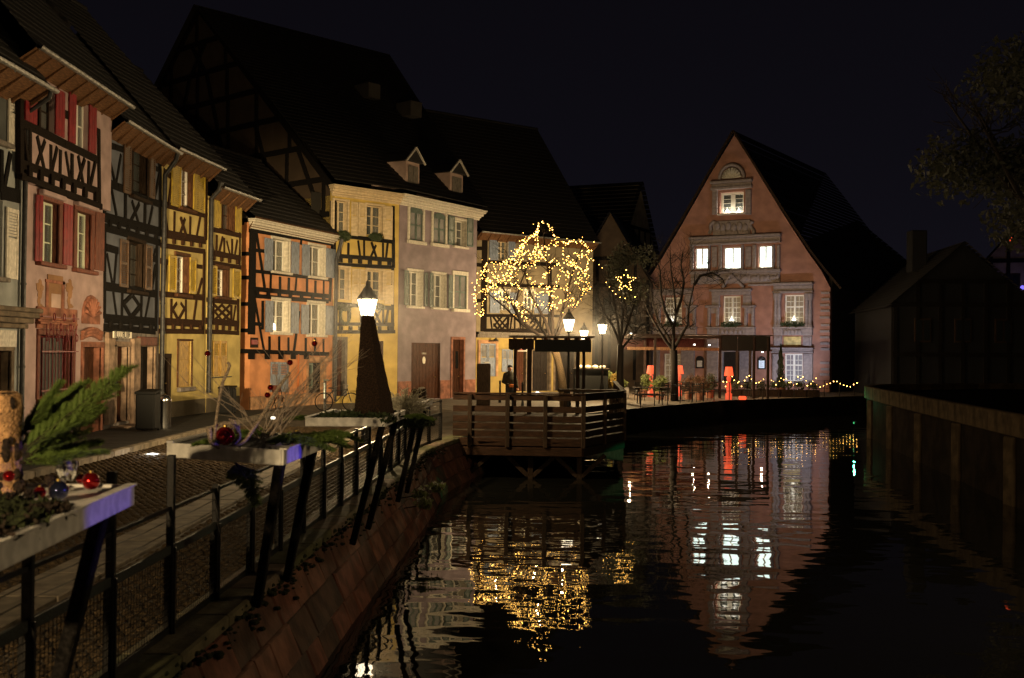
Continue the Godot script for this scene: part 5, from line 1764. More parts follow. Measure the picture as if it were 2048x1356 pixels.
	for k in 3:
		var ringp := []
		for i in 33:
			var a := TAU * i / 32 + k
			ringp.append(at(450 + cos(a) * (27 + k * 2), 871 + sin(a) * (24 + k * 1.5), 9.02 + 0.05 * k + 0.02 * sin(a * 2)) - vine.position)
		var rm2 := Mb.new()
		rm2.tube(ringp, [0.011 - 0.002 * k], 7, false)
		part("loop", rm2, M.vine, vine, true)
	var a3 := Mb.new()
	a3.tube(smooth.call(vp.call([[462, 858], [478, 850], [478, 862], [468, 842], [458, 838]], 9.15)), [0.008], 6)
	part("tendril", a3, M.vine, vine, true)
	bauble(at(450, 872, 9.05), 0.076, M.red_glass, "big red bauble inside the loop of the pale vine")
	bauble(at(593, 879, 9.6), 0.07, M.silver_glass, "large silver bauble on the middle box")
	bauble(at(585, 887, 9.2), 0.03, M.red_glass, "small red bauble in front of the large silver one")
	bauble(at(628, 873, 10.2), 0.03, M.red_glass, "small red bauble at the far end of the middle box")
	# bare pale twigs with little red baubles hung on them
	var tw := base("twig_bunch", at(545, 870, 9.9), "spray of bare pale twigs fanning up from the middle box", "twigs")
	var tm := Mb.new()
	var roots := [[520, 880], [545, 870], [560, 868], [535, 875]]
	for i in 30:
		var r0: Array = roots[i % 4]
		var p0 := at(r0[0], r0[1], 9.7 + rng.randf() * 0.5)
		var ang := rng.randf_range(-1.1, 0.85)
		var l := rng.randf_range(0.35, 1.0)
		var tip := p0 + Vector3(sin(ang) * l, cos(ang) * l * 0.85, rng.randf_range(-0.2, 0.3))
		var mid := p0.lerp(tip, 0.5) + Vector3(rng.randfn() * 0.04, 0.05, 0)
		tm.tube([p0 - tw.position, mid - tw.position, tip - tw.position], [0.0055, 0.0035, 0.0014], 5)
		for k in 4:
			var s := mid.lerp(tip, rng.randf())
			var e := s + Vector3(sin(ang + rng.randf_range(-0.9, 0.9)), cos(ang + rng.randf_range(-0.9, 0.9)), rng.randf_range(-0.3, 0.3)) * l * 0.3
			tm.tube([s - tw.position, e - tw.position], [0.0026, 0.001], 4)
	part("twigs", tm, M.twig, tw)
	for q in [[415, 707, "leftmost"], [629, 687, "rightmost"], [580, 725, "middle upper"], [541, 775, "lower dull"], [535, 790, "lowest"]]:
		bauble(at(q[0], q[1], 9.7), 0.025, M.red_glass, "%s of the small red baubles hanging high in the bare twigs" % q[2], "small red baubles in the twigs")
	var kj := 0
	for q in [[480, 893, 9.1, -1, 0.35], [530, 893, 9.15, 0.6, 0.4], [575, 885, 9.6, 0.9, 0.45], [610, 885, 10.0, 0.4, 0.4], [540, 880, 10.1, -0.6, 0.4]]:
		fir_branch(at(q[0], q[1] - 8, q[2]), Vector3(q[3], 0.12, -0.3 + rng.randf() * 0.6), q[4], 0.2, "short dark fir sprig on the middle box, %s" % ["in front of the vine loop", "between vine and paper star", "left of the silver baubles", "right of the silver bauble", "under the bare twigs"][kj], 0.55, "short fir sprigs on the middle box")
		kj += 1
	var ki := 0
	for q in [[560, 895, 9.3, 1, 0.4], [520, 905, 9.5, 0.2, 0.45], [600, 892, 9.9, 1, 0.4], [500, 890, 9.9, -1, 0.4], [640, 880, 10.3, 1, 0.35]]:
		fir_branch(at(q[0], q[1] - 12, q[2]), Vector3(q[3], 0.08, 0.5 - rng.randf()), q[4], 0.25, "dark fir greenery lying on the middle box, %s" % ["behind the pale paper star", "right of the vine loop", "behind the silver bauble", "behind the vine loop", "at the far right end"][ki], 0.5, "flat fir greenery on the middle box")
		ki += 1
	fir_branch(at(470, 925, 9.3), Vector3(0.5, -0.35, 0.6), 0.4, 0.3, "fir greenery hanging below the middle planter box", 0.5)
	var card := base("star_card", at(556, 897, 8.95), "pale paper star lying on the front rim of the middle box", "paper star")
	var cm2 := Mb.new()
	var star := PackedVector2Array()
	for k in 10: star.append(Vector2.from_angle(TAU * k / 10 + 0.3) * (0.085 if k % 2 == 0 else 0.045))
	cm2.plate(star, 0.006, Transform3D(Basis(Vector3.RIGHT, -1.15), Vector3(0, 0.01, 0)))
	part("paper", cm2, M.pale_board, card)
	var cn := base("tea_light", at(546, 838, 9.9), "tiny white glinting tea light among the twigs of the middle box", "tea light")
	var cnm := Mb.new()
	cnm.lathe([Vector2(0.018, 0), Vector2(0.018, 0.018), Vector2(0, 0.02)], 10)
	part("candle_flame", cnm, M.glow_small, cn)
	# ---- third box: the brown obelisk
	var ob := base("obelisk", v3(Vector2(-1.66, 14.0), yb + 0.08), "tall brown bark-covered obelisk in front of the street lamp", "obelisk")
	var om := Mb.new()
	var y := 0.0
	var w0 := 0.2
	var grid := []
	for i in 25:
		var t := i / 24.0
		var row := []
		var hw := lerpf(w0, 0.062, t) * 0.92
		for sd in 4:
			for k in 6:
				var a := PI / 4 + 0.35 + TAU * sd / 4.0
				var c0 := Vector2.from_angle(a) * hw * 1.414
				var c1 := Vector2.from_angle(a + PI / 2) * hw * 1.414
				var c := c0.lerp(c1, k / 6.0) * rng.randf_range(0.975, 1.025)
				row.append(Vector3(c.x - 0.1 * t, 1.22 * t + rng.randf_range(-0.006, 0.006) * (1 if i < 24 else 0), c.y))
		grid.append(row)
	for i in 24:
		for k in 24:
			om.quad(grid[i][k], grid[i][(k + 1) % 24], grid[i + 1][(k + 1) % 24], grid[i + 1][k])
	for k in 24: om.tri(grid[24][k], grid[24][(k + 1) % 24], Vector3(-0.1, 1.225, 0))
	part("bark_body", om, M.obelisk, ob)
	for k in 5:
		var sp := Mb.new()
		sp.tube([Vector3(-0.16 + 0.03 * k, 1.2, 0.02), Vector3(-0.16 + 0.032 * k, 1.3 + 0.02 * (k % 3), 0.02)], [0.006, 0.003], 5)
		part("spike", sp, M.bark, ob)
	for q in 14: greenery("moss", ob, Vector3(rng.randf_range(-0.6, 0.25), 0.0, rng.randf_range(-0.9, 0.6)), Vector3(0.16, 0.06, 0.16), 170, 0.05, M.fir_dark)
	for q in [[690, 838, 14.2, -0.6], [640, 842, 13.8, -0.8], [800, 838, 14.6, 0.8]]:
		fir_branch(at(q[0], q[1] - 5, q[2]), Vector3(q[3], 0.1, 0.2), 0.42, 0.2, "dark fir greenery at the foot of the brown obelisk, %s" % {690: "left of it", 640: "at the box's left end", 800: "right of it"}[q[0]], 0.5, "fir greenery round the obelisk")
	# ---- farthest box: white frosted twigs
	var fr := base("frosted_twigs", at(812, 826, 16.9), "bush of white frosted twigs right of the brown obelisk", "twigs")
	var fm := Mb.new()
	for i in 190:
		var dd := Vector3(rng.randfn(), absf(rng.randfn()) * 0.9, rng.randfn()).normalized()
		var l := rng.randf_range(0.16, 0.42)
		var p1 := dd * l * 0.5 + Vector3(0, 0.03, 0)
		var p2 := dd * l + Vector3(rng.randfn(), rng.randfn(), rng.randfn()) * 0.04
		fm.tube([Vector3(rng.randfn() * 0.06, -0.05, 0), p1, p2], [0.009, 0.008, 0.006], 4)
		for k in 4:
			var s := p1.lerp(p2, rng.randf())
			fm.tube([s, s + Vector3(rng.randfn(), rng.randfn(), rng.randfn()).normalized() * 0.09], [0.007, 0.004], 3)
	part("twigs", fm, M.frost, fr)
	greenery("fir_greenery", fr, Vector3(0.05, -0.12, 0), Vector3(0.42, 0.1, 0.3), 700, 0.05, M.fir_dark)

# ---------- lamps ----------
func street_lamp(p: Vector3, e: float, label: String, h := 3.0, mist := 0.0) -> void:
	var o := base("street_lamp", p, label, "street lamp", "street lamps along the quay")
	var pl := Mb.new()
	pl.lathe([Vector2(0.17, 0), Vector2(0.17, 0.12), Vector2(0.12, 0.18), Vector2(0.11, 0.6), Vector2(0.07, 0.75), Vector2(0.055, 0.9), Vector2(0.045, h - 0.35), Vector2(0.07, h - 0.3), Vector2(0.045, h - 0.25), Vector2(0.04, h - 0.06), Vector2(0.1, h)], 14)
	part("pole", pl, M.iron_dark, o, false)
	var g := Mb.new()
	g.lathe([Vector2(0.12, h + 0.02), Vector2(0.235, h + 0.48)], 6)
	g.lathe([Vector2(0.0, h + 0.021), Vector2(0.12, h + 0.02)], 6)
	part("lamp_glass", g, M.glow_lamp, o)
	var fr := Mb.new()
	for k in 6:
		var a := TAU * k / 6
		fr.bar(Vector3(cos(a) * 0.125, h + 0.01, sin(a) * 0.125), Vector3(cos(a) * 0.24, h + 0.485, sin(a) * 0.24), 0.014, 0.014, Vector3.UP)
	fr.lathe([Vector2(0.13, h + 0.0), Vector2(0.13, h + 0.025)], 6)
	fr.lathe([Vector2(0.25, h + 0.48), Vector2(0.25, h + 0.5)], 6)
	part("lantern_frame", fr, M.iron_dark, o)
	var hd := Mb.new()
	hd.lathe([Vector2(0.25, h + 0.5), Vector2(0.22, h + 0.56), Vector2(0.13, h + 0.68), Vector2(0.1, h + 0.74), Vector2(0.05, h + 0.8), Vector2(0.035, h + 0.9), Vector2(0, h + 0.95)], 12)
	part("hood", hd, M.iron_dark, o)
	omni(Vector3(0, h + 0.27, 0), Color(1, 0.71, 0.36), e, 0.1, o)
	if mist > 0.0:  # haze ball added to give the lamp its lens glow
		var fv := FogVolume.new()
		fv.name = numbered("mist")
		fv.shape = RenderingServer.FOG_VOLUME_SHAPE_ELLIPSOID
		fv.size = Vector3.ONE * 4.4
		var fm := FogMaterial.new()
		fm.density = mist
		fm.albedo = Color(0.95, 0.95, 0.95)
		fv.material = fm
		add_child(fv, true)
		fv.position = p + Vector3(0, h + 0.3, 0)
		tag(fv, "thin night mist glowing round the street lamp", "", "", "stuff")

func uplight(p: Vector3, label: String) -> void:
	var o := base("ground_light", p, label, "ground light", "white lights set in the paving")
	var r := Mb.new()
	r.lathe([Vector2(0.16, 0.0), Vector2(0.16, 0.02), Vector2(0.12, 0.022)], 18)
	part("rim", r, M.zinc, o)
	var g := Mb.new()
	g.lathe([Vector2(0.12, 0.021), Vector2(0.06, 0.034), Vector2(0, 0.038)], 18)
	part("lens_light", g, M.glow_white, o)
	omni(Vector3(0, 0.12, 0), Color(1, 0.95, 0.85), 0.35, 0.06, o)

# ---------- trees ----------
func grow(mb: Mb, p: Vector3, d: Vector3, l: float, r: float, lev: int, up := 0.1, ends := []) -> void:
	var n := 4
	var pts := [p]
	var rad := [r]
	var q := p
	var dd := d
	for i in n:
		dd = (dd + Vector3(rng.randfn(), rng.randfn(), rng.randfn()) * 0.16 + Vector3(0, up, 0)).normalized()
		q += dd * l / n
		pts.append(q)
		rad.append(lerpf(r, r * 0.5, (i + 1.0) / n))
	mb.tube(pts, rad, 6 if lev > 1 else 4, false)
	if lev <= 0:
		ends.append(q)
		return
	var k := 3 if lev > 1 else 4
	for i in k:
		var at_: Vector3 = pts[2 + i % 3]
		var sd := Vector3(rng.randfn(), rng.randfn() * 0.6, rng.randfn()).normalized()
		grow(mb, at_, (dd * 0.75 + sd * 0.75).normalized(), l * rng.randf_range(0.55, 0.75), r * 0.5, lev - 1, up, ends)

func limb(mb: Mb, pts: Array, r0: float, r1: float, twigs: int, lev := 1, tw_len := 0.9) -> void:
	var rad := []
	for i in pts.size(): rad.append(lerpf(r0, r1, i / float(pts.size() - 1)))
	mb.tube(pts, rad, 8, false)
	for k in twigs:
		var t := rng.randf_range(0.3, 1.0) * (pts.size() - 1)
		var i := mini(int(t), pts.size() - 2)
		var p: Vector3 = pts[i].lerp(pts[i + 1], t - i)
		var d: Vector3 = (pts[i + 1] - pts[i]).normalized()
		var sd := Vector3(rng.randfn(), rng.randfn() * 0.7 + 0.2, rng.randfn()).normalized()
		grow(mb, p, (d * 0.5 + sd).normalized(), tw_len * rng.randf_range(0.6, 1.2), lerpf(r0, r1, t / pts.size()) * 0.35, lev, 0.06)

func px_path(list: Array, d0: float, d1 := 0.0) -> Array:
	var r := []
	for i in list.size(): r.append(at(list[i][0], list[i][1], d0 + d1 * i / maxf(1, list.size() - 1)))
	return r

func build_lit_tree() -> void:
	var D := 47.0
	var root := on_level(1131, 818, GY)
	root = Vector3(root.x, GY, -D)
	var o := base("lit_tree", root, "bare tree wrapped in warm white fairy lights at the middle of the quay", "tree")
	var off := -root
	var sh := func(a: Array) -> Array:
		var r := []
		for p in a: r.append(p + off)
		return r
	var tk := Mb.new()
	tk.tube(sh.call([Vector3(root.x, GY - 0.1, root.z), at(1124, 760, D), at(1116, 720, D), at(1106, 690, D)]), [0.21, 0.17, 0.15, 0.16], 12)
	part("trunk", tk, M.bark_pale, o, true)
	var br := Mb.new()
	for L in [[[1106, 690], [1075, 668], [1045, 650], [1010, 615], [968, 580]], [[1106, 690], [1090, 640], [1062, 590], [1050, 545], [1020, 520]], [[1106, 690], [1105, 620], [1098, 560], [1090, 500], [1086, 455]],
		[[1106, 690], [1120, 640], [1135, 580], [1150, 530], [1165, 490]], [[1106, 690], [1125, 650], [1150, 610], [1172, 570]], [[1075, 668], [1040, 640], [1015, 590], [985, 545]], [[1045, 650], [1030, 615], [1040, 570], [1060, 520]], [[1106, 690], [1085, 660], [1060, 625], [1010, 590]]]:
		limb(br, sh.call(px_path(L, D + rng.randf_range(-0.3, 0.3), rng.randf_range(-1.0, 1.0))), 0.075, 0.018, 10, 1, 0.9)
	part("branches", br, M.bark, o)
	# the strings of lights laid over the crown, measured along their runs
	var s := base("string_lights", at(1080, 540, D), "warm white fairy lights strung all over the bare tree", "string lights")
	CR = [940.0, 430.0, 5.023]
	var runs := [
		[[130, 1000], [80, 985], [45, 890], [60, 820], [50, 760], [95, 640], [150, 560]], [[130, 1000], [125, 900], [150, 800], [200, 740], [280, 700]], [[120, 600], [180, 560], [250, 560], [330, 520], [420, 440], [500, 350], [560, 270], [630, 215], [665, 180]],
		[[140, 520], [190, 480], [290, 490], [350, 475], [430, 410], [490, 330], [545, 260], [640, 200]], [[400, 470], [450, 400], [520, 320], [580, 240], [660, 190]], [[665, 180], [690, 120], [735, 75], [790, 110], [840, 190], [880, 230], [960, 290]], [[665, 180], [660, 240], [680, 300], [700, 380], [740, 420], [800, 470], [860, 440]],
		[[960, 290], [1010, 270], [1080, 245], [1130, 260], [1155, 310]], [[1155, 310], [1210, 350], [1185, 430], [1190, 500], [1175, 560], [1180, 640], [1200, 740]], [[960, 290], [940, 370], [1000, 450], [1060, 520], [1110, 560], [1170, 560]], [[1200, 740], [1130, 740], [1080, 700], [1040, 650], [1000, 600], [960, 580], [900, 600]],
		[[1200, 740], [1140, 790], [1090, 850], [1070, 900], [1010, 940]], [[960, 700], [980, 800], [1040, 850], [1080, 900]], [[100, 780], [180, 730], [270, 690], [350, 640], [420, 590], [500, 540], [600, 490], [690, 460], [760, 400]], [[150, 640], [240, 650], [330, 620], [400, 560], [480, 500], [540, 430]],
		[[180, 560], [230, 610], [300, 660], [380, 680], [460, 700], [540, 760], [590, 850]], [[260, 830], [330, 840], [400, 830], [470, 880], [520, 900], [600, 890], [700, 900], [760, 880]], [[280, 760], [320, 810], [300, 850]], [[360, 880], [430, 890], [500, 960], [540, 980], [560, 930]],
		[[590, 600], [620, 680], [660, 770], [690, 820], [750, 740], [810, 790], [850, 830]], [[740, 620], [760, 590], [820, 530], [900, 500], [910, 580], [880, 680], [830, 760], [820, 830], [820, 900], [790, 970]], [[940, 430], [970, 450], [1020, 520], [1060, 480], [1080, 530]],
		[[860, 830], [900, 870], [960, 860], [1010, 850]], [[780, 920], [850, 900], [880, 950]], [[620, 400], [600, 440], [650, 460], [640, 520]], [[500, 420], [560, 380], [610, 390], [680, 400], [720, 350], [790, 320], [840, 290], [900, 280]], [[450, 930], [470, 990], [520, 1025], [580, 1030]],
		[[200, 700], [260, 750], [250, 820]], [[1050, 380], [1120, 410], [1140, 380], [1190, 390]], [[105, 590], [160, 650], [240, 690], [330, 670], [410, 650], [430, 600]], [[1010, 500], [1060, 560], [1110, 660], [1130, 600], [1180, 600]], [[700, 720], [740, 700], [790, 720], [830, 760]], [[370, 490], [400, 530], [450, 480], [520, 400], [540, 310]], [[690, 310], [640, 360], [660, 420], [740, 350]]]
	var wire := Mb.new()
	var spots := []
	for run in runs:
		var dd := D + rng.randf_range(-1.6, 1.2)
		var prev := Vector3.ZERO
		var pts := []
		for i in run.size(): pts.append(at(CR[0] + run[i][0] / CR[2], CR[1] + run[i][1] / CR[2], dd + 0.5 * sin(i * 1.3 + dd * 9)))
		var cu := Curve3D.new()
		for i in pts.size():
			var t: Vector3 = (pts[mini(i + 1, pts.size() - 1)] - pts[maxi(i - 1, 0)]) / 5.0
			cu.add_point(pts[i], -t, t)
		var L := cu.get_baked_length()
		var k := 0.0
		var line := []
		while k < L:
			var p := cu.sample_baked(k)
			line.append(p - s.position)
			spots.append(p + Vector3(rng.randfn(), rng.randfn(), rng.randfn()) * 0.05 - s.position)
			k += rng.randf_range(0.07, 0.13)
		wire.tube(line, [0.005], 4)
	for i in 130:   # stray bulbs deeper in the crown
		var c: Vector3 = spots[rng.randi() % spots.size()]
		spots.append(c + Vector3(rng.randfn() * 0.22, rng.randfn() * 0.2, rng.randfn() * 0.5))
	part("wire", wire, M.iron_dark, s)
	var bm := Mb.new()
	bm.ball(Vector3.ZERO, Vector3.ONE * 0.0135, 7, 5)
	var bme := bm.mesh()
	var rest := [[], []]
	for i in spots.size():
		var t := Transform3D(Basis().scaled(Vector3.ONE * rng.randf_range(0.7, 1.45)), spots[i])
		if i % maxi(1, spots.size() / 290) == 0 and i / maxi(1, spots.size() / 290) < 290: put("bulb", bme, M.glow_fairy, s, t)
		else: rest[rng.randi() % 2].append(t)
	stuff("bulbs", bme, M.glow_fairy, s, rest[0])
	stuff("dim_bulbs", bme, M.glow_fairy_dim, s, rest[1])
	for q in [[1000, 555, 0.8], [1085, 500, 0.6], [1130, 560, 0.8], [1075, 595, 0.6]]:
		omni(at(q[0], q[1], D) - s.position, Color(1, 0.68, 0.3), q[2], 0.03, s, "fairy_glow")

func hung_lights(called: String, label: String, list: Array, D: float, sz: float, m: Material) -> void:
	var o := base(called, at(list[0][0], list[0][1], D), label, "string lights")
	var bm := Mb.new()
	bm.ball(Vector3.ZERO, Vector3.ONE * sz, 8, 6)
	var me := bm.mesh()
	var w := []
	for q in list:
		var p := at(q[0], q[1], D + (q[2] if q.size() > 2 else 0.0)) - o.position
		w.append(p + Vector3(0, sz, 0))
		put("bulb", me, m, o, Transform3D(Basis().scaled(Vector3.ONE * rng.randf_range(0.75, 1.2)), p))
	var wm := Mb.new()
	wm.tube(w, [0.006], 4)
	part("wire", wm, M.iron_dark, o)

func build_trees() -> void:
	build_lit_tree()
	# the bare tree in front of the salmon house
	var D := 56.0
	var root := at(1349, 796, D)
	root.y = GY
	var o := base("bare_tree", root, "bare forked tree standing dark before the salmon house and the pergola", "tree")
	var sh := func(a: Array) -> Array:
		var r := []
		for p in a: r.append(p - root)
		return r
	var tk := Mb.new()
	tk.tube(sh.call([root - Vector3(0, 0.1, 0), at(1349, 740, D), at(1347, 700, D)]), [0.2, 0.17, 0.19], 10)
	part("trunk", tk, M.bark_dark, o, true)
	var br := Mb.new()
	for L in [[[1347, 700], [1330, 680], [1312, 650], [1298, 625], [1286, 598]], [[1347, 700], [1335, 672], [1315, 640], [1304, 600], [1300, 560]], [[1347, 700], [1347, 660], [1352, 630], [1349, 590], [1342, 540], [1340, 500]], [[1347, 700], [1362, 672], [1375, 650], [1378, 615], [1388, 570], [1390, 545]],
		[[1388, 570], [1400, 552], [1425, 545], [1445, 558], [1452, 575]], [[1352, 630], [1362, 600], [1368, 565], [1362, 530], [1366, 505]], [[1345, 650], [1330, 622], [1322, 590], [1320, 540], [1310, 510]]]:
		limb(br, sh.call(px_path(L, D + rng.randf_range(-0.3, 0.3), rng.randf_range(-0.8, 0.8))), 0.085, 0.02, 13, 2, 1.0)
	part("branches", br, M.bark_dark, o)
	# the dark tree with the star hung in it
	D = 53.0
	var r2 := at(1241, 800, D)
	r2.y = GY
	var o2 := base("dark_tree", r2, "dark bare tree holding the lit star, left of the pergola", "tree")
	var s2 := func(a: Array) -> Array:
		var r := []
		for p in a: r.append(p - r2)
		return r
	var t2 := Mb.new()
	t2.tube(s2.call([r2 - Vector3(0, 0.1, 0), at(1240, 740, D), at(1241, 690, D)]), [0.2, 0.16, 0.15], 10)
	part("trunk", t2, M.bark_dark, o2, true)
	var b2 := Mb.new()
	for L in [[[1241, 690], [1225, 650], [1205, 620], [1192, 580]], [[1241, 690], [1235, 640], [1225, 590], [1215, 540]], [[1241, 690], [1245, 640], [1250, 590], [1245, 530]], [[1241, 690], [1255, 650], [1268, 610], [1275, 560]], [[1241, 700], [1262, 675], [1280, 650]]]:
		limb(b2, s2.call(px_path(L, D, rng.randf_range(-0.9, 0.9))), 0.07, 0.02, 20, 2, 0.9)
	part("branches", b2, M.bark_dark, o2)
	for k in 9: greenery("crown", o2, Vector3(rng.randf_range(-0.75, 1.1), rng.randf_range(4.3, 6.9), rng.randf_range(-0.8, 0.4)), Vector3(0.65, 0.65, 0.6), 260, 0.11, M.leaf_night)
	var star := []
	for q in [[702, 387], [658, 487], [600, 533], [555, 520], [507, 530], [538, 572], [575, 600], [608, 630], [595, 673], [575, 720], [570, 770], [612, 747], [650, 705], [687, 690], [717, 716], [752, 754], [797, 774], [785, 720], [775, 670], [763, 629], [800, 604], [842, 581], [879, 543], [833, 533], [780, 533], [738, 530], [732, 490]]:
		star.append([1180 + q[0] / 9.683, 500 + q[1] / 9.683])
	hung_lights("star_light", "lit five-pointed star of small bulbs hanging in the dark tree", star, D - 1.0, 0.017, M.glow_fairy)
	var loose := []
	for q in [[175, 283], [237, 344], [315, 627], [378, 714], [436, 790], [497, 855], [583, 915], [681, 938], [871, 909]]: loose.append([1180 + q[0] / 9.683, 500 + q[1] / 9.683])
	hung_lights("light_chain", "loose chain of bulbs sagging below and left of the lit star", loose, D - 0.8, 0.015, M.glow_fairy)
	# the big dark crown on the right bank
	var tp := Vector3(20.5, 1.75, -44)
	var o3 := base("bank_tree", tp, "huge dark tree filling the upper right corner behind the canal wall", "tree")
	var t3 := Mb.new()
	t3.tube([Vector3(0, -0.2, 0), Vector3(0.1, 2, 0), Vector3(0, 4.5, 0.2), Vector3(0.3, 8, 0)], [0.5, 0.4, 0.34, 0.2], 10)
	part("trunk", t3, M.bark_dark, o3, true)
	var b3 := Mb.new()
	for k in 9:
		var a := TAU * k / 9.0
		limb(b3, [Vector3(0, 4 + k * 0.45, 0), Vector3(cos(a) * 1.8, 6.2 + k * 0.5, sin(a) * 1.8), Vector3(cos(a) * 3.6, 8 + k * 0.7, sin(a) * 3.6)], 0.16, 0.03, 8, 1, 1.6)
	part("branches", b3, M.bark_dark, o3)
	for k in 16:
		var a := rng.randf() * TAU
		var rr := rng.randf_range(0.3, 3.6)
		greenery("crown", o3, Vector3(cos(a) * rr, rng.randf_range(6.5, 14.0), sin(a) * rr), Vector3(1.8, 1.3, 1.8), 500, 0.2, M.leaf_night)

# ---------- deck over the water, kiosk, furniture ----------
func build_deck() -> void:
	var A := Vector2(-1.5, 29.55)
	var B := Vector2(1.82, 29.3)
	var C := Vector2(3.15, 32.2)
	var E := Vector2(3.9, 43.5)
	var o := base("wooden_deck", v3((A + B) / 2, GY), "brown wooden deck with plank railings built out over the canal", "deck")
	var inv := Transform3D(Basis(), -o.position)
	var poly := PackedVector2Array([A, B, C, E, Vector2(1.6, 41.5), Vector2(-0.7, 34)])
	var d := 29.36
	while d < 43.0:
		# each floor board runs left to right across the outline at this depth
		var xs := []
		for i in poly.size():
			var p := poly[i]
			var q := poly[(i + 1) % poly.size()]
			if (p.y - d) * (q.y - d) < 0: xs.append(p.x + (q.x - p.x) * (d - p.y) / (q.y - p.y))
		if xs.size() >= 2:
			var mb := Mb.new()
			mb.bx(inv * Vector3((xs.min() + xs.max()) / 2, GY + 0.0 + 0.003 * rng.randf(), -d), Vector3(xs.max() - xs.min(), 0.04, 0.135), 0.006)
			part("floor_board", mb, M.deck_wood, o)
		d += 0.142
	var run := func(a: Vector2, b: Vector2, posts: int, over: float) -> void:
		var dir := (b - a).normalized()
		var a2 := a - dir * over
		var nrm := Vector3(-dir.y, 0, -dir.x) if true else Vector3.ZERO
		for y in [[1.12, 0.15], [0.82, 0.155], [0.57, 0.16], [0.38, 0.15], [0.19, 0.15]]:
			var mb := Mb.new()
			mb.bar(inv * v3(a2, GY + y[0]), inv * v3(b, GY + y[0]), y[1], 0.03, v3(dir, 0).cross(Vector3.UP).normalized(), 0.006)
			part("railing_board", mb, M.deck_wood, o)
		var cap := Mb.new()
		cap.bar(inv * v3(a2, GY + 1.22), inv * v3(b, GY + 1.22), 0.14, 0.035, Vector3.UP, 0.006)
		part("handrail", cap, M.deck_wood, o)
		for k in posts:
			var p := a.lerp(b, (k + 0.02) / maxf(1.0, posts - 1)) if posts > 1 else a
			var mb := Mb.new()
			mb.bx(inv * v3(p + Vector2(0, -0.06), GY + 0.52), Vector3(0.11, 1.34, 0.09), 0.01)
			part("railing_post", mb, M.deck_post, o)
		for y in [[-0.02, 0.2], [-0.26, 0.22]]:
			var mb := Mb.new()
			mb.bar(inv * v3(a2, GY + y[0]), inv * v3(b, GY + y[0]), y[1], 0.08, v3(dir, 0).cross(Vector3.UP).normalized(), 0.01)
			part("edge_beam", mb, M.deck_wood, o)
	run.call(A + Vector2(0.42, 0), B, 4, 0.42)
	run.call(B, C, 3, 0.0)
	run.call(C, E, 6, 0.0)
	var sk := Mb.new()
	var bc := C - B
	var skd := [v3(B, GY - 0.37), v3(C, GY - 0.37), v3(C, GY - 0.72), v3(B.lerp(C, 0.35), GY - 0.4)]
	sk.quad(inv * skd[0], inv * skd[1], inv * skd[2], inv * skd[3])
	var sk2 := Vector3(-0.06, 0, 0.02)
	sk.quad(inv * skd[0] + sk2, inv * skd[3] + sk2, inv * skd[2] + sk2, inv * skd[1] + sk2)
	part("side_skirt", sk, M.grey_wood, o)  # board added under the deck side to catch the green light
	for x in [A.x + 0.32, (A.x + B.x) / 2 + 0.35, B.x - 0.05]:
		var pm := Mb.new()
		pm.bx(inv * Vector3(x, 0.0, -29.7), Vector3(0.14, 1.3, 0.14), 0.01)
		part("support_post", pm, M.deck_post, o)
		for s in [-1, 1]:
			if x < A.x + 0.5 and s < 0: continue
			var bm := Mb.new()
			bm.bar(inv * Vector3(x + s * 0.06, 0.06, -29.68), inv * Vector3(x + s * 0.66, 0.62, -29.68), 0.11, 0.1, Vector3(0, 0, 1), 0.01)
			part("knee_brace", bm, M.deck_post, o)
	# a long dark bar table on the deck and stools
	var t := base("bar_table", Vector3(2.5, GY, -37.5), "long dark bar table on the deck under the lit tree", "table")
	var tm := Mb.new()
	tm.bx(Vector3(0, 1.06, 0), Vector3(2.0, 0.07, 0.6), 0.01)
	part("tabletop", tm, M.dark_wood, t)
	for x in [-0.75, 0.75]:
		var l := Mb.new()
		l.bx(Vector3(x, 0.52, 0), Vector3(0.1, 1.04, 0.4), 0.01)
		part("leg", l, M.dark_wood, t)
	# the kiosk
	var K := 44.0
	var kp := at(1100, 808, K)
	kp.y = GY
	var k := base("kiosk", kp, "open timber shelter with a flat roof and dark valance beside the lit tree", "shelter")
	var rf := Mb.new()
	rf.bx(Vector3(0, 2.88, 0), Vector3(3.2, 0.06, 2.6), 0.01)
	part("roof_board", rf, M.grey_wood, k)
	for i in 8:
		var rb := Mb.new()
		rb.bx(Vector3(-1.4 + i * 0.4, 2.8, 0.1), Vector3(0.07, 0.1, 2.7), 0.01)
		part("roof_slat", rb, M.brown_wood, k)
	var vl := Mb.new()
	vl.bx(Vector3(0.42, 2.54, 1.28), Vector3(2.1, 0.46, 0.05), 0.01)
	part("valance", vl, M.dark_cloth, k)
	var vs := Mb.new()
	var sc := PackedVector2Array([Vector2(-1.6, 2.78), Vector2(-0.66, 2.78)])
	for i in 13: sc.append(Vector2(-0.66 - 0.94 * i / 12.0, 2.42 - 0.07 * absf(sin(PI * i / 3.0))))
	vs.plate(sc, 0.04, Transform3D(Basis(), Vector3(0, 0, 1.3)))
	part("valance", vs, M.dark_wood, k)
	for q in [[-1.35, 1.2, 0.11], [-0.82, 1.2, 0.17], [0.98, 1.2, 0.14], [-1.35, -1.2, 0.11], [1.35, -1.2, 0.12]]:
		var pm := Mb.new()
		pm.bx(Vector3(q[0], 1.4, q[1]), Vector3(q[2], 2.8, q[2]), 0.012)
		part("post", pm, M.deck_post, k)
	var bp := base("shop_board", at(1045, 697, 60.0), "small white scalloped sign board hanging before the yellow wall", "sign")
	var bm2 := Mb.new()
	var bpts := PackedVector2Array([Vector2(-0.25, -0.16), Vector2(0.24, -0.16), Vector2(0.28, 0.14)])
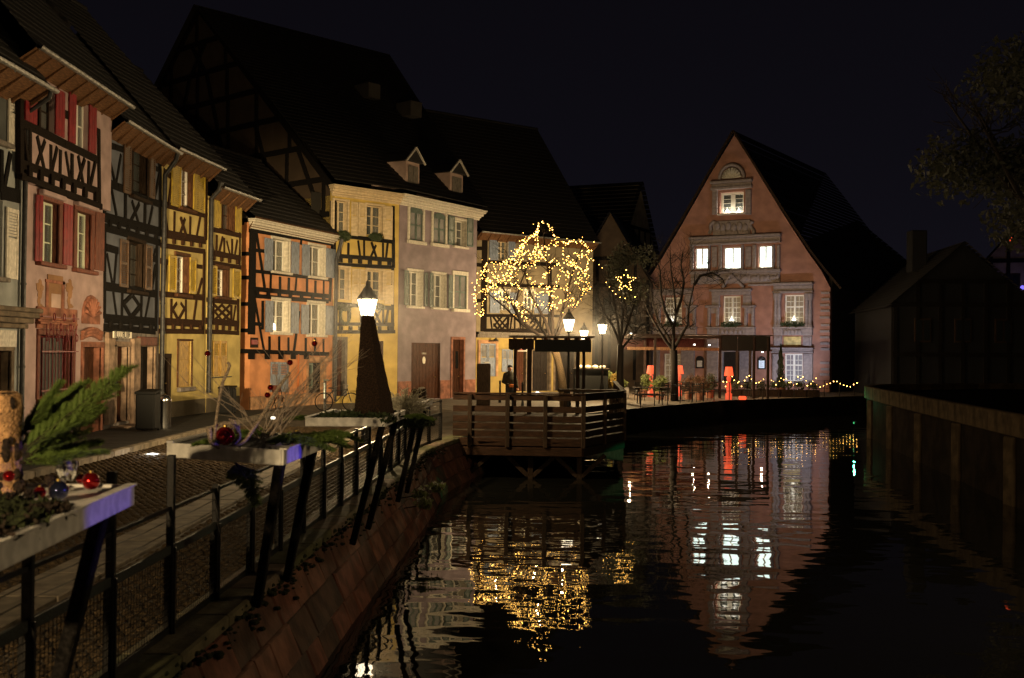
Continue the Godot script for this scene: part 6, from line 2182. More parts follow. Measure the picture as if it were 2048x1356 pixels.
	for i in 9: bpts.append(Vector2(0.28 - 0.55 * (i + 1) / 10.0, 0.16 + 0.05 * cos(TAU * i / 3.0)))
	bm2.plate(bpts, 0.03)
	part("board", bm2, M.sign_pale, bp)
	var rs := Mb.new()
	rs.bx(Vector3(0, -0.06, 0.004), Vector3(0.36, 0.05, 0.006))
	part("red_lettering_band", rs, M.red_print, bp)
	var hang := Mb.new()
	hang.bar(Vector3(0, 0.2, -0.01), Vector3(0, 0.2, -5.6), 0.02, 0.02)
	part("bracket", hang, M.iron_dark, bp)
	# things on the square
	cabinet(at(967, 790, 47.0), Vector3(0.56, 1.72, 0.5), "tall dark cabinet with papers on top in front of the lavender house")
	for q in [[1000, 785, 52.0], [1045, 792, 49.0]]: bollard(at(q[0], q[1], q[2]), "slim dark bollard standing on the square %s" % ["left of the standing person", "right of the standing person"][0 if q[0] < 1020 else 1])
	stall(Vector3(3.95, GY, -57.5))
	picnic(Vector3(6.25, GY, -52.0))
	planter_trough(Vector3(6.1, GY, -59.0))

func cabinet(p: Vector3, s: Vector3, label: String) -> void:
	p.y = GY
	var o := base("cabinet", p, label, "cabinet")
	var mb := Mb.new()
	mb.bx(Vector3(0, s.y / 2 + 0.08, 0), s, 0.02)
	part("body", mb, M.dark_wood, o)
	for k in 2:
		var d := Mb.new()
		d.bx(Vector3((k - 0.5) * s.x * 0.48, s.y / 2 + 0.08, s.z / 2 + 0.012), Vector3(s.x * 0.46, s.y * 0.92, 0.02), 0.006)
		part("door", d, M.dark_wood, o)
	for q in [[-1, -1], [1, -1], [-1, 1], [1, 1]]:
		var l := Mb.new()
		l.bx(Vector3(q[0] * s.x * 0.42, 0.04, q[1] * s.z * 0.42), Vector3(0.06, 0.08, 0.06))
		part("foot", l, M.iron_dark, o)
	var pp := Mb.new()
	pp.box(Transform3D(Basis(Vector3(0.3, 1, 0.2).normalized(), 0.5), Vector3(0.1, s.y + 0.13, 0)), Vector3(0.22, 0.04, 0.16), 0.01)
	part("papers", pp, M.pale_board, o)

func bollard(p: Vector3, label: String) -> void:
	p.y = GY
	var o := base("bollard", p, label, "bollard", "slim bollards on the square")
	var mb := Mb.new()
	mb.lathe([Vector2(0.07, 0), Vector2(0.06, 0.1), Vector2(0.045, 0.2), Vector2(0.04, 0.85), Vector2(0.055, 0.88), Vector2(0.04, 0.92), Vector2(0.05, 0.97), Vector2(0, 1.03)], 10)
	part("post", mb, M.iron_dark, o, true)

func stall(p: Vector3) -> void:
	var o := base("stall_counter", p, "long black covered stall counter with white wrappings on top, behind the deck", "stall")
	var mb := Mb.new()
	mb.bx(Vector3(0, 0.75, 0), Vector3(1.7, 1.45, 0.8), 0.04)
	part("body", mb, M.dark_cloth, o)
	var t := Mb.new()
	t.bx(Vector3(0, 1.5, 0.05), Vector3(1.8, 0.05, 1.0), 0.01)
	part("counter_top", t, M.dark_wood, o)
	for k in 4:
		var b := Mb.new()
		b.ball(Vector3(-0.5 + 0.36 * k, 1.6, 0.1), Vector3(0.16, 0.09, 0.16), 9, 6)
		part("white_wrapping", b, M.frost, o, true)

func picnic(p: Vector3) -> void:
	var o := base("picnic_table", p, "wooden picnic table with benches by the water, in front of the bushes", "table")
	for k in 4:
		var b := Mb.new()
		b.bx(Vector3(0, 0.74, -0.27 + 0.18 * k), Vector3(1.5, 0.04, 0.165), 0.008)
		part("top_plank", b, M.dark_wood, o)
	for s in [-1, 1]:
		var b := Mb.new()
		b.bx(Vector3(0, 0.44, s * 0.65), Vector3(1.5, 0.04, 0.25), 0.008)
		part("bench_plank", b, M.dark_wood, o)
		for x in [-0.5, 0.5]:
			var l := Mb.new()
			l.bar(Vector3(x, 0, s * 0.62), Vector3(x, 0.72, s * 0.2), 0.09, 0.05, Vector3(1, 0, 0), 0.006)
			part("leg", l, M.dark_wood, o)
	for x in [-0.5, 0.5]:
		var l := Mb.new()
		l.bx(Vector3(x + 0.03, 0.4, 0), Vector3(0.05, 0.09, 1.5), 0.006)
		part("cross_bar", l, M.dark_wood, o)

func planter_trough(p: Vector3) -> void:
	var o := base("yellow_bush", at(1232, 780, 58.5) * Vector3(1, 0, 1) + Vector3(0, GY, 0), "lamplit yellow-green bush in a trough left of the pergola", "bush")
	var t := Mb.new()
	t.bx(Vector3(0, 0.28, 0), Vector3(1.3, 0.55, 0.6), 0.03)
	part("trough", t, M.stone_grey, o)
	for k in 6: greenery("foliage", o, Vector3(rng.randf_range(-0.45, 0.45), rng.randf_range(0.75, 1.3), rng.randf_range(-0.2, 0.3)), Vector3(0.3, 0.26, 0.3), 230, 0.1, M.leaf_yellow if k % 2 else M.leaf)
	cypress(at(1237, 780, 59.5), 1.75, 0.17, "slim pale conical cypress rising behind the yellow bush", M.leaf)
	cypress(at(1561, 770, 66.0), 2.75, 0.21, "tall dark columnar cypress before the salmon house door", M.leaf_dark)
	var k := 0
	for q in [[1320, 770, 57.0, 0.5, 0.6, 0], [1378, 770, 58.0, 0.6, 0.7, 1], [1400, 775, 57.0, 0.5, 0.55, 1], [1285, 765, 60.0, 0.45, 0.6, 0], [1420, 770, 60.0, 0.5, 0.7, 2]]:
		var b := at(q[0], q[1], q[2])
		b.y = GY
		var s := base("potted_shrub", b, ["rounded dark green potted shrub beside the left red lamp", "reddish leafy shrub on the terrace right of the bare tree", "small russet shrub in front of the terrace chairs", "leafy green shrub in a pot at the left end of the pergola", "dark shrub under the pergola near the middle red lamp"][k], "shrub", "shrubs on the terrace")
		var pt := Mb.new()
		pt.lathe([Vector2(0.18, 0), Vector2(0.25, 0.42), Vector2(0.22, 0.42), Vector2(0, 0.38)], 12)
		part("pot", pt, M.terracotta, s, true)
		for j in 3: greenery("foliage", s, Vector3(rng.randf_range(-0.2, 0.2), 0.55 + 0.22 * j, rng.randf_range(-0.2, 0.2)), Vector3(q[3] * 0.7, q[4] * 0.45, 0.35), 200, 0.09, [M.leaf, M.leaf_red, M.leaf_dark][q[5]])
		k += 1

func cypress(p: Vector3, h: float, r: float, label: String, m: Material) -> void:
	p.y = GY
	var o := base("cypress", p, label, "cypress")
	var st := Mb.new()
	st.tube([Vector3(0, 0.3, 0), Vector3(0, h, 0)], [0.03, 0.01], 6)
	part("trunk", st, M.bark, o)
	var pt := Mb.new()
	pt.lathe([Vector2(0.2, 0), Vector2(0.26, 0.45), Vector2(0.22, 0.45), Vector2(0, 0.4)], 12)
	part("pot", pt, M.terracotta, o, true)
	var mb := Mb.new()
	for i in 2600:
		var t := rng.randf()
		var a := rng.randf() * TAU
		var rr := r * (1.0 - pow(t, 2.2)) * sqrt(rng.randf()) * (1.0 + 0.25 * sin(t * 30 + a))
		var q := Vector3(cos(a) * rr, 0.42 + t * (h - 0.3), sin(a) * rr)
		var up := Vector3(cos(a) * 0.3, 1, sin(a) * 0.3).normalized()
		var w := up.cross(Vector3(rng.randfn(), rng.randfn(), rng.randfn())).normalized() * 0.018
		mb.tri(q - w, q + up * 0.1, q + w)
	part("foliage", mb, m, o)

# ---------- the restaurant terrace ----------
func build_terrace() -> void:
	var z0 := 60.0
	var x0 := at(1255, 690, z0).x
	var x1 := at(1442, 690, z0).x
	var x2 := at(1541, 690, z0).x
	var o := base("pergola", Vector3((x0 + x2) / 2, GY, -z0), "long flat pergola over the restaurant terrace before the salmon house", "pergola")
	var inv := Transform3D(Basis(), -o.position)
	var yt := EYE + 0.9
	for q in [[x0, x1, yt, 0.14, M.pergola], [x0, x1, yt - 0.62, 0.16, M.pergola_beam_lit]]:
		var mb := Mb.new()
		mb.bx(inv * Vector3((q[0] + q[1]) / 2, q[2], -z0), Vector3(q[1] - q[0], q[3], 0.12), 0.012)
		part("front_beam", mb, q[4], o)
	for i in 12:
		var x := lerpf(x0 + 0.05, x1, i / 11.0)
		var mb := Mb.new()
		mb.bx(inv * Vector3(x, yt + 0.0, -z0 - 2.3), Vector3(0.1, 0.12, 4.5), 0.01)
		part("rafter", mb, M.pergola, o)
	var back := Mb.new()
	back.bx(inv * Vector3((x0 + x1) / 2, yt - 0.3, -z0 - 4.6), Vector3(x1 - x0, 0.7, 0.1), 0.01)
	part("rear_beam", back, M.pergola_red, o)
	for i in 3:
		var mb := Mb.new()
		mb.bx(inv * Vector3(lerpf(x1, x2, (i + 0.5) / 3), yt - 0.3, -z0 + 0.02), Vector3((x2 - x1) / 3 - 0.02, 0.78, 0.05), 0.01)
		part("rolled_screen", mb, M.dark_cloth, o)
	var rf := Mb.new()
	rf.bx(inv * Vector3((x0 + x2) / 2, yt + 0.12, -z0 - 2.3), Vector3(x2 - x0 + 0.2, 0.05, 4.8), 0.01)
	part("roof_sheet", rf, M.pergola, o)
	for x in [1310.0, 1440.0, 1508.0, 1536.0]:
		for dz in [0.0, -4.5]:
			var px := at(x, 700, z0).x
			var mb := Mb.new()
			mb.bx(inv * Vector3(px, GY + (yt - GY) / 2, -z0 + dz), Vector3(0.13, yt - GY, 0.13), 0.012)
			part("post", mb, M.pergola, o)
	for q in [[1262, 668, 0], [1389, 690, 1], [1419, 691, 1], [1525, 705, 1]]:
		var c := base("ceiling_spot", at(q[0], q[1], z0 + 1.5), "small white spot lamp under the pergola roof, %s" % ["at its left end", "left of the middle", "right of the middle", "at its right end"][[1262, 1389, 1419, 1525].find(q[0])], "spot lamp", "spot lamps under the pergola")
		var cm := Mb.new()
		cm.lathe([Vector2(0.05, 0.05), Vector2(0.06, 0), Vector2(0, -0.005)], 10)
		part("lamp_lens", cm, M.glow_white, c)
		omni(c.position + Vector3(0, -0.12, 0), Color(1, 0.62, 0.34), 4.0, 0.04)
	# three glowing red floor lamps
	for q in [[1458, 58.2, 1.75, "tall glowing red floor lamp standing by the water, in front of the screens"], [1302, 61.0, 1.75, "leftmost glowing red floor lamp, beside the rounded shrub"], [1359, 62.5, 1.75, "glowing red floor lamp half hidden behind the bare tree trunk"]]:
		var p := Vector3(at(q[0], 700, q[1]).x, GY, -q[1])
		var l := base("floor_lamp", p, q[3], "floor lamp", "glowing red lamps on the terrace")
		var b := Mb.new()
		b.lathe([Vector2(0.17, 0), Vector2(0.17, 0.3), Vector2(0.1, 0.34), Vector2(0.14, 0.6), Vector2(0.09, 0.9), Vector2(0.12, 1.1), Vector2(0.05, 1.2)], 14)
		part("lamp_base", b, M.glow_red_dim, l, true)
		var s := Mb.new()
		s.lathe([Vector2(0.24, 1.2), Vector2(0.17, 1.66)], 18)
		s.lathe([Vector2(0, 1.655), Vector2(0.17, 1.66)], 18)
		part("lamp_shade", s, M.glow_red, l)
		omni(Vector3(0, 1.42, 0), Color(1, 0.12, 0.05), 1.3, 0.06, l)
	var rb := base("light_cube", at(1485, 796, 58.0) * Vector3(1, 0, 1) + Vector3(0, GY, 0), "low glowing red seat cube beside the tall red lamp", "light cube")
	var rm := Mb.new()
	rm.bx(Vector3(0, 0.1, 0), Vector3(0.35, 0.18, 0.3), 0.04)
	part("red_light", rm, M.glow_red, rb)
	# chairs and tables on the terrace
	var kk := 0
	for q in [[1335, 55.5, 0.4], [1390, 55.0, -0.6], [1412, 57.0, 1.9], [1375, 58.0, 2.6], [1500, 60.5, 0.8], [1520, 62.0, -1.2], [1280, 56.5, 0.2]]:
		var c := base("terrace_chair", Vector3(at(q[0], 700, q[1]).x, GY, -q[1]), ["dark metal chair left of the bare tree trunk", "dark metal chair at the water's edge right of the bare tree", "dark metal chair near the russet shrub", "dark metal chair turned towards the pergola", "dark chair right of the tall red lamp", "dark chair near the end of the screens", "dark chair behind the picnic table"][kk], "chair", "metal chairs on the terrace")
		c.rotation.y = q[2]
		kk += 1
		var st := Mb.new()
		st.bx(Vector3(0, 0.45, 0), Vector3(0.42, 0.03, 0.42), 0.008)
		part("seat", st, M.iron_dark, c)
		var bk := Mb.new()
		for i in 4: bk.bx(Vector3(0, 0.56 + 0.09 * i, -0.21), Vector3(0.4, 0.05, 0.015), 0.004)
		part("backrest", bk, M.iron_dark, c)
		for w in [[-1, -1], [1, -1], [-1, 1], [1, 1]]:
			var l := Mb.new()
			l.bx(Vector3(w[0] * 0.19, (0.45 if w[1] > 0 else 0.9) / 2, w[1] * 0.2), Vector3(0.025, 0.45 if w[1] > 0 else 0.9, 0.025))
			part("leg", l, M.iron_dark, c)
	for q in [[1362, 56.0], [1508, 61.2]]:
		var t := base("terrace_table", Vector3(at(q[0], 700, q[1]).x, GY, -q[1]), "small dark terrace table %s" % ("beside the bare tree trunk" if q[0] < 1400 else "right of the tall red lamp"), "table", "small tables on the terrace")
		var tm := Mb.new()
		tm.lathe([Vector2(0.35, 0.72), Vector2(0.35, 0.75), Vector2(0, 0.755)], 20)
		part("tabletop", tm, M.iron_dark, t)
		var tl := Mb.new()
		tl.lathe([Vector2(0.24, 0), Vector2(0.22, 0.03), Vector2(0.03, 0.06), Vector2(0.03, 0.72)], 12)
		part("leg", tl, M.iron_dark, t)
	# thin railing at the water and the light chains on it
	var rl := base("terrace_railing", Vector3(10.5, GY, -57), "thin dark railing along the terrace edge over the water", "railing")
	var ri := Transform3D(Basis(), -rl.position)
	var path := [Vector2(5.5, 48.9), Vector2(10.2, 57.0), Vector2(16.6, 63.2), Vector2(19.6, 65.8)]
	var tot := 0.0
	for i in 3: tot += path[i].distance_to(path[i + 1])
	var prev := Vector2.ZERO
	for i in 16:
		var p := along(path, tot * i / 15.0)
		var mb := Mb.new()
		mb.bx(ri * v3(p, GY + 0.45), Vector3(0.035, 0.9, 0.035), 0.004)
		part("post", mb, M.iron_dark, rl)
		if i:
			for y in [0.88, 0.45]:
				var b := Mb.new()
				b.tube([ri * v3(prev, GY + y), ri * v3(p, GY + y)], [0.012], 5)
				part("rail", b, M.iron_dark, rl)
		prev = p
	var chain := []
	for i in 14: chain.append([1627 + i * 6.7, 768 + 5 * sin(i * 0.75) + rng.randf_range(-1.5, 1.5)])
	hung_lights("light_chain", "straight chain of warm bulbs on the railing at the right end of the terrace", chain, 64.5, 0.02, M.glow_fairy)
	chain = []
	for i in 40: chain.append([1440 + i * 4.9 + rng.randf_range(-2, 2), 762 + 7 * sin(i * 0.9) + rng.randf_range(-5, 5), rng.randf_range(-0.4, 0.4)])
	hung_lights("light_chain", "tangled chain of warm bulbs in the greenery along the terrace railing", chain, 62.5, 0.02, M.glow_fairy)
	for i in 7:
		var p := at(1470 + i * 26, 770, 62.8)
		p.y = GY
		var hd := base("hedge_trough", p, "low leafy trough along the terrace railing, %s" % ["left of the tall red lamp", "right of the tall red lamp", "before the red seat cube", "before the dark house door", "before the lit menu case", "beside the columnar cypress", "before the lit ground-floor window"][i], "hedge", "leafy troughs along the terrace railing")
		var tb := Mb.new()
		tb.bx(Vector3(0, 0.2, 0), Vector3(0.66, 0.4, 0.35), 0.02)
		part("trough", tb, M.dark_wood, hd)
		greenery("foliage", hd, Vector3(0, 0.62, 0), Vector3(0.33, 0.24, 0.2), 240, 0.08, M.leaf_dark)

# ---------- smaller things by the houses ----------
func build_small() -> void:
	# hanging ornament before the grey house
	var p := at(222, 664, 31.0)
	var o := base("hanging_ornament", p, "black hanging lantern with a dark draped figure below it, by the stone doorway", "hanging sign")
	var r := Mb.new()
	r.tube([Vector3(0, 0, 0), Vector3(0, -0.3, 0)], [0.015], 6)
	r.bar(Vector3(0, 0, 0), Vector3(-0.9, 0.05, 0), 0.03, 0.03)
	part("bracket", r, M.iron_dark, o)
	var l := Mb.new()
	l.lathe([Vector2(0.0, -0.26), Vector2(0.08, -0.3), Vector2(0.17, -0.37), Vector2(0.12, -0.4), Vector2(0.1, -0.62), Vector2(0, -0.66)], 8)
	part("lantern", l, M.iron_dark, o)
	var d := Mb.new()
	d.lathe([Vector2(0.0, -0.62), Vector2(0.16, -0.72), Vector2(0.22, -0.85), Vector2(0.3, -1.2), Vector2(0.36, -1.55), Vector2(0.2, -1.6), Vector2(0, -1.55)], 12, Vector3(-0.12, 0, 0), 0.5)
	part("drape", d, M.dark_cloth, o)
	# bins
	var b := base("metal_bin", Vector3(-9.35, GY + 0.12, -31.0), "shiny cylindrical metal bin by the yellow house corner", "bin")
	var bm := Mb.new()
	bm.lathe([Vector2(0.17, 0), Vector2(0.18, 0.05), Vector2(0.18, 0.72), Vector2(0.195, 0.74), Vector2(0.195, 0.8), Vector2(0.12, 0.9), Vector2(0.05, 0.92), Vector2(0, 0.96)], 24)
	part("body", bm, M.steel, b, true)
	var b2 := base("black_bin", Vector3(-9.6, GY + 0.12, -38.9), "black square bin standing by the downpipe between the two yellow houses", "bin")
	var c2 := Mb.new()
	c2.bx(Vector3(0, 0.42, 0), Vector3(0.5, 0.84, 0.5), 0.03)
	part("body", c2, M.black_plastic, b2)
	var c3 := Mb.new()
	c3.box(Transform3D(Basis(Vector3.RIGHT, 0.08), Vector3(0, 0.88, 0)), Vector3(0.54, 0.06, 0.56), 0.02)
	part("lid", c3, M.black_plastic, b2)
	var b3 := base("black_bin", Vector3(-9.5, GY + 0.12, -30.1), "dark wheeled bin beside the shiny metal one", "bin")
	var d1 := Mb.new()
	d1.bx(Vector3(0, 0.52, 0), Vector3(0.5, 0.95, 0.55), 0.04)
	part("body", d1, M.black_plastic, b3)
	var d2 := Mb.new()
	d2.box(Transform3D(Basis(Vector3.RIGHT, 0.1), Vector3(0, 1.03, 0)), Vector3(0.54, 0.07, 0.6), 0.025)
	part("lid", d2, M.black_plastic, b3)
	for s in [-1, 1]:
		var w := Mb.new()
		w.tube([Vector3(s * 0.24, 0.09, -0.24), Vector3(s * 0.19, 0.09, -0.24)], [0.09], 12)
		part("wheel", w, M.black_plastic, b3)
	# red chair by the orange house
	var ch := base("folding_chair", Vector3(-8.85, GY, -43.6), "dark red folded chair leaning by the orange house wall", "chair")
	ch.rotation.y = 0.9
	for s in [-1, 1]:
		var lg := Mb.new()
		lg.bar(Vector3(s * 0.2, 0, 0.15), Vector3(s * 0.2, 0.95, -0.12), 0.035, 0.03, Vector3(1, 0, 0), 0.005)
		part("leg", lg, M.dark_wood, ch)
		var lg2 := Mb.new()
		lg2.bar(Vector3(s * 0.17, 0, -0.2), Vector3(s * 0.17, 0.5, 0.14), 0.03, 0.03, Vector3(1, 0, 0), 0.005)
		part("leg", lg2, M.dark_wood, ch)
	var se := Mb.new()
	se.bx(Vector3(0, 0.46, 0.02), Vector3(0.42, 0.03, 0.38), 0.01)
	part("seat", se, M.red_brown, ch)
	var bk := Mb.new()
	bk.bx(Vector3(0, 0.82, -0.09), Vector3(0.42, 0.24, 0.03), 0.01)
	part("backrest", bk, M.red_brown, ch)
	# marker post and parked bicycle in front of the yellow gabled house
	var mp := at(650, 800, 44.5)
	mp.y = GY
	var mk := base("marker_post", mp, "dark post with a bright pale reflecting strip in front of the orange house", "post")
	var m1 := Mb.new()
	m1.bx(Vector3(0, 0.55, 0), Vector3(0.1, 1.1, 0.1), 0.01)
	part("post", m1, M.iron_dark, mk)
	var m2 := Mb.new()
	m2.bx(Vector3(-0.02, 0.72, 0.056), Vector3(0.05, 0.6, 0.01), 0.002)
	part("strip_light", m2, M.glow_strip, mk)  # reflector, no lamp: its glint is put in as emission
	var m3 := Mb.new()
	m3.bx(Vector3(0.03, 1.13, 0), Vector3(0.2, 0.05, 0.14), 0.01)
	part("cap", m3, M.green_grey, mk)
	bicycle(at(675, 806, 43.5) * Vector3(1, 0, 1) + Vector3(0, GY, 0), "dark bicycle parked behind the third planter box, near the marker post")
	var ht := at(838, 800, 44.0)
	ht.y = GY
	cabinet(ht, Vector3(0.55, 0.75, 0.45), "low dark cabinet before the brown garage door")
	# plants on the canal wall
	var k := 0
	for q in [[840, 985, 20.0], [872, 972, 20.5], [848, 1005, 19.5]]:
		var w := base("wall_plant", at(q[0], q[1], q[2]), ["pale flowering tuft growing from the canal wall, left of the three", "pale flowering tuft growing from the canal wall, right of the three", "pale flowering tuft growing from the canal wall, lowest of the three"][k], "plant", "tufts growing on the canal wall")
		k += 1
		greenery("foliage", w, Vector3(0, -0.02, 0), Vector3(0.16, 0.1, 0.16), 130, 0.06, M.leaf)
		greenery("blossom", w, Vector3(0, 0.05, 0), Vector3(0.14, 0.06, 0.14), 30, 0.03, M.pale_board)
		var s := Mb.new()
		s.tube([Vector3(0, 0, 0), Vector3(-0.1, -0.06, 0), Vector3(-0.34, -0.1, 0)], [0.01], 5)
		part("stem", s, M.bark, w)
	build_person()
	build_night_glow()

func bicycle(p: Vector3, label: String) -> void:
	var o := base("bicycle", p, label, "bicycle")
	o.rotation.y = 0.35
	for s in [-1, 1]:
		var ring := []
		for i in 25: ring.append(Vector3(s * 0.52 + cos(TAU * i / 24) * 0.33, 0.34 + sin(TAU * i / 24) * 0.33, 0))
		var t := Mb.new()
		t.tube(ring, [0.022], 6, false)
		var w := part("wheel", t, M.black_plastic, o)
		var sp := Mb.new()
		for i in 12: sp.tube([Vector3(s * 0.52, 0.34, 0), ring[i * 2]], [0.003], 3)
		part("spokes", sp, M.zinc, w)
	var f := Mb.new()
	var bb := Vector3(-0.08, 0.32, 0)
	for q in [[bb, Vector3(-0.22, 0.8, 0)], [bb, Vector3(0.36, 0.78, 0)], [Vector3(-0.2, 0.74, 0), Vector3(0.36, 0.8, 0)], [Vector3(-0.52, 0.34, 0), bb], [Vector3(-0.52, 0.34, 0), Vector3(-0.2, 0.74, 0)], [Vector3(0.52, 0.34, 0), Vector3(0.36, 0.86, 0)]]: f.tube([q[0], q[1]], [0.018], 6)
	part("frame", f, M.iron_dark, o)
	var h := Mb.new()
	h.tube([Vector3(0.28, 0.98, -0.27), Vector3(0.38, 0.97, -0.1), Vector3(0.38, 0.97, 0.1), Vector3(0.28, 0.98, 0.27)], [0.014], 6)
	h.tube([Vector3(0.36, 0.84, 0), Vector3(0.38, 0.97, 0)], [0.016], 6)
	part("handlebar", h, M.zinc, o)
	var s := Mb.new()
	s.ball(Vector3(-0.24, 0.86, 0), Vector3(0.13, 0.035, 0.07), 10, 6)
	part("saddle", s, M.black_plastic, o, true)

# ---------- a person, meshed from tapered limbs joined smoothly ----------
func nets(bones: Array, cell: float, k: float, out: Mb) -> void:
	var lo := Vector3.ONE * 1e9
	var hi := -lo
	for b in bones:
		var r: float = maxf(b[2], b[3]) + cell * 2 + k
		for q in [b[0], b[1]]:
			lo = lo.min(q - Vector3.ONE * r)
			hi = hi.max(q + Vector3.ONE * r)
	var n := Vector3i(((hi - lo) / cell).ceil()) + Vector3i.ONE
	var f := PackedFloat32Array()
	f.resize(n.x * n.y * n.z)
	f.fill(1e3)
	for b in bones:
		var a: Vector3 = b[0]; var e: Vector3 = b[1]
		var R: float = maxf(b[2], b[3]) + k * 1.5 + cell * 2
		var l0 := Vector3i(((a.min(e) - Vector3.ONE * R - lo) / cell).floor()).clamp(Vector3i.ZERO, n - Vector3i.ONE)
		var l1 := Vector3i(((a.max(e) + Vector3.ONE * R - lo) / cell).ceil()).clamp(Vector3i.ZERO, n - Vector3i.ONE)
		var ae := e - a
		var inv := 1.0 / maxf(ae.length_squared(), 1e-9)
		for z in range(l0.z, l1.z + 1):
			for y in range(l0.y, l1.y + 1):
				for x in range(l0.x, l1.x + 1):
					var p := lo + Vector3(x, y, z) * cell
					var t := clampf((p - a).dot(ae) * inv, 0, 1)
					var d: float = p.distance_to(a + ae * t) - lerpf(b[2], b[3], t)
					var i := (z * n.y + y) * n.x + x
					var h := clampf(0.5 + 0.5 * (f[i] - d) / k, 0, 1)
					f[i] = lerpf(f[i], d, h) - k * h * (1 - h)
	var idx := {}
	var pos := func(c: Vector3i) -> Vector3:
		if idx.has(c): return idx[c]
		var s := Vector3.ZERO
		var cnt := 0
		for e in [[0, 1], [2, 3], [4, 5], [6, 7], [0, 2], [1, 3], [4, 6], [5, 7], [0, 4], [1, 5], [2, 6], [3, 7]]:
			var c0 := c + Vector3i(e[0] & 1, (e[0] >> 1) & 1, e[0] >> 2)
			var c1 := c + Vector3i(e[1] & 1, (e[1] >> 1) & 1, e[1] >> 2)
			var d0 := f[(c0.z * n.y + c0.y) * n.x + c0.x]
			var d1 := f[(c1.z * n.y + c1.y) * n.x + c1.x]
			if (d0 < 0) != (d1 < 0):
				s += Vector3(c0).lerp(Vector3(c1), d0 / (d0 - d1))
				cnt += 1
		var r := lo + (s / maxi(1, cnt)) * cell
		idx[c] = r
		return r
	for z in range(1, n.z - 1):
		for y in range(1, n.y - 1):
			for x in range(1, n.x - 1):
				var c := Vector3i(x, y, z)
				var d0 := f[(z * n.y + y) * n.x + x]
				for ax in 3:
					var st: int = [1, n.x, n.x * n.y][ax]
					var d1 := f[(z * n.y + y) * n.x + x + st]
					if (d0 < 0) == (d1 < 0): continue
					var u := Vector3i.ZERO; var w := Vector3i.ZERO
					u[(ax + 1) % 3] = 1; w[(ax + 2) % 3] = 1
					var q := [pos.call(c - u - w), pos.call(c - w), pos.call(c), pos.call(c - u)]
					if d0 < 0: out.quad(q[3], q[2], q[1], q[0])
					else: out.quad(q[0], q[1], q[2], q[3])

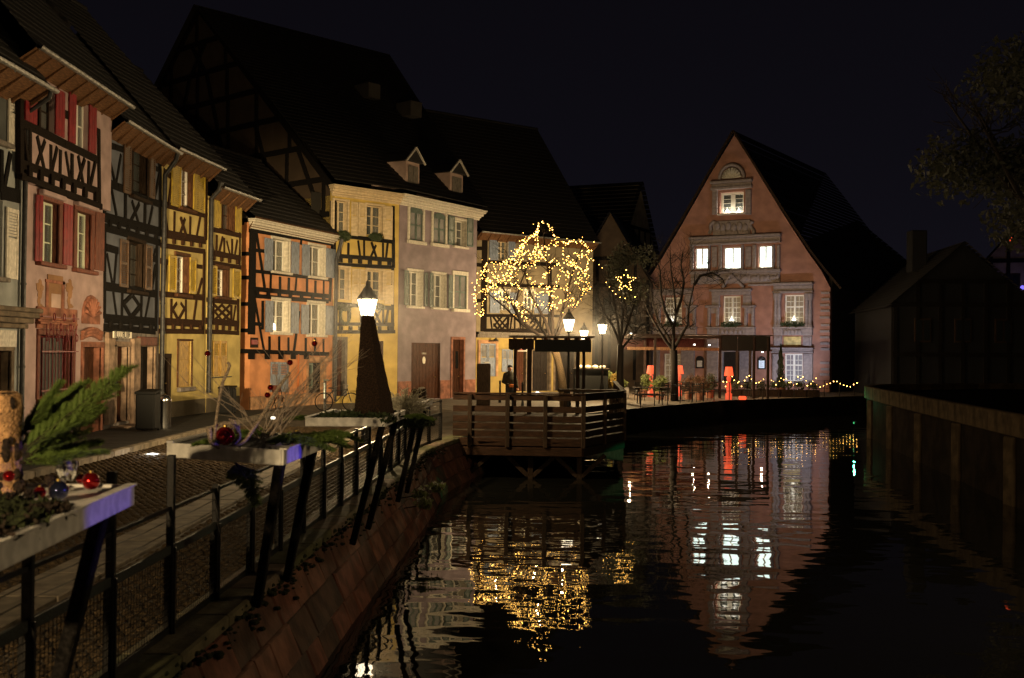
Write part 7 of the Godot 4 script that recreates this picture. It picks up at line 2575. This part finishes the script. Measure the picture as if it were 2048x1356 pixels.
func build_person() -> void:
	var D := 45.0
	var p := at(1019, 820, D)
	p.y = GY
	var o := base("person", p, "person in a bulky dark jacket standing behind the deck railing, holding something orange", "person")
	o.rotation.y = 0.5
	var v := func(x: float, y: float, z: float) -> Vector3: return Vector3(x, y, z)
	# jacket and trousers as one figure: hips, chest, shoulders, arms bent in front, legs apart
	var coat := [
		[v.call(0, 0.92, 0), v.call(0, 1.2, 0.0), 0.17, 0.17], [v.call(-0.06, 1.2, 0), v.call(0.06, 1.2, 0), 0.17, 0.17], [v.call(0, 1.2, 0), v.call(0, 1.4, -0.02), 0.18, 0.15], [v.call(-0.15, 1.41, -0.02), v.call(0.15, 1.41, -0.02), 0.085, 0.085], [v.call(0, 1.42, -0.01), v.call(0, 1.5, 0.0), 0.08, 0.062],
		[v.call(-0.2, 1.4, -0.02), v.call(-0.28, 1.14, -0.01), 0.075, 0.062], [v.call(-0.28, 1.14, -0.01), v.call(-0.17, 1.0, 0.2), 0.06, 0.048],
		[v.call(0.2, 1.4, -0.02), v.call(0.29, 1.13, 0.0), 0.075, 0.062], [v.call(0.29, 1.13, 0.0), v.call(0.28, 0.9, 0.12), 0.06, 0.046]]
	var cm := Mb.new()
	nets(coat, 0.018, 0.05, cm)
	part("jacket", cm, M.jacket, o, true)
	var legs := [[v.call(0, 0.93, 0), v.call(0, 0.86, 0), 0.15, 0.15], [v.call(-0.09, 0.88, 0), v.call(-0.13, 0.48, 0.02), 0.09, 0.062], [v.call(-0.13, 0.48, 0.02), v.call(-0.14, 0.08, -0.02), 0.06, 0.042], [v.call(0.09, 0.88, 0), v.call(0.13, 0.48, 0.03), 0.09, 0.062], [v.call(0.13, 0.48, 0.03), v.call(0.15, 0.08, 0.0), 0.06, 0.042],
		[v.call(-0.14, 0.05, -0.03), v.call(-0.16, 0.035, 0.15), 0.045, 0.034], [v.call(0.15, 0.05, -0.02), v.call(0.18, 0.035, 0.16), 0.045, 0.034]]
	var lm := Mb.new()
	nets(legs, 0.018, 0.035, lm)
	part("trousers", lm, M.trousers, o, true)
	var head := [[v.call(0, 1.5, 0.005), v.call(0, 1.58, 0.015), 0.052, 0.052], [v.call(0, 1.645, 0.0), v.call(0, 1.675, -0.01), 0.086, 0.088], [v.call(0, 1.6, 0.035), v.call(0, 1.64, 0.04), 0.05, 0.06], [v.call(0, 1.57, 0.055), v.call(0, 1.575, 0.05), 0.026, 0.03], [v.call(0, 1.645, 0.092), v.call(0, 1.615, 0.112), 0.009, 0.014],
		[v.call(-0.085, 1.655, 0.0), v.call(-0.088, 1.62, 0.0), 0.016, 0.012], [v.call(0.085, 1.655, 0.0), v.call(0.088, 1.62, 0.0), 0.016, 0.012], [v.call(-0.018, 1.588, 0.082), v.call(0.018, 1.588, 0.082), 0.01, 0.01]]
	var hm := Mb.new()
	nets(head, 0.007, 0.018, hm)
	part("head", hm, M.skin, o, true)
	for s in [-1, 1]:
		var e := Mb.new()
		e.ball(v.call(s * 0.032, 1.655, 0.084), Vector3(0.013, 0.009, 0.008), 8, 6)
		part("eye", e, M.black, o, true)
	var hr := Mb.new()
	nets([[v.call(0, 1.69, -0.02), v.call(0, 1.7, -0.015), 0.092, 0.092], [v.call(0, 1.64, -0.06), v.call(0, 1.6, -0.06), 0.06, 0.045], [v.call(-0.06, 1.73, 0.03), v.call(0.06, 1.73, 0.03), 0.03, 0.03]], 0.009, 0.03, hr)
	part("hair", hr, M.black, o, true)
	for h in [[v.call(-0.17, 1.0, 0.2), v.call(0.75, -0.15, 0.6)], [v.call(0.28, 0.9, 0.12), v.call(0.05, -0.8, 0.5)]]:
		var hb := []
		var d: Vector3 = h[1].normalized()
		var sd := d.cross(Vector3.UP).normalized()
		var nn := d.cross(sd)
		var wr: Vector3 = h[0]
		hb.append([wr, wr + d * 0.04, 0.026, 0.03])
		for k in 4:
			var b0: Vector3 = wr + d * 0.045 + sd * (-0.027 + 0.018 * k)
			var ln: float = [0.075, 0.088, 0.08, 0.062][k]
			var b1: Vector3 = b0 + d * ln * 0.5 + sd * (-0.004 + 0.003 * k)
			hb.append([wr + d * 0.01 + sd * (-0.018 + 0.012 * k), b0 + d * 0.012, 0.013, 0.0105])
			hb.append([b0 + d * 0.012, b1 + d * 0.012, 0.0098, 0.009])
			hb.append([b1 + d * 0.012, b1 + d * 0.012 + (d * 0.4 + nn * 0.8).normalized() * ln * 0.45, 0.009, 0.0075])
		hb.append([wr + d * 0.012 + sd * 0.02, wr + d * 0.04 + sd * 0.05, 0.013, 0.011])
		hb.append([wr + d * 0.04 + sd * 0.05, wr + d * 0.075 + sd * 0.052 + nn * 0.02, 0.0105, 0.008])
		var mm := Mb.new()
		nets(hb, 0.0045, 0.006, mm)
		part("hand", mm, M.skin, o, true)
	var ob := base("orange_parcel", o.transform * Vector3(-0.1, 0.98, 0.33), "small orange parcel held in the standing person's hands", "parcel")
	var om := Mb.new()
	om.bx(Vector3.ZERO, Vector3(0.17, 0.12, 0.11), 0.02)
	part("wrapping", om, M.orange_cloth, ob)

# ---------- coloured lights at the edges of the view ----------
func build_night_glow() -> void:
	# green floodlight low on the end of the right canal wall
	var g := base("green_floodlight", Vector3(13.75, 0.55, -46.3), "small green floodlight low on the end of the right canal wall", "floodlight")
	var gm := Mb.new()
	gm.bx(Vector3(0.1, 0, 0), Vector3(0.12, 0.1, 0.16), 0.015)
	part("housing", gm, M.black_plastic, g)
	var gl := Mb.new()
	gl.bx(Vector3(0.035, 0, 0), Vector3(0.01, 0.07, 0.12), 0.003)
	part("green_light", gl, M.glow_green, g)
	spot(g.position + Vector3(-0.02, 0, 0), Vector3(3.0, 0.4, -31.9), Color(0.03, 1, 0.3), 34.0, 1.3, 0.03, 0.6)
	omni(Vector3(14.1, 1.4, -47.3), Color(0.05, 1, 0.4), 1.0, 0.04)
	# blue light from the right bank across the planter boxes
	var b := base("blue_floodlight", Vector3(9.6, 2.6, -7.2), "blue floodlight on the right bank beside the bridge", "floodlight")
	var bm := Mb.new()
	bm.bx(Vector3(0.12, 0, 0), Vector3(0.2, 0.2, 0.26), 0.02)
	part("housing", bm, M.black_plastic, b)
	var bs := Mb.new()
	bs.tube([Vector3(0.12, -0.9, 0), Vector3(0.12, -0.1, 0)], [0.03], 8)
	part("stand", bs, M.iron_dark, b)
	var bl := Mb.new()
	bl.bx(Vector3(0.012, 0, 0), Vector3(0.01, 0.15, 0.2), 0.004)
	part("blue_light", bl, M.glow_blue, b)
	spot(b.position + Vector3(-0.02, 0.03, 0), Vector3(-2.08, 2.43, -5.95), Color(0.13, 0.08, 1), 42.0, 2.3, 0.03, 0.5)
	spot(b.position + Vector3(-0.02, -0.03, 0), Vector3(-1.7, 2.43, -9.05), Color(0.13, 0.08, 1), 70.0, 1.4, 0.03, 0.5)
	# cool floodlight at the foot of the salmon house
	var c := base("floodlight", Vector3(17.2, GY, -68.6), "small cool floodlight on the paving before the right bay of the salmon house", "floodlight")
	var cm := Mb.new()
	cm.box(Transform3D(Basis(Vector3.RIGHT, -0.6), Vector3(0, 0.16, 0.1)), Vector3(0.3, 0.2, 0.12), 0.02)
	part("housing", cm, M.black_plastic, c)
	var cl := Mb.new()
	cl.box(Transform3D(Basis(Vector3.RIGHT, -0.6), Vector3(0, 0.2, 0.03)), Vector3(0.26, 0.16, 0.01), 0.003)
	part("floodlight_lens", cl, M.glow_white, c)
	spot(c.position + Vector3(0, 0.3, -0.1), Vector3(16.3, 4.2, -73.2), Color(0.82, 0.85, 1), 32.0, 58.0, 0.1, 1.0)
	# a facade lit blue, seen through the trees at the far right
	var f := simple_house("blue_lit_house", Vector3(30.5, GY, -66), -0.35, 6.0, 8, 8.0, 11.5, "house front washed in blue-white light at the right edge, half hidden by trees", M.plaster_cream2)
	var fp := at(2045, 575, 64.5)
	omni(fp, Color(0.3, 0.25, 1), 0.5, 0.08)
	var fx := base("blue_lantern", fp, "glowing blue-violet lantern before the house front at the right edge", "lantern")
	var fm := Mb.new()
	fm.ball(Vector3.ZERO, Vector3.ONE * 0.12, 10, 7)
	part("lantern_light", fm, M.glow_blue, fx)
	var rp := at(2022, 484, 64.0)
	var rx := base("red_lantern", rp, "small red glowing lantern high in the trees at the right edge", "lantern")
	var rm := Mb.new()
	rm.lathe([Vector2(0, 0.32), Vector2(0.07, 0.2), Vector2(0.1, 0), Vector2(0.05, -0.24), Vector2(0, -0.3)], 10)
	part("lantern_light", rm, M.glow_red_dim, rx)

func materials() -> void:
	tex.plaster = noise_tex(1, 0.008, 0.84, 1.0)
	tex.stain = noise_tex(2, 0.006, 0.68, 1.0, 6)
	tex.fine = noise_tex(3, 0.06, 0.0, 1.0, 5)
	tex.wood = streaks(4, 256, 256, 5.0, 3.0, 0.55, 1.0)
	tex.rough = noise_tex(5, 0.03, 0.45, 1.0, 6)
	var pl := func(c: Color) -> StandardMaterial3D: return mat(c, 0.92, tex.plaster, 0.3, tex.fine, 0.12)
	M.plaster_pink = pl.call(Color(0.4, 0.29, 0.28))
	M.plaster_pink_pale = pl.call(Color(0.5, 0.36, 0.31))
	M.plaster_slate = pl.call(Color(0.12, 0.132, 0.165))
	M.plaster_grey = pl.call(Color(0.28, 0.3, 0.3))
	M.plaster_yellow = pl.call(Color(0.56, 0.44, 0.16))
	M.plaster_yellow2 = pl.call(Color(0.58, 0.42, 0.12))
	M.plaster_yellow3 = pl.call(Color(0.34, 0.25, 0.08))
	M.plaster_orange = pl.call(Color(0.6, 0.265, 0.12))
	M.plaster_lavender = pl.call(Color(0.25, 0.2, 0.225))
	M.plaster_cream = pl.call(Color(0.5, 0.43, 0.3))
	M.plaster_cream2 = pl.call(Color(0.24, 0.195, 0.125))
	M.plaster_salmon = pl.call(Color(0.33, 0.17, 0.13))
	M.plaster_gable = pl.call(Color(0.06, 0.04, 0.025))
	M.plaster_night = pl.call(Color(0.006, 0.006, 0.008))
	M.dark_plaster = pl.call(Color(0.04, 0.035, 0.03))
	M.plaster_damp = pl.call(Color(0.1, 0.08, 0.05))
	M.fresco = pl.call(Color(0.3, 0.16, 0.08))
	var st := func(c: Color, s := 0.8) -> StandardMaterial3D: return mat(c, 0.88, tex.stain, s, tex.rough, 0.5)
	M.sandstone = st.call(Color(0.3, 0.21, 0.15))
	M.sandstone_warm = st.call(Color(0.42, 0.24, 0.13))
	M.stone_grey = st.call(Color(0.24, 0.21, 0.19))
	M.brown_stone = st.call(Color(0.16, 0.12, 0.08))
	M.carved = mat(Color(0.27, 0.225, 0.22), 0.88, tex.plaster, 1.0, tex.fine, 0.2)
	M.yellow_stone = st.call(Color(0.6, 0.48, 0.2))
	M.terracotta = st.call(Color(0.25, 0.1, 0.06))
	M.red_brown = mat(Color(0.2, 0.06, 0.035), 0.7, tex.wood, 1.2)
	M.red_brown_pale = st.call(Color(0.3, 0.12, 0.075))
	tex.wood_h = streaks(9, 256, 256, 5.0, 3.0, 0.55, 1.0, true)
	var wd := func(c: Color, r := 0.85) -> StandardMaterial3D:
		var m := mat(c, r, tex.wood, 1.3, tex.wood, 0.4)
		m.metallic_specular = 0.22
		return m
	var wh := func(c: Color) -> StandardMaterial3D:
		var m := mat(c, 0.8, tex.wood_h, 1.3, tex.wood_h, 0.4)
		m.metallic_specular = 0.25
		return m
	var wn := func(c: Color) -> StandardMaterial3D:
		var m := mat(c, 0.9, tex.rough, 1.6, tex.rough, 1.2)
		m.metallic_specular = 0.2
		return m
	M.timber = wn.call(Color(0.022, 0.015, 0.011))
	M.timber_brown = wn.call(Color(0.07, 0.034, 0.018))
	M.timber_black = wn.call(Color(0.015, 0.013, 0.012))
	M.dark_wood = wd.call(Color(0.04, 0.025, 0.016))
	M.brown_wood = wd.call(Color(0.13, 0.06, 0.03))
	M.grey_wood = wd.call(Color(0.25, 0.22, 0.19))
	M.soffit = wd.call(Color(0.17, 0.085, 0.04))
	M.deck_wood = wh.call(Color(0.034, 0.016, 0.008))
	M.deck_post = wd.call(Color(0.035, 0.022, 0.014))
	M.brown_door = wd.call(Color(0.1, 0.04, 0.022))
	M.black_door = wd.call(Color(0.03, 0.024, 0.02))
	M.red_wood = wd.call(Color(0.16, 0.02, 0.02))
	M.pergola = wd.call(Color(0.045, 0.03, 0.025))
	M.pergola_red = wd.call(Color(0.04, 0.012, 0.01))
	M.pergola_beam_lit = wd.call(Color(0.3, 0.16, 0.09))  # lamp glow on the lower beam put into a lighter orange wood
	M.white = mat(Color(0.62, 0.6, 0.54), 0.5)
	M.white_paint = mat(Color(0.6, 0.56, 0.48), 0.6, tex.plaster, 1.5)
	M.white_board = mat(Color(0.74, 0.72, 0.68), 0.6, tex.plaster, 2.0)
	M.pale_green = mat(Color(0.5, 0.53, 0.4), 0.55)
	M.cream_paint = mat(Color(0.6, 0.48, 0.31), 0.6, tex.plaster, 1.5)
	M.pale_board = mat(Color(0.55, 0.52, 0.46), 0.8, tex.plaster, 2.0)
	M.red_paint = mat(Color(0.3, 0.012, 0.018), 0.55, tex.wood, 1.2)
	M.yellow_paint = mat(Color(0.58, 0.4, 0.035), 0.55, tex.wood, 1.2)
	M.yellow_paint_warm = mat(Color(0.6, 0.36, 0.07), 0.6, tex.wood, 1.2)
	M.brown_shutter = mat(Color(0.12, 0.062, 0.03), 0.6, tex.wood, 1.2)
	M.blue_grey = mat(Color(0.25, 0.3, 0.4), 0.55, tex.wood, 1.2)
	M.green_shutter = mat(Color(0.14, 0.19, 0.17), 0.55, tex.wood, 1.2)
	M.green_grey = mat(Color(0.1, 0.14, 0.12), 0.6)
	M.curtain = mat(Color(0.075, 0.065, 0.05), 0.95)
	M.room = mat(Color(0.02, 0.018, 0.015), 1.0)
	M.black = mat(Color(0.01, 0.01, 0.01), 0.7)
	M.zinc = mat(Color(0.3, 0.3, 0.29), 0.45, tex.stain, 2.0, null, 0.0, 0.6)
	M.pipe = mat(Color(0.035, 0.035, 0.037), 0.5, tex.stain, 2.0, null, 0.0, 0.3)
	M.asphalt = mat(Color(0.014, 0.012, 0.01), 0.85, tex.rough, 1.5, tex.rough, 0.6)
	M.steel = mat(Color(0.6, 0.6, 0.6), 0.25, null, 1.0, null, 0.0, 1.0)
	M.iron = mat(Color(0.04, 0.035, 0.03), 0.6)
	M.iron_dark = mat(Color(0.016, 0.014, 0.013), 0.5, tex.rough, 3.0, null, 0.0, 0.3)
	M.iron_rail = mat(Color(0.07, 0.08, 0.075), 0.45, tex.rough, 3.0, null, 0.0, 0.3)
	M.red_iron = mat(Color(0.12, 0.012, 0.016), 0.5)
	M.rust_pipe = mat(Color(0.4, 0.12, 0.03), 0.7)
	M.brass = mat(Color(0.4, 0.28, 0.1), 0.35, null, 1.0, null, 0.0, 1.0)
	M.gold = mat(Color(0.7, 0.5, 0.15), 0.3, null, 1.0, null, 0.0, 1.0)
	M.black_plastic = mat(Color(0.009, 0.009, 0.009), 0.6)
	M.black_plastic.metallic_specular = 0.15
	M.dark_cloth = mat(Color(0.02, 0.02, 0.018), 0.95, tex.rough, 2.0)
	M.sign_white = mat(Color(0.6, 0.56, 0.46), 0.5)
	M.sign_pale = mat(Color(0.75, 0.72, 0.66), 0.5)  # plain bright white paint
	M.red_print = mat(Color(0.5, 0.08, 0.06), 0.6)
	M.grey_print = mat(Color(0.25, 0.27, 0.32), 0.6)
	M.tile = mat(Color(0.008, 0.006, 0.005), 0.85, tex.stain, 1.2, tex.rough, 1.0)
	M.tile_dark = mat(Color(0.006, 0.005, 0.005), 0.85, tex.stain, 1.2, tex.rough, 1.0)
	M.mud = mat(Color(0.02, 0.018, 0.013), 0.95, tex.stain, 0.3)
	M.paving = mat(Color(0.13, 0.105, 0.075), 0.85, tex.stain, 0.6, tex.rough, 2.0)
	M.cobbles = [mat(Color(0.115, 0.08, 0.046), 0.9, tex.rough, 2.0), mat(Color(0.135, 0.095, 0.055), 0.9, tex.rough, 2.0), mat(Color(0.095, 0.068, 0.042), 0.9, tex.rough, 2.0)]
	for c in M.cobbles: c.metallic_specular = 0.15
	M.flags = [st.call(Color(0.2, 0.165, 0.12)), st.call(Color(0.23, 0.19, 0.14)), st.call(Color(0.17, 0.14, 0.1))]
	M.blocks = [st.call(Color(0.19, 0.075, 0.05)), st.call(Color(0.13, 0.062, 0.042)), st.call(Color(0.22, 0.1, 0.065)), st.call(Color(0.09, 0.05, 0.035))]
	M.coping = [st.call(Color(0.14, 0.12, 0.07)), st.call(Color(0.1, 0.1, 0.045)), st.call(Color(0.18, 0.13, 0.09))]
	M.wall_dark = st.call(Color(0.011, 0.008, 0.006), 0.4)
	M.wall_pale = st.call(Color(0.05, 0.036, 0.023), 0.5)
	M.wall_pale.metallic_specular = 0.05
	M.wall_dark.metallic_specular = 0.05
	M.night_earth = mat(Color(0.004, 0.004, 0.0035), 1.0)
	M.night_earth.metallic_specular = 0.0
	M.moss = mat(Color(0.028, 0.036, 0.01), 1.0, tex.rough, 3.0)
	M.bark = mat(Color(0.035, 0.021, 0.013), 0.95, tex.rough, 3.0, tex.rough, 1.0)
	M.bark_pale = mat(Color(0.17, 0.115, 0.06), 0.95, tex.rough, 2.0, tex.rough, 1.5)
	M.bark_dark = mat(Color(0.014, 0.01, 0.008), 0.95)
	M.vine = mat(Color(0.46, 0.36, 0.27), 0.9, tex.rough, 4.0, tex.rough, 0.6)
	M.twig = mat(Color(0.26, 0.21, 0.17), 0.9)
	M.frost = mat(Color(0.75, 0.7, 0.58), 0.7)
	M.frost.backlight_enabled = true
	M.frost.backlight = Color(0.8, 0.8, 0.75)
	M.log_pale = mat(Color(0.62, 0.36, 0.17), 0.9, tex.stain, 3.0, tex.rough, 2.0)
	M.obelisk = mat(Color(0.07, 0.038, 0.022), 0.95, tex.rough, 2.5, tex.rough, 2.5)
	M.silver_cloth = mat(Color(0.5, 0.5, 0.48), 0.5, tex.rough, 6.0)
	var lf := func(c: Color) -> StandardMaterial3D:
		var m := mat(c, 0.8)
		m.backlight_enabled = true
		m.backlight = Color(0.25, 0.25, 0.2)
		m.cull_mode = BaseMaterial3D.CULL_DISABLED
		return m
	M.fir = lf.call(Color(0.075, 0.12, 0.02))
	M.fir_dark = lf.call(Color(0.03, 0.045, 0.016))
	M.leaf = lf.call(Color(0.1, 0.12, 0.03))
	M.leaf_yellow = lf.call(Color(0.2, 0.13, 0.025))
	M.leaf_red = lf.call(Color(0.12, 0.05, 0.025))
	M.leaf_dark = lf.call(Color(0.025, 0.035, 0.014))
	M.leaf_night = lf.call(Color(0.02, 0.022, 0.016))
	M.jacket = mat(Color(0.07, 0.06, 0.035), 0.9, tex.rough, 3.0)
	M.trousers = mat(Color(0.03, 0.03, 0.035), 0.9)
	M.skin = mat(Color(0.5, 0.27, 0.17), 0.6)
	M.orange_cloth = mat(Color(0.6, 0.16, 0.03), 0.7)
	var gl := func(c: Color) -> StandardMaterial3D:
		var m := mat(c, 0.06, null, 1.0, null, 0.0, 0.9)
		m.clearcoat_enabled = true
		m.clearcoat = 1.0
		m.clearcoat_roughness = 0.03
		return m
	M.red_glass = gl.call(Color(0.5, 0.012, 0.012))
	M.blue_glass = gl.call(Color(0.06, 0.07, 0.14))
	M.silver_glass = gl.call(Color(0.3, 0.33, 0.38))
	var g := StandardMaterial3D.new()
	g.albedo_color = Color(0.8, 0.85, 0.85, 0.06)
	g.transparency = BaseMaterial3D.TRANSPARENCY_ALPHA
	g.roughness = 0.02
	M.glass = g
	M.glass_dark = mat(Color(0.01, 0.012, 0.012), 0.05)
	var w := mat(Color(0.006, 0.006, 0.005), 0.0)
	w.metallic_specular = 0.38
	M.water = w
	M.glow_lamp = glow(Color(1, 0.82, 0.55), 7.0)
	M.glow_white = glow(Color(1, 0.97, 0.9), 6.0)
	M.glow_fairy = glow(Color(1, 0.52, 0.11), 19.0)
	M.glow_fairy_dim = glow(Color(1, 0.5, 0.1), 7.0)
	M.glow_red = glow(Color(1, 0.1, 0.03), 1.5)
	M.glow_red_dim = glow(Color(1, 0.09, 0.03), 0.9)
	M.glow_green = glow(Color(0.05, 1, 0.35), 0.6)
	M.glow_blue = glow(Color(0.2, 0.15, 1), 1.5)
	M.glow_candle = glow(Color(1, 0.85, 0.6), 3.0)
	M.glow_small = glow(Color(1, 0.9, 0.7), 3.0)
	M.glow_strip = glow(Color(1, 0.85, 0.45), 1.0)
	M.glow_sill = glow(Color(1, 0.92, 0.75), 2.5)
	M.glow_screen = glow(Color(0.72, 0.82, 1), 0.9)
	M.lit_warm = glow(Color(1, 0.72, 0.4), 0.75)
	M.lit_cool = glow(Color(0.82, 1, 0.9), 3.6)
	M.lit_dim = glow(Color(1, 0.62, 0.3), 0.16)
	M.lit_dim2 = glow(Color(0.7, 0.6, 0.75), 0.2)

func _ready() -> void:
	rng.seed = 20241
	# camera, sky, moonless night, exposure
	cam_basis = Basis.from_euler(Vector3(atan(27.0 / FOCAL), 0, 0.0103))
	var cam := Camera3D.new()
	cam.name = "camera"
	cam.fov = rad_to_deg(2.0 * atan(678.0 / FOCAL))
	cam.near = 0.1
	cam.far = 900.0
	cam.transform = Transform3D(cam_basis, Vector3(0, EYE, 0))
	var at_ := CameraAttributesPhysical.new()
	at_.frustum_focal_length = 35.0
	at_.exposure_aperture = 2.8
	at_.frustum_focus_distance = 42.0
	cam.attributes = at_
	add_child(cam)
	cam.fov = rad_to_deg(2.0 * atan(678.0 / FOCAL))
	var sky := ProceduralSkyMaterial.new()
	sky.sky_top_color = Color(0.0028, 0.0024, 0.0036).linear_to_srgb()
	sky.sky_horizon_color = Color(0.006, 0.0054, 0.009).linear_to_srgb()
	sky.sky_curve = 0.12
	sky.ground_bottom_color = Color(0.001, 0.001, 0.001).linear_to_srgb()
	sky.ground_horizon_color = Color(0.002, 0.0018, 0.002).linear_to_srgb()
	var env := Environment.new()
	env.background_mode = Environment.BG_SKY
	env.sky = Sky.new()
	env.sky.sky_material = sky
	env.tonemap_mode = Environment.TONE_MAPPER_LINEAR
	env.tonemap_exposure = 1.0
	if FOG > 0.0:
		env.fog_enabled = true
		env.fog_density = FOG
		env.fog_light_color = Color(0.95, 0.92, 0.86)
	env.volumetric_fog_enabled = true
	env.volumetric_fog_density = 0.0
	env.sdfgi_enabled = true
	env.ssao_enabled = true
	env.ssil_enabled = true
	var we := WorldEnvironment.new()
	we.name = "environment"
	we.environment = env
	add_child(we)
	var moon := DirectionalLight3D.new()
	moon.name = "night_sky_light"
	moon.light_color = Color(1.0, 0.9, 0.8)
	moon.light_energy = 0.002
	moon.light_angular_distance = 20.0
	moon.shadow_enabled = true
	moon.sky_mode = DirectionalLight3D.SKY_MODE_LIGHT_ONLY
	add_child(moon)
	moon.look_at_from_position(Vector3(20, 60, 30), Vector3(0, 0, -30))
	materials()
	build_ground()
	build_houses()
	build_town_house()
	build_back_houses()
	build_deck()
	build_railing()
	build_terrace()
	build_trees()
	# the street lamps
	street_lamp(Vector3(at(735, 600, 27.0).x, GY, -27.0), 52.0, "lit street lamp directly behind the brown obelisk", 3.0, 0.0045)
	street_lamp(Vector3(at(1138, 645, 45.5).x, GY, -45.6), 30.0, "lit street lamp nearest to the fairy-lit tree, left of three", 3.12, 0.004)
	street_lamp(Vector3(at(1168, 672, 62.0).x, GY, -62.0), 80.0, "lit street lamp lowest and smallest of the three by the tree", 3.0, 0.003)
	street_lamp(Vector3(at(1205, 657, 56.0).x, GY, -56.0), 60.0, "lit street lamp right of the fairy-lit tree, beside the dark tree", 3.2, 0.0035)
	var fl := base("floodlight", Vector3(-6.0, GY, -10.0), "floodlight on a post at the left, throwing light along the house fronts", "floodlight")  # unseen source, added for the brightness of the facades
	var fp := Mb.new()
	fp.lathe([Vector2(0.1, 0), Vector2(0.06, 0.2), Vector2(0.05, 2.5)], 10)
	part("post", fp, M.iron_dark, fl)
	var fh := Mb.new()
	fh.bx(Vector3(0.0, 2.6, 0.1), Vector3(0.4, 0.3, 0.16), 0.02)
	part("housing", fh, M.iron_dark, fl)
	var fg := Mb.new()
	fg.bx(Vector3(0.0, 2.6, 0.012), Vector3(0.34, 0.24, 0.01), 0.003)
	part("floodlight_lens", fg, M.glow_lamp, fl)
	spot(fl.position + Vector3(0, 2.6, -0.06), Vector3(-8.9, 5.0, -46), Color(1, 0.72, 0.36), 1500.0, 11.5, 0.12, 0.9)
	street_lamp(Vector3(-3.6, GY + 0.4, 2.5), 120.0, "lit street lamp on the quay behind the viewpoint")
	street_lamp(Vector3(10.3, 1.75, -12.0), 24.0, "lit street lamp on the right bank outside the right edge")  # unseen source, added so the canal side of the quay shows
	uplight(on_level(305, 910, GY + 0.004), "bright white light set in the street left of the middle planter box")
	uplight(on_level(1075, 785, GY + 0.004), "bright white light set in the paving behind the deck")
	build_near()
	build_small()
